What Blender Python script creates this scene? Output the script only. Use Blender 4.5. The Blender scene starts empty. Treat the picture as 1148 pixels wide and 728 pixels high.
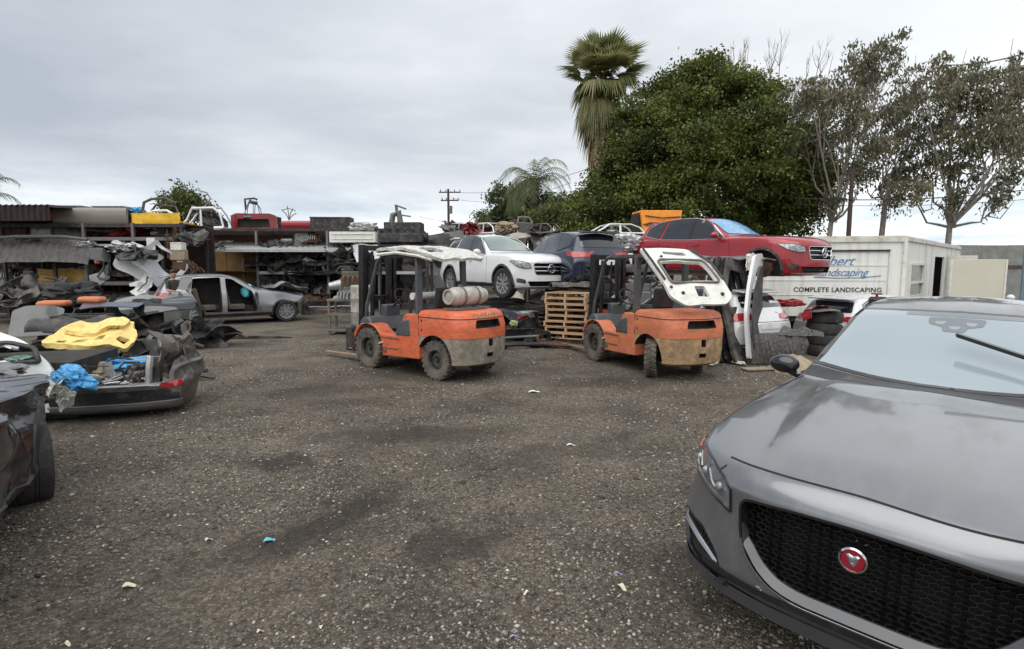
import bpy, bmesh, math, random
import numpy as np
from mathutils import Vector, Matrix, Euler, noise as mnoise
from mathutils.bvhtree import BVHTree
from mathutils.geometry import delaunay_2d_cdt
R = math.radians
PI = math.pi
rnd = random.Random(7)
scene = bpy.context.scene
COL = scene.collection
def lin(c):
 return tuple(((v/12.92) if v <= 0.04045 else ((v+0.055)/1.055)**2.4) for v in c)
def new_mat(name):
 m = bpy.data.materials.new(name)
 m.use_nodes = True
 nt = m.node_tree
 return m, nt, nt.nodes, nt.links, nt.nodes['Principled BSDF']
def N(nodes, t, **kw):
 n = nodes.new(t)
 for k, v in kw.items():
  if k in ('operation', 'blend_type', 'data_type', 'feature', 'noise_dimensions', 'interpolation', 'distance', 'sky_type', 'invert', 'clamp'):
   setattr(n, k, v)
  else:
   n.inputs[k].default_value = v
 return n
def ramp(nodes, stops, interp='LINEAR'):
 n = nodes.new('ShaderNodeValToRGB')
 cr = n.color_ramp
 cr.interpolation = interp
 while len(cr.elements) < len(stops):
  cr.elements.new(0.5)
 for e, (p, c) in zip(cr.elements, stops):
  e.position = p
  e.color = (c[0], c[1], c[2], 1) if len(c) == 3 else c
 return n
def mat(name, col, rough=0.5, metal=0.0, coat=0.0, var=0.15, vscale=3.0, dirt=None, dirt_amt=0.3, dscale=6.0,
  bump=0.0, bscale=40.0, spec=0.5, detail=6.0, rvar=0.1, alpha=None, trans=0.0, stretch=(1, 1, 1), ior=None, sheen=0.0):
 """weathered principled material: base colour varied by noise, blotches of dirt, fine bump"""
 m, nt, nodes, links, b = new_mat(name)
 tc = nodes.new('ShaderNodeTexCoord')
 mp = nodes.new('ShaderNodeMapping')
 mp.inputs['Scale'].default_value = stretch
 links.new(tc.outputs['Object'], mp.inputs['Vector'])
 n1 = N(nodes, 'ShaderNodeTexNoise', Scale=vscale, Detail=detail, Roughness=0.6)
 links.new(mp.outputs[0], n1.inputs['Vector'])
 lo = [max(0, c*(1-var)) for c in col]
 hi = [min(1, c*(1+var)) for c in col]
 r1 = ramp(nodes, [(0.3, lo), (0.7, hi)])
 links.new(n1.outputs['Fac'], r1.inputs['Fac'])
 last = r1.outputs['Color']
 if dirt is not None and dirt_amt > 0:
  n2 = N(nodes, 'ShaderNodeTexNoise', Scale=dscale, Detail=8.0, Roughness=0.7)
  links.new(mp.outputs[0], n2.inputs['Vector'])
  th = 0.68-0.4*dirt_amt
  r2 = ramp(nodes, [(max(0, th-0.08), (0, 0, 0)), (min(1, th+0.18), (1, 1, 1))])
  links.new(n2.outputs['Fac'], r2.inputs['Fac'])
  mul = N(nodes, 'ShaderNodeMath', operation='MULTIPLY')
  mul.inputs[1].default_value = min(1, 0.35+dirt_amt)
  links.new(r2.outputs['Color'], mul.inputs[0])
  mx = nodes.new('ShaderNodeMixRGB')
  links.new(mul.outputs[0], mx.inputs['Fac'])
  links.new(last, mx.inputs['Color1'])
  mx.inputs['Color2'].default_value = (*dirt, 1)
  last = mx.outputs['Color']
  ra = N(nodes, 'ShaderNodeMapRange')
  ra.inputs['To Min'].default_value = rough
  ra.inputs['To Max'].default_value = min(1, rough+0.35)
  links.new(mul.outputs[0], ra.inputs['Value'])
  links.new(ra.outputs[0], b.inputs['Roughness'])
  if coat:
   rc = N(nodes, 'ShaderNodeMapRange')
   rc.inputs['To Min'].default_value = coat
   rc.inputs['To Max'].default_value = 0.0
   links.new(mul.outputs[0], rc.inputs['Value'])
   links.new(rc.outputs[0], b.inputs['Coat Weight'])
 else:
  b.inputs['Roughness'].default_value = rough
  if coat:
   b.inputs['Coat Weight'].default_value = coat
 links.new(last, b.inputs['Base Color'])
 b.inputs['Metallic'].default_value = metal
 b.inputs['Specular IOR Level'].default_value = spec
 b.inputs['Coat Roughness'].default_value = 0.06
 if trans:
  b.inputs['Transmission Weight'].default_value = trans
 if ior:
  b.inputs['IOR'].default_value = ior
 if alpha is not None:
  b.inputs['Alpha'].default_value = alpha
 if sheen:
  b.inputs['Sheen Weight'].default_value = sheen
 if bump:
  n3 = N(nodes, 'ShaderNodeTexNoise', Scale=bscale, Detail=5.0)
  links.new(mp.outputs[0], n3.inputs['Vector'])
  bp = N(nodes, 'ShaderNodeBump', Strength=bump, Distance=0.01)
  links.new(n3.outputs['Fac'], bp.inputs['Height'])
  links.new(bp.outputs[0], b.inputs['Normal'])
 return m
DUST = (0.22, 0.19, 0.155)
MUD = (0.11, 0.09, 0.07)
M = {}
M['hero'] = mat('gunmetal_paint', (0.195, 0.202, 0.212), 0.33, 0.65, 1.0, 0.06, 2.0, (0.27, 0.27, 0.265), 0.26, 4.0, stretch=(.5, 1.6, 1))
M['blade'] = mat('satin_grey_trim', (0.085, 0.088, 0.092), 0.4, 0.5, 0.3, 0.05)
M['hero_plastic'] = mat('satin_dark_plastic', (0.022, 0.023, 0.025), 0.42, 0, 0, 0.1, dirt=DUST, dirt_amt=0.15)
M['black_gloss'] = mat('black_gloss', (0.012, 0.012, 0.013), 0.12, 0, 0.5, 0.1)
M['seam'] = mat('dark_gap', (0.006, 0.006, 0.006), 0.8)
M['void'] = mat('dark_inner_steel', (0.02, 0.019, 0.018), 0.85, dirt=(0.06, 0.05, 0.04), dirt_amt=0.4)
M['chrome'] = mat('brushed_chrome', (0.62, 0.62, 0.63), 0.16, 1.0, 0, 0.04)
M['satin'] = mat('satin_silver', (0.42, 0.43, 0.44), 0.32, 0.85, 0, 0.06, dirt=DUST, dirt_amt=0.12)
M['alloy'] = mat('alloy_wheel', (0.40, 0.41, 0.42), 0.35, 0.6, 0.2, 0.08, dirt=(0.09, 0.075, 0.06), dirt_amt=0.3)
M['alloy_dark'] = mat('steel_wheel', (0.055, 0.053, 0.05), 0.6, 0.3, 0, 0.2, dirt=DUST, dirt_amt=0.3)
M['rubber'] = mat('tyre_rubber', (0.022, 0.021, 0.021), 0.78, 0, 0, 0.25, dirt=(0.12, 0.105, 0.085), dirt_amt=0.28, dscale=9, bump=0.3, bscale=60)
M['rubber_dusty'] = mat('dusty_tyre_rubber', (0.04, 0.037, 0.034), 0.85, 0, 0, 0.25, dirt=(0.16, 0.135, 0.105), dirt_amt=0.62, dscale=5, bump=0.4, bscale=50)
M['plastic'] = mat('black_plastic', (0.02, 0.02, 0.021), 0.55, dirt=DUST, dirt_amt=0.3, bump=0.1)
M['plastic_dusty'] = mat('dusty_black_plastic', (0.035, 0.034, 0.033), 0.6, dirt=(0.17, 0.155, 0.135), dirt_amt=0.5, bump=0.2)
M['grey_plastic'] = mat('grey_plastic', (0.12, 0.12, 0.12), 0.6, dirt=DUST, dirt_amt=0.35, bump=0.1)
M['glass_dark'] = mat('tinted_glass', (0.012, 0.015, 0.018), 0.04, 0, 0.6, 0.1, spec=0.7, dirt=(0.10, 0.10, 0.095), dirt_amt=0.1, dscale=3)
M['glass_hero'] = mat('windscreen_glass', (0.26, 0.31, 0.34), 0.07, 0, 1.0, 0.04, 0.8, spec=0.9)
M['glass_band'] = mat('windscreen_shade_band', (0.13, 0.15, 0.165), 0.1, 0, 1.0, 0.05, 1, spec=0.8)
M['glass_clear'] = mat('greenish_screen_glass', (0.14, 0.18, 0.17), 0.06, 0, 0.8, 0.2, 2, spec=0.8, dirt=(0.3, 0.31, 0.3), dirt_amt=0.15, dscale=3)
M['glass_blue'] = mat('blue_taped_screen', (0.10, 0.30, 0.52), 0.25, 0, 0.4, 0.35, 6, spec=0.6, dirt=(0.35, 0.42, 0.46), dirt_amt=0.25)
M['lens'] = mat('headlamp_lens', (0.34, 0.36, 0.37), 0.08, 0.2, 1.0, 0.5, 14, dirt=(0.04, 0.04, 0.045), dirt_amt=0.4, dscale=22)
M['lens_red'] = mat('red_lens', (0.35, 0.012, 0.015), 0.15, 0, 0.9, 0.25, 12)
M['lens_amber'] = mat('amber_lens', (0.5, 0.11, 0.03), 0.2, 0, 0.7, 0.2, 12)
M['white_paint'] = mat('white_car_paint', (0.66, 0.67, 0.67), 0.3, 0, 0.7, 0.03, dirt=(0.36, 0.34, 0.31), dirt_amt=0.12, dscale=4)
M['red_paint'] = mat('red_car_paint', (0.30, 0.014, 0.022), 0.3, 0.25, 0.8, 0.1, dirt=(0.17, 0.07, 0.06), dirt_amt=0.15, dscale=4)
M['navy_paint'] = mat('navy_car_paint', (0.012, 0.018, 0.042), 0.25, 0.3, 0.9, 0.1, dirt=(0.07, 0.075, 0.085), dirt_amt=0.15)
M['silver_paint'] = mat('silver_car_paint', (0.26, 0.27, 0.285), 0.35, 0.55, 0.6, 0.06, dirt=(0.2, 0.18, 0.16), dirt_amt=0.22)
M['black_paint'] = mat('black_car_paint', (0.010, 0.010, 0.012), 0.25, 0.1, 0.8, 0.1, dirt=(0.09, 0.085, 0.075), dirt_amt=0.25)
M['black_wrinkled'] = mat('wrinkled_black_film', (0.012, 0.012, 0.013), 0.22, 0, 0.7, 0.2, dirt=(0.10, 0.10, 0.095), dirt_amt=0.18, bump=0.6, bscale=7)
M['bronze_paint'] = mat('grey_brown_car_paint', (0.075, 0.066, 0.062), 0.35, 0.5, 0.6, 0.08, dirt=(0.19, 0.16, 0.135), dirt_amt=0.3)
M['rust'] = mat('rusty_steel', (0.13, 0.065, 0.04), 0.85, 0.1, 0, 0.45, 8, dirt=(0.055, 0.035, 0.028), dirt_amt=0.45, bump=0.4)
M['dark_steel'] = mat('dark_painted_steel', (0.028, 0.027, 0.027), 0.6, 0.2, 0, 0.2, dirt=(0.13, 0.105, 0.085), dirt_amt=0.33)
M['grey_steel'] = mat('grey_steel', (0.17, 0.17, 0.165), 0.55, 0.4, 0, 0.2, dirt=(0.12, 0.085, 0.06), dirt_amt=0.3)
M['alu'] = mat('bare_aluminium', (0.42, 0.42, 0.41), 0.45, 0.7, 0, 0.15, 9, dirt=(0.14, 0.12, 0.1), dirt_amt=0.35)
M['zinc'] = mat('galvanised_steel', (0.42, 0.43, 0.43), 0.5, 0.3, 0, 0.18, 5, dirt=(0.22, 0.16, 0.12), dirt_amt=0.22)
M['fl_orange'] = mat('forklift_orange', (0.62, 0.125, 0.045), 0.5, 0, 0.15, 0.16, 4, dirt=(0.16, 0.085, 0.055), dirt_amt=0.36, dscale=7, stretch=(1, 1, 2.6), bump=0.2)
M['fl_orange_faded'] = mat('faded_forklift_orange', (0.58, 0.165, 0.075), 0.6, 0, 0.05, 0.16, 4, dirt=(0.24, 0.14, 0.08), dirt_amt=0.40, dscale=7, stretch=(1, 1, 2), bump=0.15)
M['fl_grey'] = mat('forklift_weight_grey', (0.27, 0.24, 0.195), 0.7, 0, 0, 0.25, 7, dirt=(0.11, 0.085, 0.06), dirt_amt=0.5, dscale=9, bump=0.4)
M['fl_tan'] = mat('forklift_weight_tan', (0.40, 0.255, 0.13), 0.7, 0, 0, 0.25, 7, dirt=(0.13, 0.095, 0.065), dirt_amt=0.5, dscale=9, bump=0.4)
M['fl_dark'] = mat('forklift_dark_grey', (0.07, 0.078, 0.085), 0.5, 0.1, 0, 0.12, dirt=(0.17, 0.15, 0.125), dirt_amt=0.25)
M['mast'] = mat('greasy_mast_steel', (0.016, 0.016, 0.017), 0.4, 0.4, 0, 0.3, dirt=(0.085, 0.06, 0.045), dirt_amt=0.3)
M['fork'] = mat('worn_fork_steel', (0.36, 0.27, 0.19), 0.5, 0.5, 0, 0.2, dirt=(0.16, 0.09, 0.05), dirt_amt=0.4)
M['letters'] = mat('worn_cream_letters', (0.52, 0.36, 0.24), 0.7, 0, 0, 0.3, 30, dirt=(0.5, 0.12, 0.05), dirt_amt=0.3, dscale=25)
M['tank'] = mat('propane_tank_paint', (0.47, 0.45, 0.41), 0.45, 0.1, 0, 0.08, dirt=(0.22, 0.18, 0.14), dirt_amt=0.4, dscale=7)
M['white_tube'] = mat('white_tube', (0.66, 0.66, 0.63), 0.4, dirt=(0.3, 0.27, 0.22), dirt_amt=0.2)
M['white_panel'] = mat('chipped_white_panel', (0.68, 0.68, 0.62), 0.45, 0, 0.1, 0.06, dirt=(0.27, 0.25, 0.2), dirt_amt=0.28, dscale=8, bump=0.25, bscale=14)
M['white_sheet'] = mat('crinkled_white_panel', (0.60, 0.60, 0.56), 0.5, 0, 0.1, 0.14, 9, dirt=(0.20, 0.19, 0.16), dirt_amt=0.42, dscale=16, bump=0.8, bscale=22)
M['wood'] = mat('pallet_wood', (0.50, 0.33, 0.19), 0.8, 0, 0, 0.3, 6, dirt=(0.26, 0.18, 0.12), dirt_amt=0.25, stretch=(1, 6, 6), bump=0.2)
M['plywood'] = mat('plywood', (0.36, 0.22, 0.09), 0.8, 0, 0, 0.25, 3, dirt=(0.14, 0.09, 0.05), dirt_amt=0.35, bump=0.1)
M['yellow_foam'] = mat('yellow_foam', (0.76, 0.58, 0.21), 0.8, 0, 0, 0.16, 8, dirt=(0.42, 0.28, 0.10), dirt_amt=0.34, bump=0.3, bscale=18)
M['yellow_box'] = mat('yellow_painted_box', (0.72, 0.43, 0.03), 0.6, 0, 0, 0.12, 5, dirt=(0.3, 0.16, 0.03), dirt_amt=0.25, bump=0.2)
M['orange_box'] = mat('orange_hopper', (0.85, 0.30, 0.03), 0.6, 0, 0, 0.1, 5, dirt=(0.35, 0.12, 0.03), dirt_amt=0.22)
M['orange_seat'] = mat('orange_cushion', (0.52, 0.17, 0.075), 0.75, 0, 0, 0.2, 7, dirt=(0.25, 0.1, 0.06), dirt_amt=0.25)
M['seat_black'] = mat('black_seat_cloth', (0.022, 0.022, 0.024), 0.8, 0, 0, 0.3, 9, dirt=(0.1, 0.09, 0.08), dirt_amt=0.25, bump=0.2)
M['tan_cloth'] = mat('tan_cloth', (0.30, 0.24, 0.165), 0.85, 0, 0, 0.2, 9, dirt=(0.17, 0.13, 0.1), dirt_amt=0.3, bump=0.3)
M['blue_plastic'] = mat('blue_plastic_sheet', (0.045, 0.26, 0.52), 0.4, 0, 0.2, 0.3, 9, bump=0.6, bscale=14)
M['cyan_plastic'] = mat('cyan_airbag_cloth', (0.12, 0.50, 0.58), 0.5, 0, 0, 0.25, 9, bump=0.4)
M['green_cloth'] = mat('green_cloth', (0.12, 0.22, 0.17), 0.7, 0, 0, 0.3, 9, dirt=(0.35, 0.4, 0.36), dirt_amt=0.2, bump=0.5, bscale=20)
M['wrap_plastic'] = mat('silver_wrap', (0.42, 0.42, 0.42), 0.25, 0.3, 0.3, 0.35, 7, dirt=(0.1, 0.1, 0.1), dirt_amt=0.3, bump=1.0, bscale=9)
M['maroon'] = mat('dark_red_paint', (0.22, 0.014, 0.02), 0.35, 0.1, 0.5, 0.15, dirt=(0.1, 0.05, 0.045), dirt_amt=0.3)
M['pewter'] = mat('pewter_truck_paint', (0.245, 0.225, 0.195), 0.4, 0.3, 0.4, 0.08, dirt=(0.18, 0.155, 0.13), dirt_amt=0.25)
M['brick'] = None
M['white_wall'] = mat('white_box_wall', (0.70, 0.70, 0.66), 0.55, 0, 0, 0.05, 1.2, dirt=(0.36, 0.31, 0.25), dirt_amt=0.30, dscale=2.6, stretch=(1.6, 1.6, .16))
M['cream_panel'] = mat('cream_door_panel', (0.56, 0.53, 0.43), 0.55, 0, 0, 0.05, 1.5, dirt=(0.4, 0.35, 0.27), dirt_amt=0.12, dscale=3)
M['blue_letters'] = mat('blue_sign_paint', (0.07, 0.17, 0.36), 0.6, dirt=(.5, .5, .47), dirt_amt=.22, dscale=9)
M['red_letters'] = mat('red_sign_paint', (0.42, 0.05, 0.05), 0.6)
M['black_letters'] = mat('black_sign_paint', (0.03, 0.03, 0.032), 0.6, dirt=(.5, .5, .47), dirt_amt=.22, dscale=9)
M['concrete'] = mat('weathered_concrete', (0.22, 0.225, 0.21), 0.9, 0, 0, 0.18, 2.5, dirt=(0.13, 0.13, 0.115), dirt_amt=0.35, dscale=3, bump=0.3)
M['blue_sheet'] = mat('blue_grey_sheet', (0.13, 0.185, 0.23), 0.6, 0, 0, 0.12, 2, dirt=(0.1, 0.11, 0.12), dirt_amt=0.2)
M['bark'] = mat('brown_bark', (0.14, 0.105, 0.075), 0.95, 0, 0, 0.35, 7, bump=0.8, bscale=25, stretch=(3, 3, 1))
M['pale_bark'] = mat('pale_gum_bark', (0.30, 0.27, 0.235), 0.9, 0, 0, 0.3, 4, dirt=(0.12, 0.095, 0.075), dirt_amt=0.35, stretch=(3, 3, 1))
M['palm_skirt'] = mat('dry_palm_skirt', (0.27, 0.20, 0.12), 0.95, 0, 0, 0.45, 9, stretch=(4, 4, 0.6))
M['pole'] = mat('creosoted_pole', (0.055, 0.042, 0.034), 0.9, 0, 0, 0.2)
M['cable'] = mat('black_cable', (0.02, 0.02, 0.02), 0.7)
M['skin'] = mat('skin', (0.34, 0.19, 0.13), 0.55, 0, 0, 0.06)
M['shirt'] = mat('dark_olive_shirt', (0.045, 0.045, 0.04), 0.9, 0, 0, 0.2)
M['trousers'] = mat('dark_trousers', (0.03, 0.032, 0.04), 0.9, 0, 0, 0.2)
M['hair'] = mat('black_hair', (0.012, 0.01, 0.009), 0.6)
M['badge_red'] = mat('badge_red', (0.30, 0.012, 0.03), 0.25, 0.2, 0.8)
M['label_white'] = mat('label_white', (0.7, 0.7, 0.68), 0.5)
M['hiviz'] = mat('lime_plastic', (0.42, 0.62, 0.14), 0.6)
class MB:
 def __init__(s):
  s.v = []; s.f = []; s.m = []
  s.T = Matrix.Identity(4); s.mi = 0
 def add(s, vs, fs):
  o = len(s.v)
  T = s.T
  s.v += [tuple(T @ Vector(p)) for p in vs]
  s.f += [tuple(i+o for i in f) for f in fs]
  s.m += [s.mi]*len(fs)
  return s
 def box(s, c, d, rot=(0, 0, 0), taper=1.0):
  E = Euler(rot).to_matrix()
  vs = []
  for sz in (-1, 1):
   t = taper if sz > 0 else 1
   for sx, sy in ((-1, -1), (1, -1), (1, 1), (-1, 1)):
    vs.append(tuple(E @ Vector((sx*d[0]/2*t, sy*d[1]/2*t, sz*d[2]/2)) + Vector(c)))
  return s.add(vs, [(0, 3, 2, 1), (4, 5, 6, 7), (0, 1, 5, 4), (1, 2, 6, 5), (2, 3, 7, 6), (3, 0, 4, 7)])
 def beam(s, a, b, w, h, up=(0, 0, 1)):
  a = Vector(a); b = Vector(b); d = (b-a).normalized()
  u = Vector(up); r = d.cross(u)
  if r.length < 1e-4: r = d.cross(Vector((1, 0, 0)))
  r.normalize(); u = r.cross(d)
  vs = []
  for p in (a, b):
   for i, j in ((-1, -1), (1, -1), (1, 1), (-1, 1)):
    vs.append(tuple(p+r*(i*w/2)+u*(j*h/2)))
  return s.add(vs, [(0, 1, 2, 3), (7, 6, 5, 4), (0, 4, 5, 1), (1, 5, 6, 2), (2, 6, 7, 3), (3, 7, 4, 0)])
 def tube(s, path, r, n=8, closed=False, caps=True):
  P = [Vector(p) for p in path]
  k = len(P)
  rs = r if isinstance(r, (list, tuple)) else [r]*k
  vs = []; fs = []
  pu = None
  for i, p in enumerate(P):
   if closed:
    d = (P[(i+1) % k]-P[i-1]).normalized()
   else:
    d = (P[min(i+1, k-1)]-P[max(i-1, 0)]).normalized()
   if pu is None:
    u = d.cross(Vector((0, 0, 1)))
    if u.length < 0.1: u = d.cross(Vector((1, 0, 0)))
   else:
    u = pu-d*pu.dot(d)
   u.normalize(); pu = u
   w = d.cross(u)
   for j in range(n):
    a = 2*PI*j/n
    vs.append(tuple(p+(u*math.cos(a)+w*math.sin(a))*rs[i]))
  kk = k if closed else k-1
  for i in range(kk):
   for j in range(n):
    a = i*n+j; b = i*n+(j+1) % n
    c = ((i+1) % k)*n+(j+1) % n; d = ((i+1) % k)*n+j
    fs.append((a, b, c, d))
  if caps and not closed:
   fs.append(tuple(range(n-1, -1, -1)))
   fs.append(tuple((k-1)*n+j for j in range(n)))
  return s.add(vs, fs)
 def cyl(s, a, b, r, n=16, r2=None):
  return s.tube([a, b], [r, r if r2 is None else r2], n)
 def lathe(s, prof, n=32, axis='Y', c=(0, 0, 0), closed=True):
  """prof: (radius, offset along axis)"""
  vs = []; fs = []
  k = len(prof)
  for j in range(n):
   a = 2*PI*j/n
   for r, o in prof:
    p = (r*math.cos(a), o, r*math.sin(a)) if axis == 'Y' else ((o, r*math.cos(a), r*math.sin(a)) if axis == 'X' else (r*math.cos(a), r*math.sin(a), o))
    vs.append((p[0]+c[0], p[1]+c[1], p[2]+c[2]))
  kk = k if closed else k-1
  for j in range(n):
   for i in range(kk):
    a = j*k+i; b = j*k+(i+1) % k
    c2 = ((j+1) % n)*k+(i+1) % k; d = ((j+1) % n)*k+i
    fs.append((a, d, c2, b) if axis != 'Z' else (a, b, c2, d))
  return s.add(vs, fs)
 def prism(s, poly, lo, hi, axis='Y'):
  """poly 2D in the two other axes (x,z for Y; x,y for Z; y,z for X)"""
  def P(q, h):
   return (q[0], h, q[1]) if axis == 'Y' else ((q[0], q[1], h) if axis == 'Z' else (h, q[0], q[1]))
  n = len(poly)
  vs = [P(q, lo) for q in poly]+[P(q, hi) for q in poly]
  fs = [tuple(range(n)), tuple(range(2*n-1, n-1, -1))]
  for i in range(n):
   j = (i+1) % n
   fs.append((i, i+n, j+n, j))
  return s.add(vs, fs)
 def grid(s, fn, nu, nv, thick=0):
  vs = []; fs = []
  for i in range(nu+1):
   for j in range(nv+1):
    vs.append(tuple(fn(i/nu, j/nv)))
  for i in range(nu):
   for j in range(nv):
    a = i*(nv+1)+j
    fs.append((a, a+nv+1, a+nv+2, a+1))
  if thick:
   V = np.array(vs).reshape(nu+1, nv+1, 3)
   du = np.gradient(V, axis=0); dv = np.gradient(V, axis=1)
   nn = np.cross(du, dv); nn /= (np.linalg.norm(nn, axis=2, keepdims=True)+1e-9)
   B = (V-nn*thick).reshape(-1, 3)
   o = len(vs)
   vs += [tuple(p) for p in B]
   fs += [tuple(o+q for q in reversed(f)) for f in list(fs)]
   W = nv+1
   for i in range(nu):
    a, b = i*W, (i+1)*W
    fs.append((a, a+o, b+o, b)); a += nv; b += nv
    fs.append((a, b, b+o, a+o))
   for j in range(nv):
    a, b = j, j+1
    fs.append((a, b, b+o, a+o)); a += nu*W; b += nu*W
    fs.append((a, a+o, b+o, b))
  return s.add(vs, fs)
 def ico(s, c, r, sub=2, sc=(1, 1, 1)):
  bm = bmesh.new()
  bmesh.ops.create_icosphere(bm, subdivisions=sub, radius=r)
  vs = [(v.co.x*sc[0]+c[0], v.co.y*sc[1]+c[1], v.co.z*sc[2]+c[2]) for v in bm.verts]
  fs = [tuple(v.index for v in f.verts) for f in bm.faces]
  bm.free()
  return s.add(vs, fs)
 def deform(s, fn):
  s.v = [tuple(fn(Vector(p))) for p in s.v]
  return s
 def build(s, name, mats, parent=None, smooth=35, bevel=0, seg=2, fixn=True):
  me = bpy.data.meshes.new(name)
  me.from_pydata(s.v, [], s.f)
  if not isinstance(mats, (list, tuple)): mats = [mats]
  for m in mats: me.materials.append(m)
  if len(mats) > 1:
   me.polygons.foreach_set('material_index', s.m)
  if fixn:
   bm = bmesh.new(); bm.from_mesh(me)
   bmesh.ops.recalc_face_normals(bm, faces=bm.faces)
   bm.to_mesh(me); bm.free()
  o = bpy.data.objects.new(name, me)
  COL.objects.link(o)
  if parent is not None: o.parent = parent
  if smooth:
   me.shade_smooth()
   me.set_sharp_from_angle(angle=R(smooth))
  if bevel:
   md = o.modifiers.new('bevel', 'BEVEL')
   md.width = bevel; md.segments = seg; md.limit_method = 'ANGLE'; md.angle_limit = R(40)
   md.harden_normals = False
  return o
def tag(o, label=None, cat=None, group=None, kind=None):
 if label: o['label'] = label
 if cat: o['category'] = cat
 if group: o['group'] = group
 if kind: o['kind'] = kind
 return o
def thing(name, label, cat, loc=(0, 0, 0), rz=0, group=None, rot=None, sc=1.0):
 o = bpy.data.objects.new(name, None)
 o.empty_display_size = 0.2
 COL.objects.link(o)
 o.location = loc
 o.rotation_euler = rot if rot else (0, 0, rz)
 if sc != 1.0: o.scale = (sc, sc, sc) if not isinstance(sc, tuple) else sc
 if name.endswith('_wall'): o['kind'] = 'thing'
 return tag(o, label, cat, group)
def kids(o): return [c for c in bpy.data.objects if c.parent == o]
def copy_tree(o, parent=None):
 c = o.copy(); COL.objects.link(c); c.parent = parent
 for ch in CH(o): copy_tree(ch, c)
 return c
def CH(o): return list(o.children)
def place(o, loc, rot, label=None, group=None, sc=None):
 o.location = loc; o.rotation_euler = rot
 if label: o['label'] = label
 if group: o['group'] = group
 if sc: o.scale = (sc, sc, sc) if not isinstance(sc, tuple) else sc
 return o
def text_mesh(txt, size, depth=0.004, shear=0.0, bold=False, spacing=1.0, align='CENTER'):
 cu = bpy.data.curves.new('txt', 'FONT')
 cu.body = txt; cu.size = size; cu.extrude = depth/2; cu.shear = shear
 cu.align_x = align; cu.align_y = 'CENTER'; cu.space_character = spacing
 if bold: cu.offset = size*0.018
 cu.resolution_u = 4
 o = bpy.data.objects.new('txt', cu); COL.objects.link(o)
 dg = bpy.context.evaluated_depsgraph_get()
 me = bpy.data.meshes.new_from_object(o.evaluated_get(dg))
 vs = [tuple(v.co) for v in me.vertices]; fs = [tuple(p.vertices) for p in me.polygons]
 bpy.data.objects.remove(o); bpy.data.curves.remove(cu); bpy.data.meshes.remove(me)
 return vs, fs
def nz(p, s=1.0, seed=0.0):
 return mnoise.noise(Vector((p[0]*s+seed, p[1]*s+seed*1.7, p[2]*s-seed)))
def nzv(p, s=1.0, seed=0.0):
 return Vector((nz(p, s, seed), nz(p, s, seed+31.4), nz(p, s, seed+77.7)))
CAM_F, CAM_H, CAM_P = 620.0, 1.85, math.atan(64/620.0)
def at(px, py, Y):
 """world point that stands at distance Y ahead in the direction of a photo pixel"""
 u = (px-574)/CAM_F; v = (364-py)/CAM_F
 c, s = math.cos(CAM_P), math.sin(CAM_P)
 t = Y/(c+v*s)
 return Vector((u*t, Y, CAM_H+(v*c-s)*t))
def atg(px, py, z=0.0):
 u = (px-574)/CAM_F; v = (364-py)/CAM_F
 c, s = math.cos(CAM_P), math.sin(CAM_P)
 t = (z-CAM_H)/(v*c-s)
 return Vector((u*t, (c+v*s)*t, z))
def pchip(xs, ys, x):
 xs = np.array(xs, float); ys = np.array(ys, float); x = np.asarray(x, float)
 if xs[0] > xs[-1]: xs = xs[::-1]; ys = ys[::-1]
 h = np.diff(xs); d = np.diff(ys)/h
 m = np.zeros(len(xs)); m[0] = d[0]; m[-1] = d[-1]
 for i in range(1, len(xs)-1):
  if d[i-1]*d[i] <= 0: m[i] = 0
  else:
   w1 = 2*h[i]+h[i-1]; w2 = h[i]+2*h[i-1]
   m[i] = (w1+w2)/(w1/d[i-1]+w2/d[i])
 k = np.clip(np.searchsorted(xs, x)-1, 0, len(h)-1)
 t = np.clip((x-xs[k])/h[k], 0, 1)
 h00 = 2*t**3-3*t**2+1; h10 = t**3-2*t**2+t; h01 = -2*t**3+3*t**2; h11 = t**3-t**2
 return h00*ys[k]+h10*h[k]*m[k]+h01*ys[k+1]+h11*h[k]*m[k+1]
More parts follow.
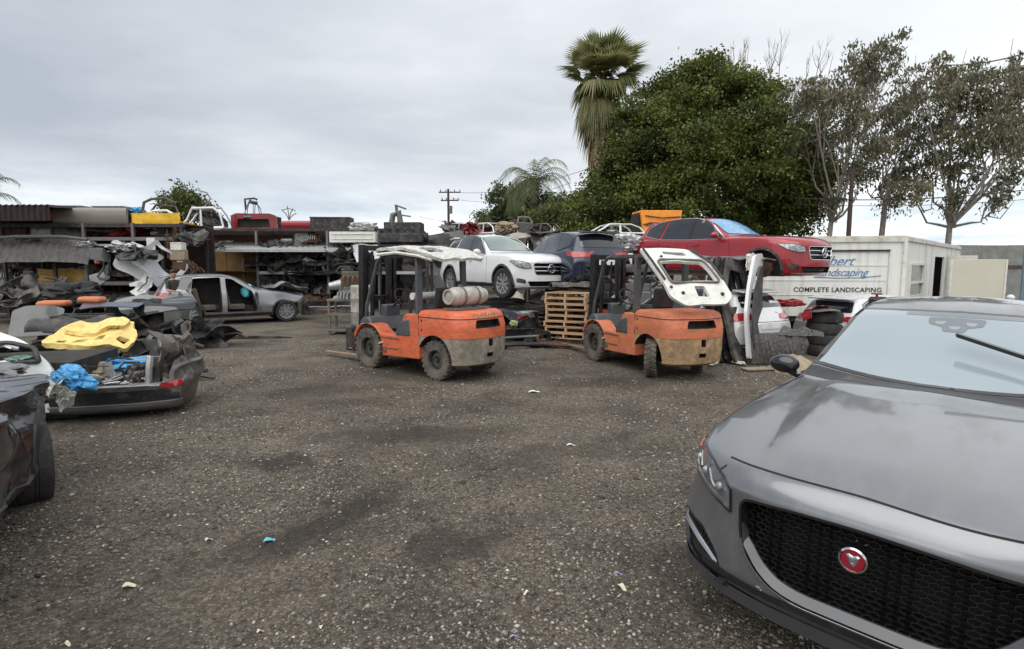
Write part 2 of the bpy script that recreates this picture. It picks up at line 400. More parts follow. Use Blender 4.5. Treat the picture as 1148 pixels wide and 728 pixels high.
SUV = dict(L=4.68, W=0.945, zm=0.60, rw=0.365, ra=0.41, xf=-0.86, xr=-3.74, track=0.80,
 zt=[(0, .88), (-.05, .945), (-.14, 1.0), (-.4, 1.06), (-.8, 1.10), (-1.25, 1.125), (-1.62, 1.15), (-1.85, 1.26), (-2.2, 1.48), (-2.42, 1.575), (-2.75, 1.63), (-3.2, 1.645), (-3.7, 1.62), (-4.15, 1.56), (-4.28, 1.50), (-4.45, 1.27), (-4.55, 1.10), (-4.62, .98), (-4.68, .86)],
 zs=[(0, .83), (-.14, .94), (-.4, 1.0), (-1, 1.03), (-1.6, 1.045), (-2.5, 1.03), (-3.5, 1.06), (-4.2, 1.09), (-4.5, 1.04), (-4.62, .93), (-4.68, .83)],
 ws=[(0, .76), (-.14, .80), (-.4, .845), (-1, .865), (-1.6, .86), (-2.5, .865), (-3.6, .875), (-4.2, .83), (-4.68, .76)],
 wm=[(0, .84), (-.15, .90), (-.5, .94), (-1, .945), (-2.4, .93), (-3.7, .945), (-4.3, .93), (-4.68, .86)],
 wr=[(0, .55), (-.4, .64), (-1.2, .70), (-1.62, .735), (-2.1, .66), (-2.45, .60), (-3.2, .60), (-4.1, .56), (-4.4, .60), (-4.68, .6)],
 dr=[(0, .015), (-1.0, .03), (-1.62, .035), (-2.3, .05), (-3.2, .055), (-4.1, .05), (-4.5, .03), (-4.68, .02)],
 zb=[(0, .42), (-.06, .30), (-.18, .24), (-.5, .22), (-4.2, .23), (-4.55, .30), (-4.68, .42)],
 cx=[(0, .52), (-.2, .42), (-.6, .16), (-1.0, .04), (-1.6, .16), (-2.3, .12), (-2.8, .0), (-3.9, -.02), (-4.3, -.12), (-4.68, -.2)], cp=2.6)
class CarShape:
 def __init__(s, sp, nx=120, warp=None):
  s.sp = sp; s.warp = warp
  L = sp['L']
  k = np.linspace(0, 1, nx)
  xs = -L*(0.5-0.5*np.cos(PI*(k*0.9+0.05)))
  xs = -L*((-xs/L)-(-xs[0]/L))/((-xs[-1]/L)-(-xs[0]/L))
  xs[0] = 0; xs[-1] = -L
  extra = np.array([-.012, -.03, -L+.012, -L+.03])
  xs = np.sort(np.unique(np.concatenate([xs, extra])))[::-1]
  def T(n): a = sp[n]; return pchip([q[0] for q in a], [q[1] for q in a], xs)
  zt, zs, ws, wm, wr, dr, zb = [T(n) for n in ('zt', 'zs', 'ws', 'wm', 'wr', 'dr', 'zb')]
  s.cx = sp['cx']
  rings = []
  for i, x in enumerate(xs):
   zz = zt[i]-zs[i]
   zr = max(zt[i]-dr[i], zs[i]+0.006)
   zm = min(sp['zm'], (zb[i]+zs[i])/2+.03)
   wg = ws[i]-0.035-min(0.02, zz*0.3); zg = zs[i]+min(0.03, max(zz, .01)*0.35)
   if wr[i] > wg-0.04: wri = wg-0.04
   else: wri = wr[i]
   P = [(0, zb[i], 0), (wm[i]*.86, zb[i], .6), (wm[i]*.975, zb[i]+(zm-zb[i])*.35, .7), (wm[i], zm, .6),
                 (wm[i]*.35+ws[i]*.65+.004, zs[i]-(zs[i]-zm)*.25, .5), (ws[i], zs[i], .55), (wg, zg, .45), (wri, zr, .5), (wri*.5, zt[i]-(zt[i]-zr)*.27, .9), (0, zt[i], 0)]
   rings.append(s.section(P))
  s.xs = xs
  A = np.array(rings)          # nx, k, 2
  nk = A.shape[1]
  full = np.concatenate([A, A[:, -2:0:-1]*np.array([-1, 1])], axis=1)   # closed loop
  K = full.shape[1]
  vs = []; fs = []
  def emit(x, ring):
   for (y, z) in ring: vs.append(s.shift(x, y, z))
  ncap = 9
  def cap(x, ring, front):
   zc = (ring[:, 1].min()+ring[:, 1].max())/2
   out = []
   for q in range(1, ncap):
    t = 1-q/ncap
    out.append((x, np.stack([ring[:, 0]*t, zc+(ring[:, 1]-zc)*t], 1)))
   return zc, out
  zc0, c0 = cap(xs[0], full[0], True)
  zc1, c1 = cap(xs[-1], full[-1], False)
  seq = c0[::-1]+[(xs[i], full[i]) for i in range(len(xs))]+c1
  for x, r_ in seq: emit(x, r_)
  for i in range(len(seq)-1):
   for j in range(K):
    a = i*K+j; b = i*K+(j+1) % K
    fs.append((a, b, b+K, a+K))
  n0 = len(vs); vs.append(s.shift(xs[0], 0, zc0)); vs.append(s.shift(xs[-1], 0, zc1))
  for j in range(K):
   fs.append((n0, (j+1) % K, j))
   o = (len(seq)-1)*K
   fs.append((n0+1, o+j, o+(j+1) % K))
  s.V = vs; s.F = fs
  s.bvh = BVHTree.FromPolygons([Vector(v) for v in vs], fs)
 def section(s, P):
  out = []
  n = len(P)
  pts = [Vector((p[0], p[1])) for p in P]
  ends = []
  for i in range(n):
   if 0 < i < n-1:
    r = P[i][2]
    a = pts[i]+(pts[i-1]-pts[i])*r*.5; b = pts[i]+(pts[i+1]-pts[i])*r*.5
    ends.append((a, b))
   else: ends.append((pts[i], pts[i]))
  for i in range(n):
   a, b = ends[i]
   if 0 < i < n-1:
    for t in (0, .2, .4, .6, .8, 1):
     q = a*(1-t)**2+pts[i]*2*t*(1-t)+b*t*t
     out.append((q.x, q.y))
   else: out.append((a.x, a.y))
   if i < n-1:
    c = ends[i+1][0]
    for t in (.33, .67):
     q = b.lerp(c, t); out.append((q.x, q.y))
  return out
 def shift(s, x, y, z):
  c = float(np.interp(-x, [-q[0] for q in s.cx], [q[1] for q in s.cx]))
  if 'low' in s.sp and x > -1.2: c *= 1-s.sp['low']*sst(.78, .45, z)
  if 'sculpt' in s.sp: z = z+s.sp['sculpt'](x, y, z)
  return (x-c*(abs(y)/s.sp['W'])**s.sp['cp'], y, z)
 def ray(s, ax, p):
  if not isinstance(ax, str):
   ca, sa = math.cos(ax), math.sin(ax)
   o, d = (4*ca-p[0]*sa, 4*sa+p[0]*ca, p[1]), (-ca, -sa, 0)
   h, n, _, _ = s.bvh.ray_cast(Vector(o), Vector(d))
   if h is None: h, n, _, _ = s.bvh.find_nearest(Vector(o)*.25)
   if n.dot(Vector(d)) > 0: n = -n
   return h, n
  o, d = {'L': ((p[0], 3, p[1]), (0, -1, 0)), 'R': ((p[0], -3, p[1]), (0, 1, 0)), 'F': ((3, p[0], p[1]), (-1, 0, 0)),
    'B': ((-9, p[0], p[1]), (1, 0, 0)), 'T': ((p[0], p[1], 5), (0, 0, -1))}[ax]
  h, n, _, _ = s.bvh.ray_cast(Vector(o), Vector(d))
  if h is None:
   q = {'L': (p[0], .8, p[1]), 'R': (p[0], -.8, p[1]), 'F': (-.3, p[0], p[1]), 'B': (-s.sp['L']+.2, p[0], p[1]), 'T': (p[0], p[1], 1)}[ax]
   h, n, _, _ = s.bvh.find_nearest(Vector(q))
  if n.dot(Vector(d)) > 0: n = -n
  return h, n
 def pt(s, ax, p, off=0.0):
  h, n = s.ray(ax, p); return h+n*off
 def patch(s, ax, poly, off=0.004, thick=0.01, h=0.05, mb=None, bulge=0):
  mb = mb or MB()
  n = len(poly)
  B = []
  for i in range(n):
   a = Vector(poly[i]); b = Vector(poly[(i+1) % n])
   k = max(1, int((b-a).length/h))
   for j in range(k): B.append(a.lerp(b, j/k))
  nb = len(B)
  xs = [p.x for p in B]; ys = [p.y for p in B]
  pts = list(B)
  def inside(p):
   c = False; j = nb-1
   for i in range(nb):
    if (B[i].y > p[1]) != (B[j].y > p[1]) and p[0] < (B[j].x-B[i].x)*(p[1]-B[i].y)/(B[j].y-B[i].y)+B[i].x: c = not c
    j = i
   return c
  x = min(xs)+h/2
  while x < max(xs):
   y = min(ys)+h/2
   while y < max(ys):
    if inside((x, y)) and min((Vector((x, y))-b).length for b in B) > h*.45: pts.append(Vector((x, y)))
    y += h
   x += h
  V2, E2, F2, *_ = delaunay_2d_cdt(pts, [(i, (i+1) % nb) for i in range(nb)], [], 1, 1e-6)
  top = []; bot = []
  for p in V2:
   hh, nn = s.ray(ax, (p.x, p.y))
   top.append(hh+nn*off); bot.append(hh+nn*(off-thick))
  k = len(V2)
  fs = [tuple(f) for f in F2]+[tuple(k+i for i in reversed(f)) for f in F2]
  from collections import Counter
  ec = Counter()
  for f in F2:
   for i in range(len(f)):
    ec[(f[i], f[(i+1) % len(f)])] += 1
  for (a, b) in list(ec):
   if (b, a) not in ec: fs.append((b, a, a+k, b+k))
  return mb.add(top+bot, fs)
 def strip(s, ax, pts, w=0.006, off=0.0015, thick=0.006, h=0.04, mb=None, closed=False):
  """a thin ribbon following the surface along a 2D polyline"""
  mb = mb or MB()
  P = [Vector(p) for p in pts]
  if closed: P.append(P[0])
  Q = []
  for a, b in zip(P, P[1:]):
   k = max(1, int((b-a).length/h))
   for j in range(k): Q.append(a.lerp(b, j/k))
  Q.append(P[-1])
  n = len(Q); vs = []; fs = []
  H = [s.ray(ax, (q.x, q.y)) for q in Q]
  for i in range(n):
   d = (H[min(i+1, n-1)][0]-H[max(i-1, 0)][0])
   if d.length < 1e-6: d = Vector((1, 0, 0))
   c, nn = H[i]
   u = d.normalized().cross(nn).normalized()*w/2
   vs += [c-u+nn*off, c+u+nn*off, c+u+nn*(off-thick), c-u+nn*(off-thick)]
  for i in range(n-1):
   for j in range(4):
    a = i*4+j; b = i*4+(j+1) % 4
    fs.append((a, b, b+4, a+4))
  fs += [(3, 2, 1, 0), (n*4-4, n*4-3, n*4-2, n*4-1)]
  return mb.add(vs, fs)
 def B(s, mb, name, mats, parent, **kw):
  if s.warp: mb.deform(s.warp)
  return mb.build(name, mats, parent, **kw)
 def body(s, parent, m, cuts=(), name='body', cutmat='void'):
  mb = MB(); mb.add(s.V, s.F)
  o = mb.build(name, [M[m] if isinstance(m, str) else m, M[cutmat]], None, smooth=0)
  o.data.polygons.foreach_set('material_index', [0]*len(o.data.polygons))
  cutters = []
  for i, c in enumerate(cuts):
   co = c.build('cutter', [M[cutmat]], None, smooth=0)
   md = o.modifiers.new('b%d' % i, 'BOOLEAN'); md.operation = 'DIFFERENCE'; md.object = co; md.solver = 'EXACT'
   try: md.material_mode = 'TRANSFER'
   except Exception: pass
   cutters.append(co)
  if cuts:
   dg = bpy.context.evaluated_depsgraph_get()
   me = bpy.data.meshes.new_from_object(o.evaluated_get(dg))
   o.modifiers.clear(); o.data = me; me.name = name
   for co in cutters: bpy.data.objects.remove(co)
  me = o.data
  if s.warp:
   for v in me.vertices: v.co = s.warp(v.co)
  me.shade_smooth(); me.set_sharp_from_angle(angle=R(32))
  o.parent = parent
  return o
def circle(r, n=24, c=(0, 0), a0=0, a1=360):
 return [(c[0]+r*math.cos(R(a0+(a1-a0)*i/n)), c[1]+r*math.sin(R(a0+(a1-a0)*i/n))) for i in range(n if a1-a0 == 360 else n+1)]
def round_poly(pts, r=0.04, k=4):
 out = []; n = len(pts)
 for i in range(n):
  p = Vector(pts[i]); a = Vector(pts[i-1]); b = Vector(pts[(i+1) % n])
  rr = r if not isinstance(r, (list, tuple)) else r[i]
  da = min(rr, (a-p).length*.48); db = min(rr, (b-p).length*.48)
  A = p+(a-p).normalized()*da; B_ = p+(b-p).normalized()*db
  for j in range(k+1):
   t = j/k; q = A*(1-t)**2+p*2*t*(1-t)+B_*t*t
   out.append((q.x, q.y))
 return out
def sst(a, b, x):
 t = max(0, min(1, (x-a)/(b-a))); return t*t*(3-2*t)
def make_wheel(parent, loc, r=0.365, w=0.25, spokes=5, m='alloy', side=1, name='wheel', steer=0.0, flat=0.0, lug=False, rim=0.66, twin=True, tyre_mat='rubber', warp=None):
 """side=+1: outer face looks to +Y. rim is the part, the tyre its sub-part"""
 rr = r*rim
 t = MB()
 hw = w/2
 prof = [(rr, -hw*.72), (rr+.01, -hw*.86), (r*.86, -hw), (r*.955, -hw*.93), (r*.985, -hw*.8), (r, -hw*.55), (r, -hw*.15), (r*.985, -hw*.13), (r*.985, -hw*.07), (r, -hw*.05),
   (r, hw*.05), (r*.985, hw*.07), (r*.985, hw*.13), (r, hw*.15), (r, hw*.55), (r*.985, hw*.8), (r*.955, hw*.93), (r*.86, hw), (rr+.01, hw*.86), (rr, hw*.72)]
 t.lathe(prof, 40)
 if lug:
  nl = 22
  for i in range(nl):
   for sgn in (-1, 1):
    a = 2*PI*(i+(0.5 if sgn > 0 else 0))/nl
    t.T = Matrix.Rotation(-a, 4, 'Y')
    t.box((r*1.0, sgn*hw*.5, 0), (r*.07, hw*.92, 2*PI*r/nl*.56), rot=(sgn*0.35, 0, 0))
  t.T = Matrix.Identity(4)
 q = MB()
 o = side
 q.lathe([(rr*1.0, -hw*.7), (rr*1.0, hw*.7*1), (rr*1.035, hw*.86), (rr*1.035, hw*.7), (rr*.93, hw*.62), (rr*.93, -hw*.62)] if True else [], 40)
 if o < 0: q.v = [(x, -y, z) for x, y, z in q.v]
 yo = o*hw*.62
 if spokes > 0:
  for i in range(spokes):
   a = 2*PI*i/spokes+.3
   for da in ((-.13, .13) if twin else (0,)):
    q.T = Matrix.Rotation(-(a), 4, 'Y')
    q.beam((rr*.12, yo*1.02, da*rr*1.0), (rr*.97, yo*1.08, da*rr*(2.2 if twin else 1)), .035 if twin else .07, .028, up=(0, 1, 0))
   q.T = Matrix.Identity(4)
  q.cyl((0, yo*.5, 0), (0, yo*1.14, 0), rr*.22, 16)
  q.lathe([(0.001, 0), (rr*.9, 0), (rr*.9, .01), (0.001, .01)], 24, c=(0, -yo*.3, 0))
  q.mi = 0
 else:
  q.lathe([(0.001, yo*.3), (rr*.3, yo*.35), (rr*.45, yo*.75), (rr*.62, yo*.75), (rr*.95, yo*.1), (rr*.95, yo*.02), (0.001, yo*.02)], 28)
  q.cyl((0, yo*.2, 0), (0, yo*1.05, 0), rr*.2, 12)
  for i in range(6):
   a = 2*PI*i/6
   q.cyl((rr*.36*math.cos(a), yo*.3, rr*.36*math.sin(a)), (rr*.36*math.cos(a), yo*.78, rr*.36*math.sin(a)), rr*.05, 6)
 ob = q.build(name, M[m] if isinstance(m, str) else m, parent, smooth=40)
 ob.location = loc
 ob.rotation_euler = (0, 0, steer)
 ty = t.build('tyre', M[tyre_mat], ob, smooth=40)
 return ob
def side_windows(L, rising=0.0):
 fd = [(-1.86, 1.085), (-2.30, 1.43), (-2.46, 1.515), (-2.70, 1.548), (-2.72, 1.075)]
 rd = [(-2.79, 1.075), (-2.77, 1.553), (-3.10, 1.560), (-3.50, 1.545), (-3.60, 1.11), (-3.45, 1.085)]
 qw = [(-3.67, 1.13), (-3.57, 1.538), (-3.85, 1.505), (-4.12, 1.38), (-4.16, 1.22)]
 return [('front_door_window', fd), ('rear_door_window', rd), ('quarter_window', qw)]
def ring_badge(mb, c, r, nrm='X'):
 mb.T = Matrix.Translation(c) @ Matrix.Rotation(PI/2, 4, 'Z')
 pts = [(r*math.cos(a), 0, r*math.sin(a)) for a in np.linspace(0, 2*PI, 28, endpoint=False)]
 mb.tube(pts, r*.12, 8, closed=True)
 for k in range(3):
  a = PI/2+k*2*PI/3
  mb.beam((0, 0, 0), (r*.97*math.cos(a), 0, r*.97*math.sin(a)), r*.17, r*.17, up=(0, 1, 0))
 mb.T = Matrix.Identity(4)
def make_suv(root, paint, sp=SUV, wheels=(1, 1, 1, 1), front=True, rear=True, star=True, glass='glass_dark', screen='glass_clear',
             warp=None, cuts=(), rails=True, mirror=(1, 1), lens='lens', skip=(), wheel_mat='alloy', clad='plastic', grille_bars='chrome', steer=0.0, tail=None, nx=110):
 S = CarShape(sp, nx, warp)
 L = sp['L']; W = sp['W']; ra = sp['ra']; zw = sp['rw']
 cc = []
 for x in (sp['xf'], sp['xr']):
  for sg in (1, -1):
   c = MB(); c.cyl((x, sg*(W-.30), zw+.01), (x, sg*(W+.2), zw+.01), ra, 40); cc.append(c)
 if front and 'grille' not in skip:
  g = MB(); g.prism(round_poly([(-.42, .57), (.42, .57), (.48, .84), (-.48, .84)], .06), -.22, .2, 'X'); cc.append(g)
  g = MB(); g.prism(round_poly([(-.52, .30), (.52, .30), (.60, .42), (-.60, .42)], .04), -.30, .2, 'X'); cc.append(g)
 body = S.body(root, paint, cc+list(cuts))
 idx = 0
 for x in (sp['xf'], sp['xr']):
  for sg in (1, -1):
   if wheels[idx]:
    wo = make_wheel(root, (x, sg*sp['track'], zw), zw, .24, 5, wheel_mat, sg, steer=steer if x > -2 else 0)
    if warp: wo.location = warp(Vector((x, sg*sp['track'], zw)))
   else:
    d = MB(); d.lathe([(.02, -.012), (.165, -.012), (.165, .012), (.02, .012)], 28, c=(0, 0, 0)); d.cyl((0, -.10, 0), (0, .05*sg+.0, 0), .075, 14)
    d.box((.13, -.03*sg, .06), (.10, .09, .16))
    do = d.build('brake_disc', M['rust'], root); do.location = (x, sg*(sp['track']-.04), zw)
   idx += 1
 for x in (sp['xf'], sp['xr']):
  for ax, sg in (('L', 1), ('R', -1)):
   pts = [(x+(ra+.022)*math.cos(a), zw+.01+(ra+.022)*math.sin(a)) for a in np.linspace(R(-18), R(198), 26)]
   m = S.strip(ax, pts, .05, .012, .03, .06)
   S.B(m, 'arch_trim', M[clad], root)
 for ax in 'LR':
  m = S.strip(ax, [(sp['xf']-ra-.05, .32), (sp['xr']+ra+.05, .32)], .10, .012, .03, .1)
  S.B(m, 'sill_cladding', M[clad], root)
 if 'glass' not in skip:
  for ax in 'LR':
   for nm, poly in side_windows(L):
    if (nm, ax) in skip: continue
    S.B(S.patch(ax, round_poly(poly, .03, 3), .009, .018, .05), nm, M[glass], root)
   if ('trim', ax) in skip: continue
   tr = [(-1.80, 1.06), (-2.28, 1.445), (-2.46, 1.53), (-2.74, 1.568), (-3.10, 1.578), (-3.55, 1.56), (-3.86, 1.525), (-4.16, 1.40), (-4.20, 1.21), (-3.6, 1.09), (-2.7, 1.055)]
   S.B(S.strip(ax, tr, .016, .013, .02, .05, closed=True), 'window_trim', M['chrome' if rails else 'black_gloss'], root)
   S.B(S.patch(ax, [(-2.715, 1.08), (-2.705, 1.55), (-2.785, 1.553), (-2.795, 1.08)], .010, .015, .06), 'door_pillar_trim', M['black_gloss'], root)
 if 'screen' not in skip:
  sc_ = [(-1.62, y) for y in np.linspace(-.62, .62, 9)]
  poly = [(-1.70-.12*(abs(y)/.66)**2, y) for y in np.linspace(-.655, .655, 11)]+[(-2.40-.05*(abs(y)/.55)**2, y) for y in np.linspace(.545, -.545, 9)]
  S.B(S.patch('T', poly, .009, .018, .05), 'windscreen', M[screen], root)
  S.B(S.strip('T', poly, .03, .006, .01, .06, closed=True), 'windscreen_surround', M['black_gloss'], root)
 if rear:
  S.B(S.patch('B', round_poly([(-.60, 1.17), (.60, 1.17), (.52, 1.46), (-.52, 1.46)], .05, 3), .009, .018, .05), 'rear_window', M[glass], root)
  m = MB(); m.box((-L+.36, 0, 1.565), (.30, 1.08, .035), rot=(0, -.15, 0)); S.B(m, 'roof_spoiler', M[paint] if isinstance(paint, str) else paint, root, bevel=.012)
  for ax, sg in (('L', 1), ('R', -1)):
   m = S.patch('B', [(sg*.30, .94), (sg*.80, .92), (sg*.80, 1.07), (sg*.34, 1.03)], .016, .03, .035)
   S.patch(ax, [(-L+.10, .93), (-L+.42, .97), (-L+.50, 1.06), (-L+.12, 1.07)], .008, .02, .05, mb=m)
   S.B(m, 'tail_light', M[tail or 'lens_red'], root)
  S.B(S.patch('B', round_poly([(-.70, .28), (.70, .28), (.76, .48), (-.76, .48)], .05), .012, .03, .08), 'rear_bumper_cover', M[clad], root)
  S.B(S.patch('B', [(-.26, .74), (.26, .74), (.26, .86), (-.26, .86)], .012, .02, .05), 'number_plate', M['label_white'], root)
  S.B(S.strip('B', [(-.72, .885), (.72, .885)], .012, .003, .008), 'tailgate_gap', M['seam'], root)
 if front:
  if 'grille' not in skip:
   m = MB()
   for z in np.linspace(.62, .79, 8):
    m.beam((S.pt('F', (-.44, z)).x-.06, -.44, z), (S.pt('F', (0, z)).x-.05, 0, z), .01, .008); m.beam((S.pt('F', (0, z)).x-.05, 0, z), (S.pt('F', (.44, z)).x-.06, .44, z), .01, .008)
   go = S.B(m, 'grille', M['black_gloss'], root)
   m = MB()
   for z in (.66, .75):
    hw = .41+(z-.6)*.3
    pts = [S.pt('F', (y, z))+Vector((-.015, 0, 0)) for y in np.linspace(-hw, hw, 11)]
    m.tube(pts, .014, 6)
   S.B(m, 'grille_bar', M[grille_bars], go)
   S.B(S.strip('F', round_poly([(-.42, .57), (.42, .57), (.48, .84), (-.48, .84)], .06), .014, .006, .012, .04, closed=True), 'grille_surround', M['chrome'], go)
   if star:
    m = MB(); p = S.pt('F', (0, .71)); ring_badge(m, (p.x+.012, 0, .71), .10); S.B(m, 'emblem', M['chrome'], go)
   m = MB()
   for z in (.34, .375):
    m.beam((S.pt('F', (-.55, z)).x-.05, -.55, z), (S.pt('F', (0, z)).x-.04, 0, z), .012, .01); m.beam((S.pt('F', (0, z)).x-.04, 0, z), (S.pt('F', (.55, z)).x-.05, .55, z), .012, .01)
   S.B(m, 'lower_grille', M['black_gloss'], root)
   S.B(S.strip('F', [(y, .285) for y in np.linspace(-.7, .7, 15)], .03, .012, .02, .06), 'chrome_lip', M['satin'], root)
  for ax, sg in (('L', 1), ('R', -1)):
   if ('headlight', ax) in skip: continue
   hp = [(sg*.52, .73), (sg*.66, .72), (sg*.80, .77), (sg*.86, .90), (sg*.74, .89), (sg*.56, .84)]
   S.B(S.patch('F', hp, .014, .03, .03), 'headlight', M[lens], root)
   S.B(S.strip('F', hp, .012, .018, .02, .03, closed=True), 'headlight_rim', M['black_gloss'], root)
   S.B(S.patch('F', round_poly([(sg*.62, .36), (sg*.80, .40), (sg*.80, .50), (sg*.64, .46)], .03), .004, .012, .05), 'side_intake', M['plastic'], root)
 for ax in 'LR':
  if ('trim', ax) in skip: continue
  m = MB()
  S.strip(ax, [(-1.62, .36), (-1.60, .80), (-1.68, 1.04)], .008, .002, .006, .06, mb=m)
  S.strip(ax, [(-2.74, .36), (-2.75, 1.06)], .008, .002, .006, .06, mb=m)
  S.strip(ax, [(-3.44, .50), (-3.52, .78), (-3.68, 1.10)], .008, .002, .006, .06, mb=m)
  S.strip(ax, [(-1.62, .37), (-3.3, .37)], .008, .002, .006, .1, mb=m)
  S.B(m, 'door_gap', M['seam'], root)
  for x in (-2.52, -3.38):
   m = S.strip(ax, [(x-.09, .93), (x+.09, .925)], .03, .035, .02, .05)
   S.B(m, 'door_handle', M[paint] if isinstance(paint, str) else paint, root)
 S.B(S.strip('T', [(-1.60-.1*(abs(y)/.7)**2, y) for y in np.linspace(-.72, .72, 13)], .02, .002, .006), 'cowl_gap', M['seam'], root)
 for sg, on in ((1, mirror[0]), (-1, mirror[1])):
  if not on: continue
  m = MB()
  m.ico((-1.93, sg*1.015, 1.135), .1, 2, (.85, 1.12, .78)); m.beam((-1.90, sg*.84, 1.06), (-1.92, sg*.98, 1.10), .05, .03)
  S.B(m, 'side_mirror', M[paint] if isinstance(paint, str) else paint, root, smooth=60)
 if rails:
  for ax, sg in (('L', 1), ('R', -1)):
   pts = [S.pt('T', (x, sg*.585))+Vector((0, 0, .025 if 0 < i < 9 else 0)) for i, x in enumerate(np.linspace(-2.5, -4.0, 10))]
   m = MB(); m.tube(pts, .013, 6); S.B(m, 'roof_rail', M['alu'], root)
 return S
def sst(a, b, x):
 t = max(0, min(1, (x-a)/(b-a))); return t*t*(3-2*t)
def hero_sculpt(x, y, z):
 if z < .86 or x < -1.75 or x > -.02: return 0
 f = sst(-.04, -.35, x)*sst(-1.78, -1.5, x)
 e = .40+.10*sst(-.2, -1.6, x)
 return f*(.026*(1-sst(e, e+.10, abs(y)))-.004*sst(0, .3, abs(y)))
HERO = dict(SUV, L=4.73, W=0.965, zm=0.62, xf=-.87, xr=-3.745, ra=.42, rw=.375,
 zt=[(0, .85), (-.025, .905), (-.075, .952), (-.15, .978), (-.35, 1.02), (-.8, 1.08), (-1.25, 1.118), (-1.66, 1.143), (-1.9, 1.245), (-2.3, 1.48), (-2.52, 1.595), (-2.85, 1.66), (-3.2, 1.675), (-3.7, 1.62), (-4.2, 1.52), (-4.35, 1.45), (-4.5, 1.25), (-4.6, 1.08), (-4.68, .98), (-4.73, .86)],
 zs=[(0, .80), (-.10, .905), (-.3, .955), (-.6, .99), (-1, 1.02), (-1.6, 1.05), (-2.5, 1.04), (-3.5, 1.07), (-4.2, 1.10), (-4.5, 1.04), (-4.65, .93), (-4.73, .83)],
 ws=[(0, .80), (-.14, .85), (-.4, .865), (-1, .88), (-1.6, .89), (-2.5, .89), (-3.6, .885), (-4.2, .84), (-4.73, .76)],
 wm=[(0, .88), (-.15, .945), (-.5, .965), (-1, .965), (-2.4, .945), (-3.7, .965), (-4.3, .95), (-4.73, .88)],
 wr=[(0, .55), (-.4, .66), (-1.2, .75), (-1.66, .79), (-2.1, .735), (-2.55, .665), (-3.2, .64), (-4.1, .56), (-4.4, .60), (-4.73, .6)],
 cx=[(0, .49), (-.2, .385), (-.6, .11), (-1.0, .04), (-1.66, .20), (-2.4, .16), (-2.8, .0), (-3.9, -.02), (-4.3, -.12), (-4.73, -.2)], cp=3.3, sculpt=hero_sculpt, low=.26)
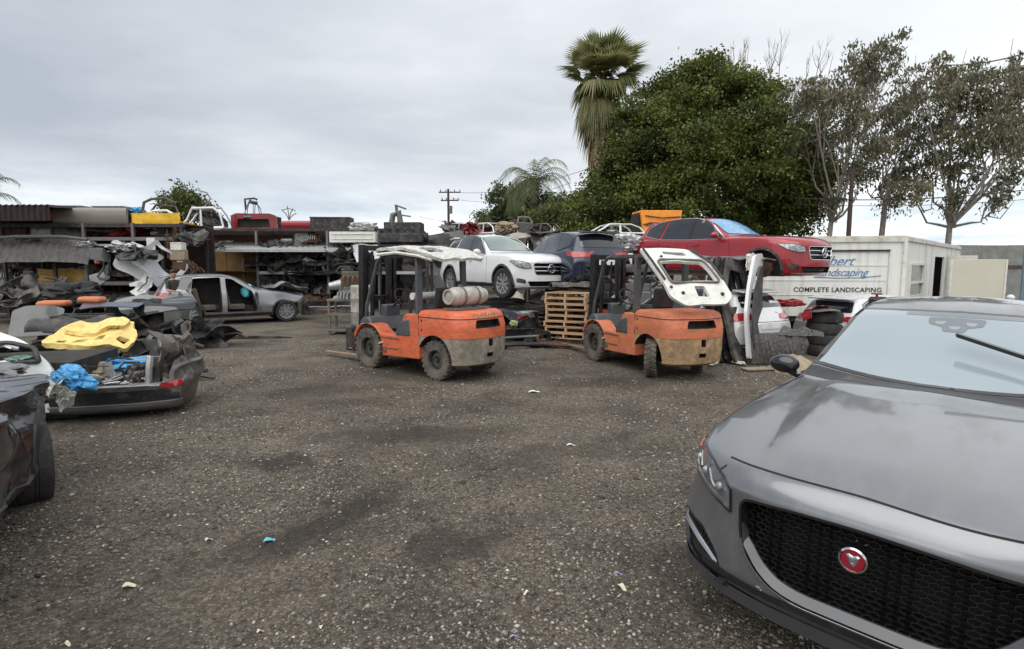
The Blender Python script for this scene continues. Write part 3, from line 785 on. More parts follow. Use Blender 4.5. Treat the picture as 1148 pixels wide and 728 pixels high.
def make_hero():
 t = thing('parked_suv', 'grey parked SUV with a round red grille badge filling the lower right foreground', 'car', (1.335, 2.085, 0), R(225))
 t.scale = (.965, .965, .965)
 t.rotation_euler = (R(-1.1), 0, R(225)); t.location.z = .012
 S = CarShape(HERO, 190)
 ra = HERO['ra']; W = HERO['W']; zw = HERO['rw']
 cc = []
 for x in (HERO['xf'], HERO['xr']):
  for sg in (1, -1):
   c = MB(); c.cyl((x, sg*(W-.30), zw+.01), (x, sg*(W+.2), zw+.01), ra, 48); cc.append(c)
 gp = round_poly([(-.31, .42), (.40, .42), (.57, .56), (.60, .76), (.57, .80), (.28, .834), (0, .845), (-.25, .836), (-.46, .812), (-.49, .77), (-.465, .56)], [.14, .14, .14, .05, .04, .1, .1, .1, .04, .05, .14], 5)
 g = MB(); g.prism(gp, -.45, .2, 'X'); cc.append(g)
 li = round_poly([(-.60, .22), (.60, .22), (.66, .34), (-.66, .34)], .03)
 g = MB(); g.prism(li, -.50, .2, 'X'); cc.append(g)
 sid = {}
 for sg in (1, -1):
  a = R(40)*sg
  poly = [(sg*q[0], q[1]) for q in [(.46, .36), (.58, .345), (.78, .37), (.96, .44), (1.03, .52), (.97, .585), (.78, .565), (.62, .555), (.52, .49)]]
  poly = round_poly(poly, .03)
  sid[sg] = poly
  g = MB(); g.prism(poly, 0, 3, 'Y')
  ca, sa = math.cos(a), math.sin(a)
  d0 = S.pt(a, (sg*.85, .50)); dd = d0.x*ca+d0.y*sa-.10
  g.v = [((dd+v[1])*ca-v[0]*sa, (dd+v[1])*sa+v[0]*ca, v[2]) for v in g.v]
  cc.append(g)
 S.body(t, 'hero', cc)
 for x in (HERO['xf'], HERO['xr']):
  for sg in (1, -1):
   make_wheel(t, (x, sg*.80, zw), zw, .255, 5, 'alloy', sg)
  for ax in 'LR':
   S.B(S.strip(ax, [(x+(ra+.02)*math.cos(a), zw+.01+(ra+.02)*math.sin(a)) for a in np.linspace(R(-16), R(196), 40)], .045, .008, .02, .05), 'arch_trim', M['hero_plastic'], t)
 def inside(p, poly):
  c = False; j = len(poly)-1
  for i in range(len(poly)):
   if (poly[i][1] > p[1]) != (poly[j][1] > p[1]) and p[0] < (poly[j][0]-poly[i][0])*(p[1]-poly[i][1])/(poly[j][1]-poly[i][1])+poly[i][0]: c = not c
   j = i
  return c
 mb = MB(); hw, hh = .0205, .0115      # half cell width, third height
 rows = 22
 seen = set()
 big = [(q[0]*.985, .68+(q[1]-.68)*.97+(.022 if q[1] < .6 else 0)) for q in gp]
 for r_ in range(-2, rows):
  for c_ in range(-16, 18):
   cx = c_*2*hw+(hw if r_ % 2 else 0); cz = .44+r_*hh*2.0
   hexp = [(cx, cz+hh*1.33), (cx+hw, cz+hh*.67), (cx+hw, cz-hh*.67), (cx, cz-hh*1.33), (cx-hw, cz-hh*.67), (cx-hw, cz+hh*.67)]
   for i in range(6):
    a, b = hexp[i], hexp[(i+1) % 6]
    k = tuple(sorted(((round(a[0], 3), round(a[1], 3)), (round(b[0], 3), round(b[1], 3)))))
    if k in seen or not (inside(a, big) and inside(b, big)): continue
    seen.add(k)
    pa, na = S.ray('F', a); pb, nb = S.ray('F', b)
    vs = []
    for p, n_ in ((pa, na), (pb, nb)):
     q0 = p+Vector((-.046, 0, 0)); q1 = p+Vector((-.062, 0, 0))
     e = (pb-pa).normalized().cross(Vector((1, 0, 0))).normalized()*.0028
     vs += [q0-e*.6, q0+e*.6, q1+e, q1-e]
    mb.add(vs, [(0, 1, 2, 3), (4, 7, 6, 5), (0, 4, 5, 1), (1, 5, 6, 2), (2, 6, 7, 3), (3, 7, 4, 0)])
 gr = mb.build('grille', M['black_gloss'], t, smooth=0)
 m = MB(); m.box((-.29, .05, .66), (.02, 1.0, .44)); m.build('radiator', M['void'], t)
 m = S.strip('F', gp, .012, .003, .05, .03, closed=True); m.build('grille_surround', M['black_gloss'], gr)
 lo = [p for p in gp if p[1] < .70]
 lo = sorted(lo, key=lambda p: p[0])
 lp = [(-.472, .69), (-.458, .60)]+[(p[0]*.97, p[1]+.012) for p in lo if -.43 < p[0] < .53 and p[1] < .56]+[(.56, .60), (.575, .69)]
 V_ = []; F_ = []
 Q = []
 for a, b in zip(lp, lp[1:]):
  k = max(1, int((Vector(a)-Vector(b)).length/.03))
  for j in range(k): Q.append(Vector(a).lerp(Vector(b), j/k))
 Q.append(Vector(lp[-1]))
 for i, q in enumerate(Q):
  p, n_ = S.ray('F', (q.x, q.y))
  w = .04*math.sin(PI*min(1, max(0.12, i/(len(Q)-1) if i < len(Q)/2 else 1-i/(len(Q)-1))*2.2) if True else 1)
  w = .030*min(1, (min(i, len(Q)-1-i)+1)/5)
  up = Vector((-q.x*.5, 0.0, 0))
  d = Vector((0, -q.x*.55, .45)).normalized()
  V_ += [p+Vector((.001, 0, -.004)), p+Vector((-.032, 0, 0))+d*w, p+Vector((-.045, 0, 0))+d*w, p+Vector((-.03, 0, -.01))]
 for i in range(len(Q)-1):
  for j in range(4):
   a = i*4+j; b = i*4+(j+1) % 4; F_.append((a, b, b+4, a+4))
 m = MB(); m.add(V_, F_); m.build('grille_blade', M['blade'], gr, smooth=30)
 m = S.strip('F', [(p[0]*1.0, p[1]-.004) for p in lo if -.47 < p[0] < .57], .008, .006, .02, .03); m.build('chrome_edge', M['chrome'], gr)
 p = S.pt('F', (0, .712));
 bt = MB()
 bt.lathe([(.001, .000), (.050, .000), (.054, .006), (.0535, .013), (.046, .017), (.043, .010), (.001, .010)], 48, 'X', (p.x-.014, 0, .712), closed=False)
 bo = bt.build('emblem', M['chrome'], t, smooth=40)
 m = MB(); m.lathe([(.001, .0105), (.043, .0105), (.0425, .013), (.001, .0145)], 40, 'X', (p.x-.014, 0, .712), closed=False); m.build('emblem_disc', M['badge_red'], bo)
 m = MB()
 bx = p.x-.014+.013
 face = [(-.026, .020), (-.017, .026), (0, .020), (.017, .026), (.026, .020), (.019, .000), (.013, -.014), (.008, -.025), (0, -.029), (-.008, -.025), (-.013, -.014), (-.019, .000)]
 vs = [(bx, y, .712+z) for y, z in face]+[(bx+.006, y*.72, .712+z*.78-.001) for y, z in face]+[(bx+.010, 0, .712)]
 fs = []
 n = len(face)
 for i in range(n):
  j = (i+1) % n; fs += [(i, j, j+n, i+n), (i+n, j+n, 2*n)]
 m.add(vs, fs); m.ico((bx+.008, 0, .701), .007, 1, (1, 1, .8))
 for sg in (1, -1): m.beam((bx+.008, sg*.005, .722), (bx+.008, sg*.015, .727), .005, .003)
 m.build('emblem_face', M['satin'], bo, smooth=25)
 m = MB()
 for z in (.25, .28, .31):
  pts = [S.pt('F', (y, z))+Vector((-.04, 0, 0)) for y in np.linspace(-.64, .64, 17)]; m.tube(pts, .006, 6)
 m.build('lower_grille', M['black_gloss'], t)
 m = S.patch('F', [(-.70, .365), (.70, .365), (.70, .425), (.40, .41), (-.40, .41), (-.70, .425)], .003, .01, .06); m.build('bumper_insert', M['hero_plastic'], t)
 for sg in (1, -1):
  a = R(40)*sg
 pts = [S.pt('F', (y, .262)) for y in np.linspace(-.66, .66, 21)]
 m = MB()
 def lip_ring(z0, off):
  L_ = [S.pt(-R(40), (-t_, z0), off) for t_ in np.linspace(1.10, .48, 12)]
  C_ = [S.pt('F', (y, z0), off) for y in np.linspace(-.48, .48, 13)]
  R_ = [S.pt(R(40), (t_, z0), off) for t_ in np.linspace(.48, 1.10, 12)]
  return L_+C_+R_
 A = lip_ring(.345, .012); B_ = lip_ring(.30, .040); C_ = lip_ring(.27, .012)
 vs = A+B_+C_; k = len(A)
 fs = [(i, i+1, i+1+k, i+k) for i in range(k-1)]+[(i+k, i+1+k, i+1+2*k, i+2*k) for i in range(k-1)]+[(i+2*k, i+1+2*k, i+1, i) for i in range(k-1)]
 m.add(vs, fs); m.build('bumper_lip', M['blade'], t, smooth=50)
 A = lip_ring(.262, .020); B_ = lip_ring(.215, .030); C_ = lip_ring(.18, -.03); D_ = lip_ring(.20, -.10)
 vs = A+B_+C_+D_; fs = []
 for q in range(4):
  for i in range(k-1):
   a0 = q*k+i; b0 = ((q+1) % 4)*k+i; fs.append((a0, a0+1, b0+1, b0))
 m = MB(); m.add(vs, fs); m.build('front_skirt', M['hero_plastic'], t, smooth=50)
 for sg in (1, -1):
  a = R(40)*sg
  poly = sid[sg]
  top = [(sg*1.0, .545), (sg*.84, .50), (sg*.66, .47), (sg*.49, .385)]
  m = MB()
  w = [.018, .026, .024, .008]
  vs = []
  for (q, ww) in zip(top, w):
   p_ = S.pt(a, q, -.012)
   n_ = S.ray(a, q)[1]
   vs += [p_+Vector((0, 0, ww)), p_+n_*.014, p_-Vector((0, 0, ww)), p_-n_*.03]
  fs = []
  for i in range(3):
   for j in range(4): fs.append((i*4+j, i*4+(j+1) % 4, i*4+4+(j+1) % 4, i*4+4+j))
  m.add(vs, fs+[(0, 3, 2, 1), (12, 13, 14, 15)])
  m.build('intake_blade', M['satin'], t, smooth=50, bevel=.004)
  m = S.strip(a, poly, .010, .003, .02, .03, closed=True); m.build('intake_frame', M['black_gloss'], t)
  m = MB()
  for tt in np.arange(.50, 1.0, .026):
   lo_, hi_ = .36+max(0, (tt-.6))*.18, min(.55, .42+(tt-.46)*.9)
   if hi_-lo_ > .03:
    m.beam(S.pt(a, (sg*tt, lo_), -.05), S.pt(a, (sg*(tt+.02), hi_), -.05), .006, .006)
    m.beam(S.pt(a, (sg*tt, hi_), -.05), S.pt(a, (sg*(tt+.03), lo_+.01), -.05), .006, .006)
  m.build('intake_mesh', M['black_gloss'], t)
  hp = [(.455, .715), (.55, .737), (.65, .762), (.76, .788), (.88, .815), (.98, .86), (1.0, .905), (.93, .935), (.80, .92), (.65, .895), (.53, .862), (.465, .825)]
  hp = [(sg*x, z) for x, z in hp]
  hd = S.patch(a, hp, .006, .03, .03).build('headlight', M['lens_dark'], t, smooth=60)
  S.strip(a, hp, .010, .008, .02, .03, closed=True).build('headlight_frame', M['black_gloss'], hd)
  m = S.strip(a, [(sg*x, z) for x, z in [(.50, .742), (.62, .765), (.75, .80), (.87, .83), (.95, .868)]], .016, .0105, .006, .03); m.build('light_guide', M['chrome'], hd)
  m = S.strip(a, [(sg*x, z) for x, z in [(.50, .81), (.58, .785), (.66, .85), (.75, .83), (.83, .885)]], .014, .0105, .006, .02); m.build('light_guide', M['chrome'], hd)
  for q in ((.54, .81), (.69, .835), (.82, .86)):
   p_, n_ = S.ray(a, (sg*q[0], q[1])); m = MB(); m.ico(p_+n_*.002, .021, 2, (1, 1, 1)); m.build('projector', M['lens'], hd)
  m = S.patch(a, [(sg*x, z) for x, z in [(.93, .865), (.985, .90), (.96, .918), (.90, .89)]], .0115, .01, .02); m.build('side_marker', M['lens_amber'], hd)
  m = S.strip(a, [(sg*x, z-.018) for x, z in hp[:6]], .014, .006, .01, .03); m.build('headlight_lip', M['hero'], t)
 S.strip('T', [(-.085-.50*(abs(y)/.965)**3.3+.02*sst(-.1, .4, y), y) for y in np.linspace(-.60, .60, 31)], .010, .002, .01, .03).build('panel_gap', M['seam'], t)
 for sg in (1, -1):
  S.strip(R(40)*sg, [(sg*.555, .910), (sg*.575, .882)], .010, .002, .01, .02).build('panel_gap', M['seam'], t)
  S.strip('T', [(-.62, sg*.835), (-.9, sg*.838), (-1.3, sg*.825), (-1.62, sg*.80), (-1.78, sg*.77)], .009, .002, .01, .03).build('panel_gap', M['seam'], t)
  S.strip('L' if sg > 0 else 'R', [(-1.60, .36), (-1.60, .80), (-1.70, 1.03)], .008, .002, .006, .05).build('panel_gap', M['seam'], t)
  S.strip('L' if sg > 0 else 'R', [(-2.84, .36), (-2.86, 1.06)], .008, .002, .006, .05).build('panel_gap', M['seam'], t)
 def sx(x0, x1, c0, c1, y): return x0
 lower = [(-1.74-.22*(abs(y)/.745)**2.2, y) for y in np.linspace(-.745, .745, 17)]
 upper = [(-2.50-.10*(abs(y)/.60)**2.2, y) for y in np.linspace(.61, -.61, 15)]
 poly = lower+upper
 ws = S.patch('T', poly, .003, .012, .05).build('windscreen', M['glass_hero'], t, smooth=60)
 S.strip('T', poly, .032, .0045, .012, .04, closed=True).build('windscreen_frame', M['black_gloss'], t)
 band = [(-2.43-.09*(abs(y)/.56)**2.2, y) for y in np.linspace(-.30, .565, 12)]+[(-2.49-.10*(abs(y)/.56)**2.2, y) for y in np.linspace(.555, -.30, 12)]
 S.patch('T', band, .0045, .006, .05).build('shade_band', M['glass_band'], ws)
 sp_ = round_poly([(-2.45, -.16), (-2.45, .16), (-2.38, .15), (-2.35, .07), (-2.30, .06), (-2.30, -.06), (-2.35, -.07), (-2.38, -.15)], .02)
 sp_ = [(x+.03, y) for x, y in sp_]
 S.patch('T', sp_, .0055, .006, .03).build('sensor_cover', M['glass_band'], ws)
 for q in ((-2.36, -.085), (-2.36, .085), (-2.31, 0)):
  S.patch('T', round_poly([(q[0]-.018, q[1]-.035), (q[0]-.018, q[1]+.035), (q[0]+.016, q[1]+.018), (q[0]+.016, q[1]-.018)], .01), .0065, .003, .03).build('sensor_window', M['satin'], ws)
 cow = [(-1.60-.20*(abs(y)/.76)**2.2, y) for y in np.linspace(-.78, .78, 17)]+[(-1.715-.22*(abs(y)/.76)**2.2, y) for y in np.linspace(.77, -.77, 17)]
 S.patch('T', cow, .002, .01, .05).build('cowl', M['hero_plastic'], t)
 for ax in 'LR':
  for nm, pl in side_windows(4.73):
   pl = [(x-.10, z+.012) for x, z in pl]
   S.patch(ax, round_poly(pl, .03, 3), .004, .012, .07).build(nm, M['glass_dark'], t)
 for sg in (1, -1):
  m = MB()
  m.ico((-2.02, sg*.985, 1.14), .10, 3, (.72, 1.1, .74)); m.beam((-1.98, sg*.86, 1.07), (-2.02, sg*1.0, 1.11), .06, .03)
  mo = m.build('side_mirror', M['black_gloss'], t, smooth=60)
  m = MB(); m.ico((-2.05, sg*.985, 1.14), .09, 2, (.4, 1.08, .7)); m.build('mirror_glass', M['satin'], mo, smooth=60)
  m = MB(); m.ico((-2.0, sg*1.08, 1.15), .02, 1, (1.4, .4, .9)); m.build('mirror_repeater', M['lens'], mo)
 m = MB()
 W0 = Vector((-1.78, .90, 1.12)); W1 = Vector((-1.93, .62, 1.315)); W2 = Vector((-2.06, .04, 1.475))
 m.tube([W0, W0.lerp(W1, .5)+Vector((0, 0, .02)), W1], [.016, .012, .009], 8)
 wi = m.build('raised_wiper', M['hero_plastic'], t, smooth=50)
 m = MB(); a = W1+(W1-W2).normalized()*.30; m.beam(a, W2, .030, .016, up=(0, -.5, 1)); m.beam(a+Vector((0, 0, -.014)), W2+Vector((0, 0, -.014)), .006, .014, up=(0, -.5, 1)); m.box(W1, (.06, .09, .03), rot=(0, 0, .2))
 m.build('wiper_blade', M['black_gloss'], wi, bevel=.003)
 return t
M['lens_dark'] = mat('smoked_lamp_cover', (0.10, 0.105, 0.11), 0.06, 0.1, 1.0, 0.6, 12, spec=0.8, dirt=(0.30, 0.31, 0.32), dirt_amt=0.35, dscale=18)
def in_poly(p, poly):
 c = False; j = len(poly)-1
 for i in range(len(poly)):
  a = poly[i]; b = poly[j]
  if (a[1] > p[1]) != (b[1] > p[1]) and p[0] < (b[0]-a[0])*(p[1]-a[1])/(b[1]-a[1])+a[0]: c = not c
  j = i
 return c
def sheet(outline, holes, fn, h=0.08, thick=0.02, mb=None):
 """flat outline with holes, mapped to 3D by fn(u,v), given a thickness along the local normal"""
 mb = mb or MB()
 pts = []; edges = []
 def loop(poly):
  B = []
  for i in range(len(poly)):
   a = Vector(poly[i]); b = Vector(poly[(i+1) % len(poly)])
   k = max(1, int((b-a).length/h))
   for j in range(k): B.append(a.lerp(b, j/k))
  o = len(pts); n = len(B); pts.extend(B)
  edges.extend([(o+i, o+(i+1) % n) for i in range(n)])
  return [(p.x, p.y) for p in B]
 O = loop(outline); H = [loop(q) for q in holes]
 border = list(pts)
 xs = [p[0] for p in O]; ys = [p[1] for p in O]
 x = min(xs)+h/2
 while x < max(xs):
  y = min(ys)+h/2
  while y < max(ys):
   if in_poly((x, y), O) and not any(in_poly((x, y), q) for q in H) and min((Vector((x, y))-b).length_squared for b in border) > (h*.4)**2:
    pts.append(Vector((x+rnd.uniform(-.1, .1)*h, y+rnd.uniform(-.1, .1)*h)))
   y += h
  x += h
 V2, E2, F2, *_ = delaunay_2d_cdt(pts, edges, [], 0, 1e-7)
 F = []
 for f in F2:
  c = sum((V2[i] for i in f), Vector((0, 0)))/len(f)
  if in_poly(c, O) and not any(in_poly(c, q) for q in H): F.append(tuple(f))
 P = [Vector(fn(v.x, v.y)) for v in V2]
 Nn = [Vector((0, 0, 0)) for _ in P]
 for f in F:
  n = (P[f[1]]-P[f[0]]).cross(P[f[2]]-P[f[0]])
  for i in f: Nn[i] += n
 bot = [p-(n.normalized() if n.length > 0 else Vector((0, 0, 1)))*thick for p, n in zip(P, Nn)]
 k = len(P)
 fs = list(F)+[tuple(k+i for i in reversed(f)) for f in F]
 ec = set()
 for f in F:
  for i in range(len(f)): ec.add((f[i], f[(i+1) % len(f)]))
 for (a, b) in ec:
  if (b, a) not in ec: fs.append((b, a, a+k, b+k))
 return mb.add(P+bot, fs)
def make_forklift(label, loc, rz, weight='fl_grey', upper='fl_orange', mast_h=2.45, steer=0.0, sc=1.0, letters=True, group=None, guard_h=2.05, tank=True, wheel_f=None, lift=.08):
 t = thing('forklift', label, 'forklift', loc, rz, group, sc=sc)
 WB = 1.78; FR = .36; RR = .315; hw = .60
 up = M[upper]
 for sg in (1, -1):
  out = [(.44, .50), (.42, .62), (.33, .735), (.18, .80), (-.02, .815), (-.20, .80), (-.31, .72), (-.40, .655), (-.86, .655), (-.93, .74), (-1.02, .99), (-1.08, 1.04), (-1.42, 1.05), (-1.42, .30), (-.46, .27)]
  for a in np.linspace(R(-15), R(155), 12): out.append(((FR+.075)*math.cos(PI-a+R(0)) if False else -(FR+.075)*math.cos(a), .36+(FR+.075)*math.sin(a)))
  m = MB(); m.prism(out, sg*.30, sg*hw, 'Y')
  m.build('side_panel', up, t, bevel=.018, seg=3)
 for sg in (1, -1):
  m = MB(); m.box((-.66, sg*(hw+.004), .42), (.42, .02, .012)); m.box((-.66, sg*(hw+.004), .60), (.50, .02, .012)); m.box((-.5, sg*(hw-.01), .36), (.10, .05, .05)); m.build('step_edge', M['fl_dark'], t)
 m = MB(); m.box((-.55, 0, .42), (1.3, .62, .36)); m.box((.10, 0, .42), (.5, .6, .3)); m.build('chassis', M['dark_steel'], t, bevel=.01)
 m = MB(); m.box((-.58, 0, .635), (.62, 1.1, .03)); m.build('floor_plate', M['dark_steel'], t)
 m = MB(); m.prism([(-.90, .66), (-.96, .80), (-1.10, .97), (-1.20, 1.0), (-1.70, 1.02), (-1.70, .60)], -.46, .46, 'Y'); m.build('bonnet', M['fl_dark'], t, bevel=.04, seg=3)
 for sg in (1, -1):
  m = MB(); m.prism([(-.80, .655), (-.84, .78), (-.95, .90), (-1.10, .955), (-1.20, .96), (-1.20, .66)], sg*.40, sg*(hw+.012), 'Y'); m.build('bonnet_corner', M['fl_dark'], t, bevel=.03, seg=3)
  m = MB(); m.box((-.40, sg*(hw+.004), .50), (.16, .012, .035), rot=(0, .2, 0)); m.build('maker_plate', M['letters'], t)
  for z in (.80, .96): m = MB(); m.cyl((-1.50, sg*(hw-.01), z), (-1.50, sg*(hw+.016), z), .016, 8); m.build('bolt', M['dark_steel'], t)
  m = MB(); m.beam((-1.425, sg*(hw+.004), .70), (-1.425, sg*(hw+.002), 1.05), .006, .012, up=(1, 0, 0)); m.build('cover_gap', M['seam'], t)
 def plan(z, x0, x1, w, rc, bow):
  pts = []
  pts.append((x0, w));
  for i in range(9):
   a = PI/2*i/8
   pts.append((x1+rc-rc*math.sin(a), w-rc+rc*math.cos(a)))
  n = 6
  for i in range(1, n):
   y = (w-rc)*(1-2*i/n); pts.append((x1-bow*(1-(y/(w-rc))**2), y))
  for i in range(9):
   a = PI/2*(1-i/8)
   pts.append((x1+rc-rc*math.sin(a), -(w-rc+rc*math.cos(a))))
  pts.append((x0, -w))
  return [(p[0], p[1], z) for p in pts]
 def loft(rings):
  m = MB(); vs = [p for r_ in rings for p in r_]; k = len(rings[0]); fs = []
  for i in range(len(rings)-1):
   for j in range(k): fs.append((i*k+j, i*k+(j+1) % k, (i+1)*k+(j+1) % k, (i+1)*k+j))
  fs.append(tuple(range(k))); fs.append(tuple((len(rings)-1)*k+j for j in reversed(range(k))))
  return m.add(vs, fs)
 def boolcut(mb, name, mats, cutters):
  o = mb.build(name, [mats, M['void']], None, smooth=0)
  cs = []
  for i, c in enumerate(cutters):
   co = c.build('cutter', M['void'], None, smooth=0); cs.append(co)
   md = o.modifiers.new('b', 'BOOLEAN'); md.operation = 'DIFFERENCE'; md.solver = 'EXACT'; md.object = co
   try: md.material_mode = 'TRANSFER'
   except Exception: pass
  dg = bpy.context.evaluated_depsgraph_get()
  me = bpy.data.meshes.new_from_object(o.evaluated_get(dg)); o.modifiers.clear(); o.data = me; me.name = name
  for c in cs: bpy.data.objects.remove(c)
  me.shade_smooth(); me.set_sharp_from_angle(angle=R(30))
  md = o.modifiers.new('bevel', 'BEVEL'); md.width = .012; md.segments = 2; md.limit_method = 'ANGLE'; md.angle_limit = R(40)
  o.parent = t
  return o
 X1 = -2.42
 lower = loft([plan(.24, -1.42, X1+.10, .53, .24, .05), plan(.28, -1.42, X1+.03, .585, .26, .06), plan(.50, -1.42, X1+.0, .60, .28, .07), plan(.695, -1.42, X1+.0, .60, .28, .07)])
 arch = []
 for sg in (1, -1):
  c = MB(); c.cyl((-WB, sg*.26, .33), (-WB, sg*.8, .33), RR+.085, 32); arch.append(c)
 c = MB(); c.box((X1-.02, 0, .42), (.26, .14, .07)); sl = [c]
 c = MB(); c.box((X1-.04, 0, .62), (.16, .09, .12)); sl.append(c)
 boolcut(lower, 'counterweight', M[weight], arch+sl)
 upw = loft([plan(.699, -1.42, X1-.005, .603, .28, .07), plan(.86, -1.42, X1-.005, .607, .28, .07), plan(.885, -1.42, X1-.0, .607, .28, .07), plan(1.06, -1.42, X1+.05, .595, .28, .07), plan(1.10, -1.44, X1+.085, .575, .27, .07), plan(1.125, -1.48, X1+.14, .53, .25, .06)])
 c = MB(); c.prism(round_poly([(-.30, .86), (.30, .86), (.26, .99), (-.26, .99)], .03), X1-.3, X1+.12, 'X')
 a2 = []
 for sg in (1, -1):
  cc = MB(); cc.cyl((-WB, sg*.26, .33), (-WB, sg*.8, .33), RR+.085, 32); a2.append(cc)
 boolcut(upw, 'rear_cover', up, [c]+a2)
 m = MB()
 k0 = plan(1.012, -1.42, X1+.033, .602, .28, .07); m.tube([Vector(p)+Vector((0, 0, 0)) for p in k0], .006, 5)
 m.build('cover_seam', M['seam'], t)
 if letters:
  vs, fs = text_mesh('TOYOTA', .135, .006, bold=True, spacing=1.15)
  m = MB(); q = []
  for x, y, z in vs:
   w = x*-1.0   # along -Y is to the right when seen from behind
   yy = w
   xx = X1+.048-.07*(1-(yy/.32)**2)-.003
   q.append((xx-z-.004, yy, 1.05+y))
  m.add(q, fs); m.build('lettering', M['letters'], t, smooth=0)
 for sg in (1, -1):
  make_wheel(t, (0, sg*.50, FR), FR, .24, 0, 'alloy_dark', sg, lug=True, rim=.54, tyre_mat='rubber_dusty')
  make_wheel(t, (-WB, sg*.485, RR), RR, .20, 0, 'alloy_dark', sg, lug=True, rim=.52, steer=steer, tyre_mat='rubber_dusty')
 m = MB(); m.cyl((0, -.5, FR), (0, .5, FR), .06, 10); m.cyl((-WB, -.44, RR), (-WB, .44, RR), .05, 10); m.box((-WB, 0, RR), (.14, .6, .16)); m.build('axle', M['dark_steel'], t)
 m = MB(); m.prism([(.32, .70), (.28, .84), (.16, .93), (.02, .93), (-.06, .82), (-.12, .66)], -.56, .56, 'Y'); m.box((.10, .0, 1.0), (.18, .34, .26)); m.build('dashboard', M['fl_dark'], t, bevel=.03)
 m = MB(); m.tube([(0, .0, 1.1), (-.26, 0, 1.26)], .022, 8)
 c0 = Vector((-.28, 0, 1.28)); ax = Vector((-.26, 0, .16)).normalized(); u = Vector((0, 1, 0)); v = ax.cross(u)
 m.tube([c0+(u*math.cos(a)+v*math.sin(a))*.17 for a in np.linspace(0, 2*PI, 24, endpoint=False)], .013, 8, closed=True)
 for a in (0, 2.1, 4.2): m.tube([c0, c0+(u*math.cos(a)+v*math.sin(a))*.17], .009, 6)
 m.build('steering_wheel', M['plastic'], t)
 m = MB()
 for i in range(4): m.tube([(-.02, -.22-.07*i, 1.12), (-.08, -.22-.07*i, 1.32)], .007, 6); m.ico((-.08, -.22-.07*i, 1.33), .02, 1)
 m.build('lever', M['plastic'], t)
 m = MB(); m.box((-1.18, 0, 1.10), (.46, .46, .14)); m.box((-1.42, 0, 1.30), (.11, .42, .36), rot=(0, -.16, 0)); m.build('seat', M['seat_black'], t, bevel=.04, seg=3)
 g = MB()
 gh = guard_h
 for sg in (1, -1):
  g.tube([(.16, sg*.52, .78), (.10, sg*.52, 1.15), (-.22, sg*.50, gh-.10), (-.34, sg*.50, gh-.02), (-.5, sg*.50, gh)], .034, 8)
  g.beam((-1.36, sg*.53, .98), (-1.34, sg*.51, gh-.01), .12, .055, up=(1, 0, 0))
  g.beam((-.45, sg*.50, gh), (-1.55, sg*.50, gh), .05, .06)
 g.beam((-.42, -.50, gh), (-.42, .50, gh), .06, .05); g.beam((-1.54, -.50, gh), (-1.54, .50, gh), .06, .05)
 for i in range(6): g.beam((-.45, -.40+.16*i, gh), (-1.54, -.40+.16*i, gh), .02, .05)
 g.build('overhead_guard', M['fl_dark'], t, bevel=.006)
 for sg in (1, -1):
  m = MB(); m.T = Matrix.Translation((.52, 0, 0)) @ Matrix.Rotation(R(-2), 4, 'Y')
  m.beam((0, sg*.36, .10), (0, sg*.36, mast_h), .07, .14, up=(1, 0, 0)); m.beam((.02, sg*.27, .16), (.02, sg*.27, mast_h-.03), .06, .12, up=(1, 0, 0))
  m.build('mast_rail', M['mast'], t, bevel=.006)
  m = MB(); m.T = Matrix.Translation((.46, 0, 0)) @ Matrix.Rotation(R(-2), 4, 'Y'); m.cyl((-.05, sg*.21, .2), (-.05, sg*.21, mast_h*.62), .04, 10); m.cyl((-.05, sg*.21, mast_h*.6), (-.05, sg*.21, mast_h-.12), .025, 10, ); m.build('lift_cylinder', M['mast'], t)
  m = MB(); m.T = Matrix.Translation((.52, 0, 0)) @ Matrix.Rotation(R(-2), 4, 'Y')
  m.beam((.05, sg*.11, .5), (.05, sg*.11, mast_h-.15), .018, .05, up=(1, 0, 0)); m.build('lift_chain', M['mast'], t)
 m = MB(); m.T = Matrix.Translation((.52, 0, 0)) @ Matrix.Rotation(R(-2), 4, 'Y')
 for z in (.22, mast_h*.55, mast_h-.06): m.beam((-.03, -.36, z), (-.03, .36, z), .05, .10)
 m.build('mast_crossbar', M['mast'], t)
 m = MB(); m.tube([(.40, .13, mast_h-.2), (.36, .14, 1.6), (.42, .16, 1.0), (.56, .16, .55)], .014, 6); m.tube([(.40, -.13, mast_h-.2), (.36, -.14, 1.5), (.42, -.16, .9), (.56, -.16, .55)], .014, 6); m.build('hydraulic_hose', M['cable'], t)
 m = MB(); xo = .64
 m.box((xo, 0, .20+lift), (.05, 1.0, .10)); m.box((xo, 0, .56+lift), (.05, 1.0, .10))
 for y in (-.44, -.16, .16, .44): m.box((xo-.03, y, .38+lift), (.04, .06, .44))
 m.build('carriage', M['dark_steel'], t, bevel=.006)
 for sg in (1, -1):
  y = sg*.30; m = MB()
  prof = [(xo+.03, .62+lift), (xo+.075, .62+lift), (xo+.08, .05+lift), (xo+.55, .035+lift), (xo+1.25, .018+lift), (xo+1.27, .0+lift), (xo+.03, .0+lift)]
  m.prism(prof, y-.06, y+.06, 'Y'); m.build('fork', M['fork'], t, bevel=.006)
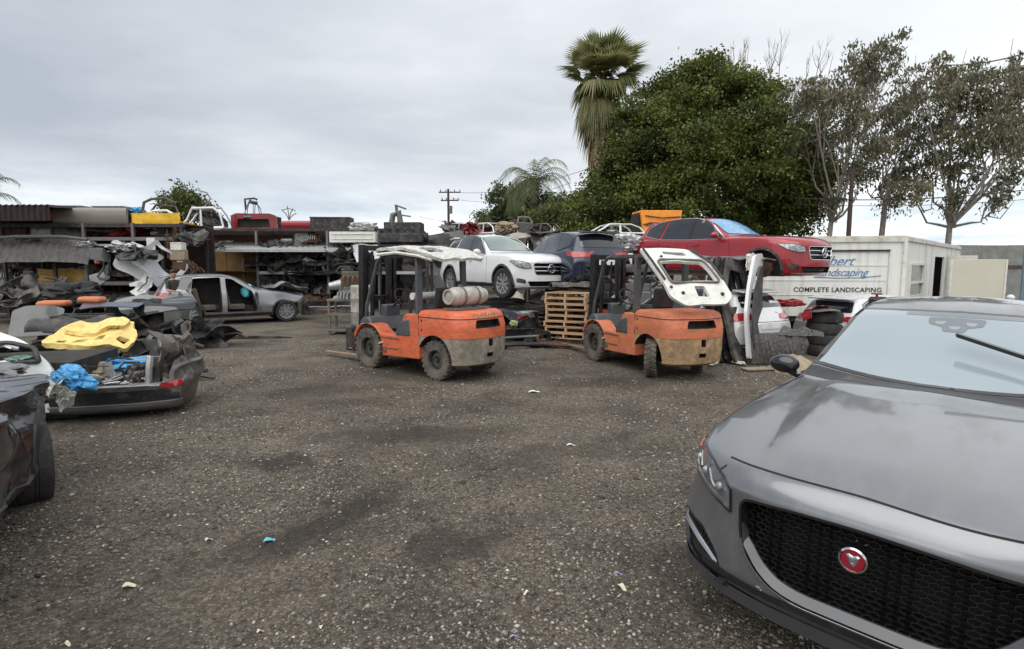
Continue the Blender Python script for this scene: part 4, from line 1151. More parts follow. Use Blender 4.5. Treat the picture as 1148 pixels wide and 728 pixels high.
 if tank:
  m = MB(); r = .155; y0, y1 = -.36, .34; x = -1.93; z = 1.35
  prof = [(.001, y0-.06), (r*.5, y0-.05), (r*.85, y0-.01), (r, y0+.06), (r, y1-.06), (r*.85, y1+.01), (r*.5, y1+.05), (.001, y1+.06)]
  m.lathe(prof, 28, 'Y', (x, 0, z), closed=False)
  tk = m.build('gas_tank', M['tank'], t, smooth=50)
  m = MB(); m.lathe([(.10, y1+.01), (.125, y1+.01), (.125, y1+.075), (.10, y1+.075)], 20, 'Y', (x, 0, z)); m.lathe([(.10, y0-.01), (.12, y0-.01), (.12, y0-.06), (.10, y0-.06)], 20, 'Y', (x, 0, z)); m.build('tank_collar', M['tank'], tk)
  m = MB()
  for yy in (-.18, .14): m.lathe([(r+.002, yy-.02), (r+.009, yy-.02), (r+.009, yy+.02), (r+.002, yy+.02)], 24, 'Y', (x, 0, z))
  m.box((x, -.02, z-.20), (.30, .80, .03)); m.box((x, .14, z-.22), (.10, .05, .10)); m.box((x, -.2, z-.22), (.10, .05, .10)); m.box((x+.0, .14, z+r+.02), (.04, .06, .04))
  m.build('tank_bracket', M['grey_steel'], t)
 return t
def np_mesh(name, V, F, mats, parent=None, smooth=False, mi=None):
 """V (n,3) array, F (m,k) int array"""
 me = bpy.data.meshes.new(name)
 V = np.asarray(V, np.float32); F = np.asarray(F, np.int32)
 me.vertices.add(len(V)); me.vertices.foreach_set('co', V.ravel())
 me.loops.add(F.size); me.loops.foreach_set('vertex_index', F.ravel())
 me.polygons.add(len(F)); me.polygons.foreach_set('loop_start', np.arange(0, F.size, F.shape[1], dtype=np.int32))
 for m in (mats if isinstance(mats, (list, tuple)) else [mats]): me.materials.append(m)
 if mi is not None: me.polygons.foreach_set('material_index', np.asarray(mi, np.int32))
 me.update(calc_edges=True); me.validate()
 if smooth: me.shade_smooth()
 o = bpy.data.objects.new(name, me); COL.objects.link(o)
 if parent is not None: o.parent = parent
 return o
def ground_z(x, y):
 r = math.hypot(x, y)
 if r > 40: return 0.0
 f = max(0, 1-r/40)
 return f*(.022*mnoise.noise(Vector((x*.35, y*.35, 3.1)))+.012*mnoise.noise(Vector((x*1.3, y*1.3, 7.7))))-0.006
def ground_material():
 m, nt, nodes, links, b = new_mat('yard_gravel')
 tc = nodes.new('ShaderNodeTexCoord')
 def noise(scale, detail=6.0, rough=.6, vec=None):
  n = N(nodes, 'ShaderNodeTexNoise', Scale=scale, Detail=detail, Roughness=rough)
  links.new(vec or tc.outputs['Object'], n.inputs['Vector']); return n
 n_big = noise(.22, 5, .55); n_mid = noise(1.1, 8, .65); n_fine = noise(26, 8, .75); n_grit = noise(95, 4, .7)
 vor = N(nodes, 'ShaderNodeTexVoronoi', Scale=38.0); links.new(tc.outputs['Object'], vor.inputs['Vector'])
 vor2 = N(nodes, 'ShaderNodeTexVoronoi', Scale=90.0); links.new(tc.outputs['Object'], vor2.inputs['Vector'])
 r_f = ramp(nodes, [(.32, (.026, .022, .017)), (.5, (.112, .094, .072)), (.68, (.25, .212, .165))]); links.new(n_fine.outputs['Fac'], r_f.inputs['Fac'])
 sep = nodes.new('ShaderNodeSeparateColor'); links.new(vor.outputs['Color'], sep.inputs[0])
 r_s = ramp(nodes, [(.0, (.035, .029, .024)), (.55, (.125, .108, .087)), (.86, (.24, .212, .175)), (.975, (.25, .225, .19)), (1, (.42, .39, .34))]); links.new(sep.outputs[0], r_s.inputs['Fac'])
 sep2 = nodes.new('ShaderNodeSeparateColor'); links.new(vor2.outputs['Color'], sep2.inputs[0])
 r_s2 = ramp(nodes, [(.0, (.03, .026, .022)), (.55, (.10, .086, .069)), (.86, (.20, .172, .135)), (.975, (.42, .38, .31))]); links.new(sep2.outputs[0], r_s2.inputs['Fac'])
 mx1 = nodes.new('ShaderNodeMixRGB'); mx1.inputs['Fac'].default_value = .45
 links.new(r_f.outputs['Color'], mx1.inputs['Color1']); links.new(r_s.outputs['Color'], mx1.inputs['Color2'])
 mx2 = nodes.new('ShaderNodeMixRGB'); mx2.inputs['Fac'].default_value = .38
 links.new(mx1.outputs['Color'], mx2.inputs['Color1']); links.new(r_s2.outputs['Color'], mx2.inputs['Color2'])
 r_b = ramp(nodes, [(.30, (.50, .49, .48)), (.5, (.97, .97, .97)), (.70, (1.32, 1.30, 1.26))]); links.new(n_mid.outputs['Fac'], r_b.inputs['Fac'])
 r_c = ramp(nodes, [(.35, (.72, .71, .70)), (.55, (1.0, 1.0, 1.0)), (.7, (1.12, 1.1, 1.06))]); links.new(n_big.outputs['Fac'], r_c.inputs['Fac'])
 m1 = nodes.new('ShaderNodeMixRGB'); m1.blend_type = 'MULTIPLY'; m1.inputs['Fac'].default_value = 1
 links.new(mx2.outputs['Color'], m1.inputs['Color1']); links.new(r_b.outputs['Color'], m1.inputs['Color2'])
 m2 = nodes.new('ShaderNodeMixRGB'); m2.blend_type = 'MULTIPLY'; m2.inputs['Fac'].default_value = 1
 links.new(m1.outputs['Color'], m2.inputs['Color1']); links.new(r_c.outputs['Color'], m2.inputs['Color2'])
 last = m2.outputs['Color']
 dist = noise(2.3, 6, .6)
 va = nodes.new('ShaderNodeVectorMath'); va.operation = 'MULTIPLY_ADD'
 links.new(dist.outputs['Color'], va.inputs[0]); va.inputs[1].default_value = (.9, .9, 0); links.new(tc.outputs['Object'], va.inputs[2])
 for (sx, sy, rx, ry, ang, amt) in STAINS:
  mp = nodes.new('ShaderNodeMapping'); mp.vector_type = 'TEXTURE'
  mp.inputs['Location'].default_value = (sx+.45, sy+.45, 0); mp.inputs['Rotation'].default_value = (0, 0, R(ang)); mp.inputs['Scale'].default_value = (rx, ry, 1)
  links.new(va.outputs[0], mp.inputs['Vector'])
  ln = nodes.new('ShaderNodeVectorMath'); ln.operation = 'LENGTH'
  fl = nodes.new('ShaderNodeVectorMath'); fl.operation = 'MULTIPLY'; fl.inputs[1].default_value = (1, 1, 0); links.new(mp.outputs[0], fl.inputs[0]); links.new(fl.outputs[0], ln.inputs[0])
  rr = ramp(nodes, [(.45, (amt, amt, amt)), (1.0, (0, 0, 0))]); links.new(ln.outputs['Value'], rr.inputs['Fac'])
  mm = nodes.new('ShaderNodeMixRGB'); links.new(rr.outputs['Color'], mm.inputs['Fac']); links.new(last, mm.inputs['Color1']); mm.inputs['Color2'].default_value = (.028, .024, .021, 1)
  last = mm.outputs['Color']
 links.new(last, b.inputs['Base Color'])
 b.inputs['Roughness'].default_value = .92; b.inputs['Specular IOR Level'].default_value = .25
 ad = N(nodes, 'ShaderNodeMath', operation='ADD'); links.new(n_fine.outputs['Fac'], ad.inputs[0])
 mu = N(nodes, 'ShaderNodeMath', operation='MULTIPLY'); mu.inputs[1].default_value = -.9; links.new(vor.outputs['Distance'], mu.inputs[0]); links.new(mu.outputs[0], ad.inputs[1])
 ad2 = N(nodes, 'ShaderNodeMath', operation='ADD'); links.new(ad.outputs[0], ad2.inputs[0]); mu2 = N(nodes, 'ShaderNodeMath', operation='MULTIPLY'); mu2.inputs[1].default_value = .5; links.new(n_grit.outputs['Fac'], mu2.inputs[0]); links.new(mu2.outputs[0], ad2.inputs[1])
 bp = N(nodes, 'ShaderNodeBump', Strength=.85, Distance=.02); links.new(ad2.outputs[0], bp.inputs['Height']); links.new(bp.outputs[0], b.inputs['Normal'])
 return m
STAINS = [(-1.35, 3.95, .30, .90, -32, .70), (-.42, 3.55, .36, .32, 0, .62), (-2.25, 5.1, .50, .22, 10, .75), (-1.1, 6.0, 1.5, .45, 5, .62), (-.2, 7.2, 1.6, .5, -8, .35),
          (-6.6, 13.2, 1.3, .7, 5, .6), (1.6, 9.0, 1.6, .5, 10, .5), (-1.6, 9.4, 1.5, .6, -30, .5), (1.2, 3.2, .7, .5, 30, .45), (-3.0, 8.2, 1.4, .4, 15, .35), (.6, 5.4, .9, .3, -5, .35)]
def build_ground():
 def axis(lo, hi, n, k):
  t = np.linspace(-1, 1, n); s = np.sinh(k*t)/math.sinh(k)
  return s
 t = np.linspace(-1, 1, 301)
 xs = 14000*np.sinh(9.2*t)/np.sinh(9.2)
 ys = xs+5
 V = []
 zz = np.zeros((len(xs), len(ys)))
 for i, x in enumerate(xs):
  for j, y in enumerate(ys):
   if abs(x) < 40 and abs(y) < 40: zz[i, j] = ground_z(x, y)
 X, Y = np.meshgrid(xs, ys, indexing='ij')
 V = np.stack([X, Y, zz], -1).reshape(-1, 3)
 n = len(ys)
 I, J = np.meshgrid(np.arange(len(xs)-1), np.arange(n-1), indexing='ij')
 a = (I*n+J).ravel()
 F = np.stack([a, a+n, a+n+1, a+1], 1)
 o = np_mesh('ground', V, F, ground_material(), smooth=True); tag(o, kind='structure')
def build_gravel():
 rs = np.random.RandomState(3)
 mt, nt, nodes, links, b = new_mat('loose_stones')
 g = nodes.new('ShaderNodeNewGeometry')
 r_ = ramp(nodes, [(0, (.034, .029, .024)), (.35, (.11, .094, .076)), (.70, (.22, .194, .158)), (.94, (.34, .31, .26)), (.99, (.45, .42, .37)), (1, (.62, .60, .55))])
 links.new(g.outputs['Random Per Island'], r_.inputs['Fac']); links.new(r_.outputs['Color'], b.inputs['Base Color']); b.inputs['Roughness'].default_value = .85
 n = 150000
 u = rs.rand(n); Y = 1.3*(14/1.3)**(u**.95)
 X = (rs.rand(n)*2-1)*(Y*.98+.6)
 size = .0030+.0105*rs.rand(n)**2.8+.0005*Y
 size[rs.rand(n) < .012] *= 1.9
 base = np.array([(1, 0, 0), (0, 1, 0), (-1, 0, 0), (0, -1, 0), (0, 0, 1), (0, 0, -1)], float)
 tri = np.array([(0, 1, 4), (1, 2, 4), (2, 3, 4), (3, 0, 4), (1, 0, 5), (2, 1, 5), (3, 2, 5), (0, 3, 5)])
 P = base[None]*(1+.55*(rs.rand(n, 6, 1)-.5))+.25*(rs.rand(n, 6, 3)-.5)
 P *= np.stack([.8+.8*rs.rand(n), .7+.6*rs.rand(n), .35+.45*rs.rand(n)], -1)[:, None, :]
 a = rs.rand(n)*2*PI; c, s = np.cos(a)[:, None], np.sin(a)[:, None]
 P = np.stack([P[..., 0]*c-P[..., 1]*s, P[..., 0]*s+P[..., 1]*c, P[..., 2]], -1)*size[:, None, None]
 keep = np.array([mnoise.noise(Vector((x*.55+3, y*.8, 1.7)))+.55*mnoise.noise(Vector((x*1.9, y*2.3, 5.1))) > r_-.62 for x, y, r_ in zip(X, Y, rs.rand(n)*1.1)])
 for (sx, sy, rx, ry, ang, amt) in STAINS:
  c_, s_ = math.cos(R(ang)), math.sin(R(ang)); dx, dy = X-sx, Y-sy
  keep &= ~((((dx*c_+dy*s_)/rx)**2+((-dx*s_+dy*c_)/ry)**2 < .75) & (rs.rand(n) < amt*1.05))
 X, Y, size, P = X[keep], Y[keep], size[keep], P[keep]; n = len(X)
 gz = np.array([ground_z(x, y) for x, y in zip(X, Y)])
 P += np.stack([X, Y, gz+size*.18], -1)[:, None, :]
 F = (tri[None]+6*np.arange(n)[:, None, None]).reshape(-1, 3)
 o = np_mesh('gravel', P.reshape(-1, 3), F, mt); tag(o, 'loose grey and brown gravel strewn over the yard floor', kind='stuff')
def leaf_mat(name, dark, light, dry=None, trans=.25):
 m, nt, nodes, links, b = new_mat(name)
 g = nodes.new('ShaderNodeNewGeometry')
 tc = nodes.new('ShaderNodeTexCoord')
 n = N(nodes, 'ShaderNodeTexNoise', Scale=.55, Detail=3.0); links.new(tc.outputs['Object'], n.inputs['Vector'])
 ad = N(nodes, 'ShaderNodeMath', operation='MULTIPLY_ADD'); links.new(g.outputs['Random Per Island'], ad.inputs[0]); ad.inputs[1].default_value = .5
 sb = N(nodes, 'ShaderNodeMath', operation='MULTIPLY_ADD'); links.new(n.outputs['Fac'], sb.inputs[0]); sb.inputs[1].default_value = 1.5; sb.inputs[2].default_value = -.5
 links.new(sb.outputs[0], ad.inputs[2])
 stops = [(.1, dark), (.75, light)]
 if dry: stops = [(.1, dark), (.62, light), (.95, dry)]
 r_ = ramp(nodes, stops); links.new(ad.outputs[0], r_.inputs['Fac']); links.new(r_.outputs['Color'], b.inputs['Base Color'])
 b.inputs['Roughness'].default_value = .55; b.inputs['Specular IOR Level'].default_value = .35
 tr = nodes.new('ShaderNodeBsdfTranslucent'); links.new(r_.outputs['Color'], tr.inputs['Color'])
 mx = nodes.new('ShaderNodeMixShader'); mx.inputs['Fac'].default_value = trans
 out = nodes['Material Output']
 links.new(b.outputs[0], mx.inputs[1]); links.new(tr.outputs[0], mx.inputs[2]); links.new(mx.outputs[0], out.inputs['Surface'])
 return m
M['ficus_leaf'] = leaf_mat('ficus_leaves', (.018, .030, .009), (.15, .18, .036))
M['gum_leaf'] = leaf_mat('gum_leaves', (.06, .065, .04), (.19, .185, .115), (.17, .12, .08), .25)
M['palm_leaf'] = leaf_mat('palm_leaves', (.08, .10, .035), (.28, .28, .12), (.42, .34, .2), .45)
M['queen_leaf'] = leaf_mat('feather_palm_leaves', (.03, .05, .018), (.13, .16, .06), (.2, .19, .09), .2)
M['shrub_leaf'] = leaf_mat('shrub_leaves', (.03, .045, .012), (.12, .14, .04), (.18, .16, .07))
M['bush_leaf'] = leaf_mat('distant_tree_leaves', (.025, .04, .015), (.09, .11, .045))
def leaves(name, P, size, mt, parent, rs, droop=0.0, aspect=.5, out=None):
 """one quad (folded leaf) per point"""
 n = len(P)
 d = rs.randn(n, 3); d[:, 2] -= droop
 if out is not None: d += out
 d /= np.linalg.norm(d, axis=1, keepdims=True)+1e-9
 q = rs.randn(n, 3); w = np.cross(d, q); w /= np.linalg.norm(w, axis=1, keepdims=True)+1e-9
 s = size*(.6+.8*rs.rand(n, 1))
 L = d*s; Wd = w*s*aspect*.5
 V = np.stack([P-L*.5, P+Wd, P+L*.5, P-Wd], 1).reshape(-1, 3)
 F = np.arange(4*n).reshape(n, 4)
 return np_mesh(name, V, F, mt, parent)
def limb(mb, p, d, r, length, depth, rs, spread=.6, tips=None, up=.15, bend=.18, n=4, kids_=(2, 3), shrink=.7):
 P = [Vector(p)]; rr = [r]; d = Vector(d).normalized()
 for i in range(n):
  d = (d+Vector(rs.randn(3))*bend+Vector((0, 0, up*.5))).normalized()
  P.append(P[-1]+d*length/n); rr.append(r*(1-.45*(i+1)/n))
  if depth <= 1 and tips is not None and i >= 1: tips.append(P[-1].copy())
 mb.tube(P, rr, 7 if r > .06 else 4)
 if tips is not None and depth <= 0:
  tips.append(P[-1].copy()); return
 if depth > 0:
  for k in range(rs.randint(kids_[0], kids_[1]+1)):
   nd = (d+Vector(rs.randn(3))*spread+Vector((0, 0, up))).normalized()
   limb(mb, P[-1], nd, rr[-1]*.8, length*shrink*(.8+.4*rs.rand()), depth-1, rs, spread, tips, up, bend, n, kids_, shrink)
def ficus():
 rs = np.random.RandomState(11)
 c = at(785, 300, 33); base = (c.x, 33, 0)
 t = thing('ficus_tree', 'huge dense dark green tree with a wide leafy crown behind the red car', 'tree', base)
 mb = MB(); tips = []
 limb(mb, (0, 0, 0), (0, 0, 1), .55, 3.0, 3, rs, .75, tips, .12)
 for (bx, by) in ((-3.2, .5), (3.0, -.3), (.8, 1.2)): limb(mb, (bx, by, 0), (bx*.05, 0, 1), .32, 3.0, 3, rs, .6, tips, .2)
 mb.build('trunk', M['bark'], t)
 lobes = [(800, 100, 1.9), (770, 118, 2.6), (735, 140, 2.7), (712, 172, 1.9), (702, 208, 2.2), (674, 228, 1.6), (655, 245, 1.6), (720, 215, 3.0), (760, 170, 3.6), (800, 150, 3.4), (838, 130, 2.3), (865, 162, 2.3),
             (885, 182, 2.3), (895, 205, 2.1), (870, 215, 3.0), (830, 215, 3.6), (790, 225, 3.4), (755, 235, 3.0), (820, 170, 3.6), (880, 235, 2.0), (725, 120, 1.3), (760, 88, 1.0), (835, 98, 1.0), (812, 82, .8), (745, 108, .9), (790, 78, .7), (708, 140, 1.0), (852, 108, .9), (700, 240, 2.4), (780, 85, 1.0), (905, 165, 1.2), (742, 103, 1.2), (860, 118, 1.3), (720, 160, 1.6)]
 P = []; O = []
 for (px, py, r) in lobes:
  yy = 33+rs.uniform(-2.2, 2.2)-(.8 if r > 2.8 else 0)
  c = at(px, py, yy); c = np.array([c.x-base[0], c.y-base[1], c.z])
  r *= .89; ncl = int(14*r*r)
  for k in range(ncl):
   d = rs.randn(3); d /= np.linalg.norm(d)
   rad = r*(.5+.62*rs.rand()**.6)
   cc = c+d*rad*np.array([1, 1, .9])
   if cc[2] < 1.2 or nz(cc, .50, 4)+.4*nz(cc, 1.1, 9) > .16: continue
   m = 190
   q = rs.randn(m, 3)*np.array([.34, .34, .22])*(.7+.6*rs.rand())
   P.append(cc+q); O.append(np.repeat(d[None]*1.0, m, 0))
 P = np.concatenate(P); O = np.concatenate(O)
 if len(P) > 300000:
  k = rs.permutation(len(P))[:300000]; P = P[k]; O = O[k]
 leaves('crown', P, .175, M['ficus_leaf'], t, rs, 0.3, .6, O)
def bare_tree(px, Y, h, name_label, seed):
 rs = np.random.RandomState(seed)
 c = at(px, 300, Y)
 t = thing('bare_tree', name_label, 'tree', (c.x, Y, 0))
 mb = MB(); limb(mb, (0, 0, 0), (0, 0, 1), .22, h*.55, 4, rs, .45, None, .35, .12, 4, (3, 4), .50)
 zmax = max(v[2] for v in mb.v); mb.v = [(x, y, z*h/zmax) for x, y, z in mb.v]
 mb.build('branches', M['pale_bark'], t)
def gum_tree(base_px, Y, top_py, label, seed, stems, lean, blobs):
 rs = np.random.RandomState(seed)
 c = at(base_px, 300, Y)
 t = thing('gum_tree', label, 'tree', (c.x, Y, 0), group='gum trees behind the white box')
 mb = MB(); tips = []
 top = at(base_px, top_py, Y).z
 B = []
 for (px, py, r) in blobs:
  q = at(px, py, Y+rs.uniform(-2, 2)); B.append((np.array([q.x-c.x, q.y-Y, q.z]), r))
 fork = Vector((lean*.3, 0, at(base_px, stems, Y).z))
 mb.tube([(0, 0, 0), (lean*.1, .05, fork.z*.5), fork], [.20, .15, .12], 9)
 for i, (q, r) in enumerate(B):
  q = Vector(q)
  mid = fork.lerp(q, .5)+Vector((rs.uniform(-.6, .6), rs.uniform(-.6, .6), -.3+rs.uniform(-.3, .3)))
  mid.x = fork.x+(q.x-fork.x)*(.35+.25*rs.rand())
  k1 = fork.lerp(mid, .5)+Vector(rs.randn(3)*.15)
  mb.tube([fork, k1, mid, mid.lerp(q, .55)+Vector(rs.randn(3)*.2), q], [.075, .06, .045, .03, .012], 6)
  for k in range(4):
   s_ = mid.lerp(q, rs.rand()*.9)
   e = Vector(q)+Vector(rs.randn(3)*r*.6)
   mb.tube([s_, s_.lerp(e, .5)+Vector(rs.randn(3)*.2), e], [.035, .025, .01], 4)
 mb.build('trunk', M['pale_bark'], t)
 P = []
 for (q, r) in B:
  for k in range(int(8.5*r*r)+3):
   d = rs.randn(3); d /= np.linalg.norm(d)
   cc = q+d*r*(.25+.85*rs.rand())*np.array([1.1, 1.1, .85])
   m = rs.randint(16, 70)
   m = int(m*1.5); off = rs.randn(m, 3)*np.array([.19, .19, .27]); off[:, 2] -= abs(off[:, 2])*.5
   off[:, 0] += off[:, 2]*.45
   P.append(cc+off)
 P = np.concatenate(P)
 leaves('crown', P, .23, M['gum_leaf'], t, rs, 1.6, .34)
def fan_palm():
 rs = np.random.RandomState(5)
 Y = 36.0; c = at(672, 300, Y)
 t = thing('fan_palm', 'tall shaggy fan palm with a skirt of dead brown fronds', 'palm tree', (c.x, Y, 0))
 topz = at(672, 92, Y).z
 mb = MB(); mb.tube([(0, 0, 0), (.1, 0, topz*.5), (0, 0, topz)], [.38, .27, .26], 12); mb.build('trunk', M['bark'], t)
 def fan(mb, o, d, L, n=23, spread=1.3, droop=.25):
  d = Vector(d).normalized(); side = d.cross(Vector((0, 0, 1)))
  if side.length < .05: side = Vector((1, 0, 0))
  side.normalize(); upv = side.cross(d)
  stem = o+d*L*.5
  mb.tube([o, o+d*L*.25+Vector((0, 0, .02)), stem], [.025, .02, .015], 4)
  for i in range(n):
   a = (i/(n-1)-.5)*2*spread
   dd = d*math.cos(a)+side*math.sin(a)
   l = L*.62*(1-.22*abs(a))
   mid = stem+dd*l*.55+upv*.06
   tip = stem+dd*l+Vector((0, 0, -droop*l*(.6+.8*rs.rand())))
   w = dd.cross(upv).normalized()*.07
   mb.add([stem, mid-w, tip, mid+w], [(0, 1, 2, 3)])
 g = MB(); dr = MB()
 o = Vector((0, 0, topz))
 for k in range(64):
  a = rs.rand()*2*PI; el = rs.uniform(-.35, 1.35)
  d = (math.cos(a)*math.cos(el), math.sin(a)*math.cos(el), math.sin(el))
  fan(g, o+Vector((0, 0, rs.uniform(-.3, .3))), d, rs.uniform(2.5, 3.2) if el > .1 else rs.uniform(2.0, 2.6), droop=.12 if el > 0 else .7)
 for k in range(34):
  a = rs.rand()*2*PI; el = rs.uniform(-.8, .3); d = (math.cos(a)*math.cos(el), math.sin(a)*math.cos(el), math.sin(el)); fan(g, o+Vector((0, 0, rs.uniform(-.9, -.1))), d, rs.uniform(.9, 1.5), droop=.5)
 for k in range(26):
  a = rs.rand()*2*PI; el = rs.uniform(-1.15, -.35)
  d = (math.cos(a)*math.cos(el), math.sin(a)*math.cos(el), math.sin(el))
  fan(g, o+Vector((0, 0, rs.uniform(-1.3, -.2))), d, rs.uniform(1.9, 2.4), droop=1.0)
 for k in range(30):
  a = rs.rand()*2*PI; el = rs.uniform(-.9, .9); d = (math.cos(a)*math.cos(el), math.sin(a)*math.cos(el), math.sin(el)); fan(g, o+Vector((0, 0, rs.uniform(-1.2, .3))), d, rs.uniform(1.1, 1.8), droop=.6)
 cr = g.build('crown', M['palm_leaf'], t, smooth=0, fixn=False)
 for k in range(230):
  f = (k/230)
  a = rs.rand()*2*PI; z = topz-.9-f*5.6
  r0 = .3; d = Vector((math.cos(a), math.sin(a), 0))
  rr = .95*(1-f*.45)
  p0 = Vector((0, 0, z))+d*r0; p1 = p0+d*(rr-.2)*rs.uniform(.5, 1.1)+Vector((0, 0, -.5)); p2 = p1+d*.05+Vector((0, 0, -rs.uniform(.9, 1.7)))
  w = d.cross(Vector((0, 0, 1)))*rs.uniform(.06, .2)
  dr.add([p0, p1-w, p2-w*.3, p2+w*.3, p1+w], [(0, 1, 2, 3, 4)])
 dr.build('dead_frond_skirt', M['palm_skirt'], t, smooth=0, fixn=False)
 return t
def feather_palm(px, Y, top_py, r, label, seed, nf=34, name='feather_palm', th=.18):
 rs = np.random.RandomState(seed)
 c = at(px, 300, Y)
 t = thing(name, label, 'palm tree', (c.x, Y, 0))
 topz = at(px, top_py, Y).z-r*.62
 mb = MB(); mb.tube([(0, 0, 0), (0, .1, topz*.5), (0, 0, topz)], [th*1.3, th, th*.9], 9); mb.build('trunk', M['bark'], t)
 g = MB()
 for k in range(nf):
  a = rs.rand()*2*PI; el = rs.uniform(-.1, 1.35)
  d = Vector((math.cos(a)*math.cos(el), math.sin(a)*math.cos(el), math.sin(el)))
  P = [Vector((0, 0, topz))]; L = r*1.25; n = 9
  for i in range(n):
   d = (d+Vector((0, 0, -.17-.05*i*(1 if el < .9 else .7)))).normalized(); P.append(P[-1]+d*L/n)
  g.tube(P, [.03*(1-.8*i/n) for i in range(n+1)], 3, caps=False)
  for i in range(1, n+1):
   for q in range(3):
    p = P[i-1].lerp(P[i], q/3)
    dd = (P[i]-P[i-1]).normalized(); sd = dd.cross(Vector((0, 0, 1)))
    if sd.length < .05: continue
    sd.normalize(); l = r*.30*(1-.5*abs(i/n-.4))
    for sg in (1, -1):
     tip = p+sd*sg*l*.75+dd*l*.5+Vector((0, 0, -l*rs.uniform(.3, .8))); w = dd*.035
     g.add([p-w, p+w, tip], [(0, 1, 2)])
 g.build('crown', M['queen_leaf'], t, smooth=0, fixn=False)
def round_tree(name, label, px, Y, lobes, mt, seed, n_per=1.0, leaf=.22, cat='tree', trunk_r=.2):
 rs = np.random.RandomState(seed)
 c = at(px, 300, Y)
 t = thing(name, label, cat, (c.x, Y, 0))
 mb = MB(); tips = []
 P = []
 for (lx, ly, r) in lobes:
  q = at(lx, ly, Y+rs.uniform(-1, 1)); q = np.array([q.x-c.x, q.y-Y, q.z])
  mb.tube([(0, 0, 0), Vector(q)*.5+Vector((0, 0, .3)), Vector(q)], [trunk_r, trunk_r*.5, trunk_r*.15], 6)
  for k in range(int(14*r*r*n_per)+5):
   d = rs.randn(3); d /= np.linalg.norm(d)
   cc = q+d*r*(.3+.75*rs.rand()); m = 55
   P.append(cc+rs.randn(m, 3)*.24)
 mb.build('trunk', M['bark'], t)
 leaves('crown', np.concatenate(P), leaf, mt, t, rs, .2, .6)
def far_things():
 ficus()
 bare_tree(828, 37.5, 16.2, 'bare twiggy grey tree whose top shows just above the big green crown', 21)
 bare_tree(868, 37.0, 15.9, 'bare pale branched tree rising behind the right edge of the green crown', 22)
 fan_palm()
 gum_tree(926, 29, 45, 'slender gum tree with a forked pale trunk, just right of the dense green tree', 31, 250, .4,
  [(935, 150, 1.1), (925, 190, 1.0), (915, 120, 1.4), (945, 100, 1.5), (965, 75, 1.3), (985, 60, 1.2), (992, 85, 1.1), (955, 125, 1.3), (975, 165, 1.0), (900, 150, 1.0), (905, 100, 1.0), (935, 225, .45), (965, 190, .9)])
 gum_tree(985, 30, 100, 'thin middle gum tree with a single leaning pale trunk behind the white box', 32, 225, .4,
  [(1000, 130, 1.3), (985, 165, 1.1), (1010, 180, 1.2), (995, 200, .9), (1025, 150, 1.3), (1015, 110, 1.2), (1020, 210, .8), (970, 195, .7), (1000, 225, .5)])
 gum_tree(1061, 28, 75, 'broad gum tree with wide spreading limbs and drooping leaf bunches, above the box end', 33, 255, 0,
  [(1040, 100, 1.6), (1075, 95, 1.7), (1105, 110, 1.6), (1130, 100, 1.4), (1050, 140, 1.4), (1090, 150, 1.5), (1120, 160, 1.5), (1145, 140, 1.2), (1040, 180, 1.0), (1075, 185, 1.1), (1110, 195, 1.1), (1135, 195, .9), (1030, 215, .6), (1070, 220, .5), (1118, 225, .6), (1148, 90, 1.3), (1165, 130, 1.6)])
 feather_palm(598, 46, 178, 3.2, 'small feathery palm left of the tall palm, above the stacked cars', 41)
 feather_palm(632, 47, 212, 2.4, 'lower feathery palm whose drooping tips touch the big green tree', 42, 20)
 feather_palm(-12, 40, 196, 2.6, 'palm at the left picture edge above the dark roof, only its tips showing', 43, 22)
 round_tree('leafy_tree', 'dark leafy tree under the small feathery palm', 575, 48, [(565, 225, 1.6), (580, 232, 2.0), (563, 245, 1.6), (600, 235, 2.0), (620, 240, 1.8)], M['bush_leaf'], 51)
 round_tree('leafy_shrub', 'yellow green shrub between the small palm and the big tree', 622, 42, [(612, 245, 1.2), (628, 240, 1.4), (640, 250, 1.2), (600, 253, 1.1), (585, 258, 1.0)], M['shrub_leaf'], 52, cat='shrub')
 round_tree('round_tree', 'small round topped tree just right of the utility pole', 542, 60, [(542, 245, 1.0), (541, 252, .9), (552, 251, .6)], M['shrub_leaf'], 53)
 round_tree('olive_tree', 'grey green tree behind the yellow box on the rack top', 208, 42, [(205, 228, 1.5), (195, 236, 1.3), (220, 232, 1.2), (232, 240, 1.0)], M['shrub_leaf'], 54)
 Y = 60; c = at(503.5, 300, Y); zt = at(503, 212, Y).z
 t = thing('utility_pole', 'distant dark wooden utility pole with two crossarms against the clouds', 'utility pole', (c.x, Y, 0))
 m = MB(); m.cyl((0, 0, 0), (0, 0, zt), .17, 8, .11); m.build('post', M['pole'], t)
 for z, w in ((zt-.35, 1.15), (zt-1.2, .95)):
  m = MB(); m.beam((-w+.15, 0, z), (w+.15, 0, z), .12, .12)
  for x in (-w*.8, -w*.3, w*.5, w): m.cyl((x+.1, 0, z+.05), (x+.1, 0, z+.28), .05, 6)
  m.build('crossarm', M['pole'], t)
 m = MB(); m.cyl((.25, -.2, zt-2.6), (.25, -.2, zt-1.8), .2, 10); m.build('transformer', M['grey_steel'], t)
 Y = 27; c = at(949, 300, Y); zt = at(949, 190, Y).z
 t = thing('service_pole', 'slim dark pole standing between the gum trees', 'pole', (c.x, Y, 0))
 m = MB(); m.cyl((0, 0, 0), (0, 0, zt), .13, 8, .09); m.build('post', M['pole'], t)
 m = MB(); m.beam((-.5, 0, zt-.2), (.5, 0, zt-.2), .1, .1); m.build('crossarm', M['pole'], t)
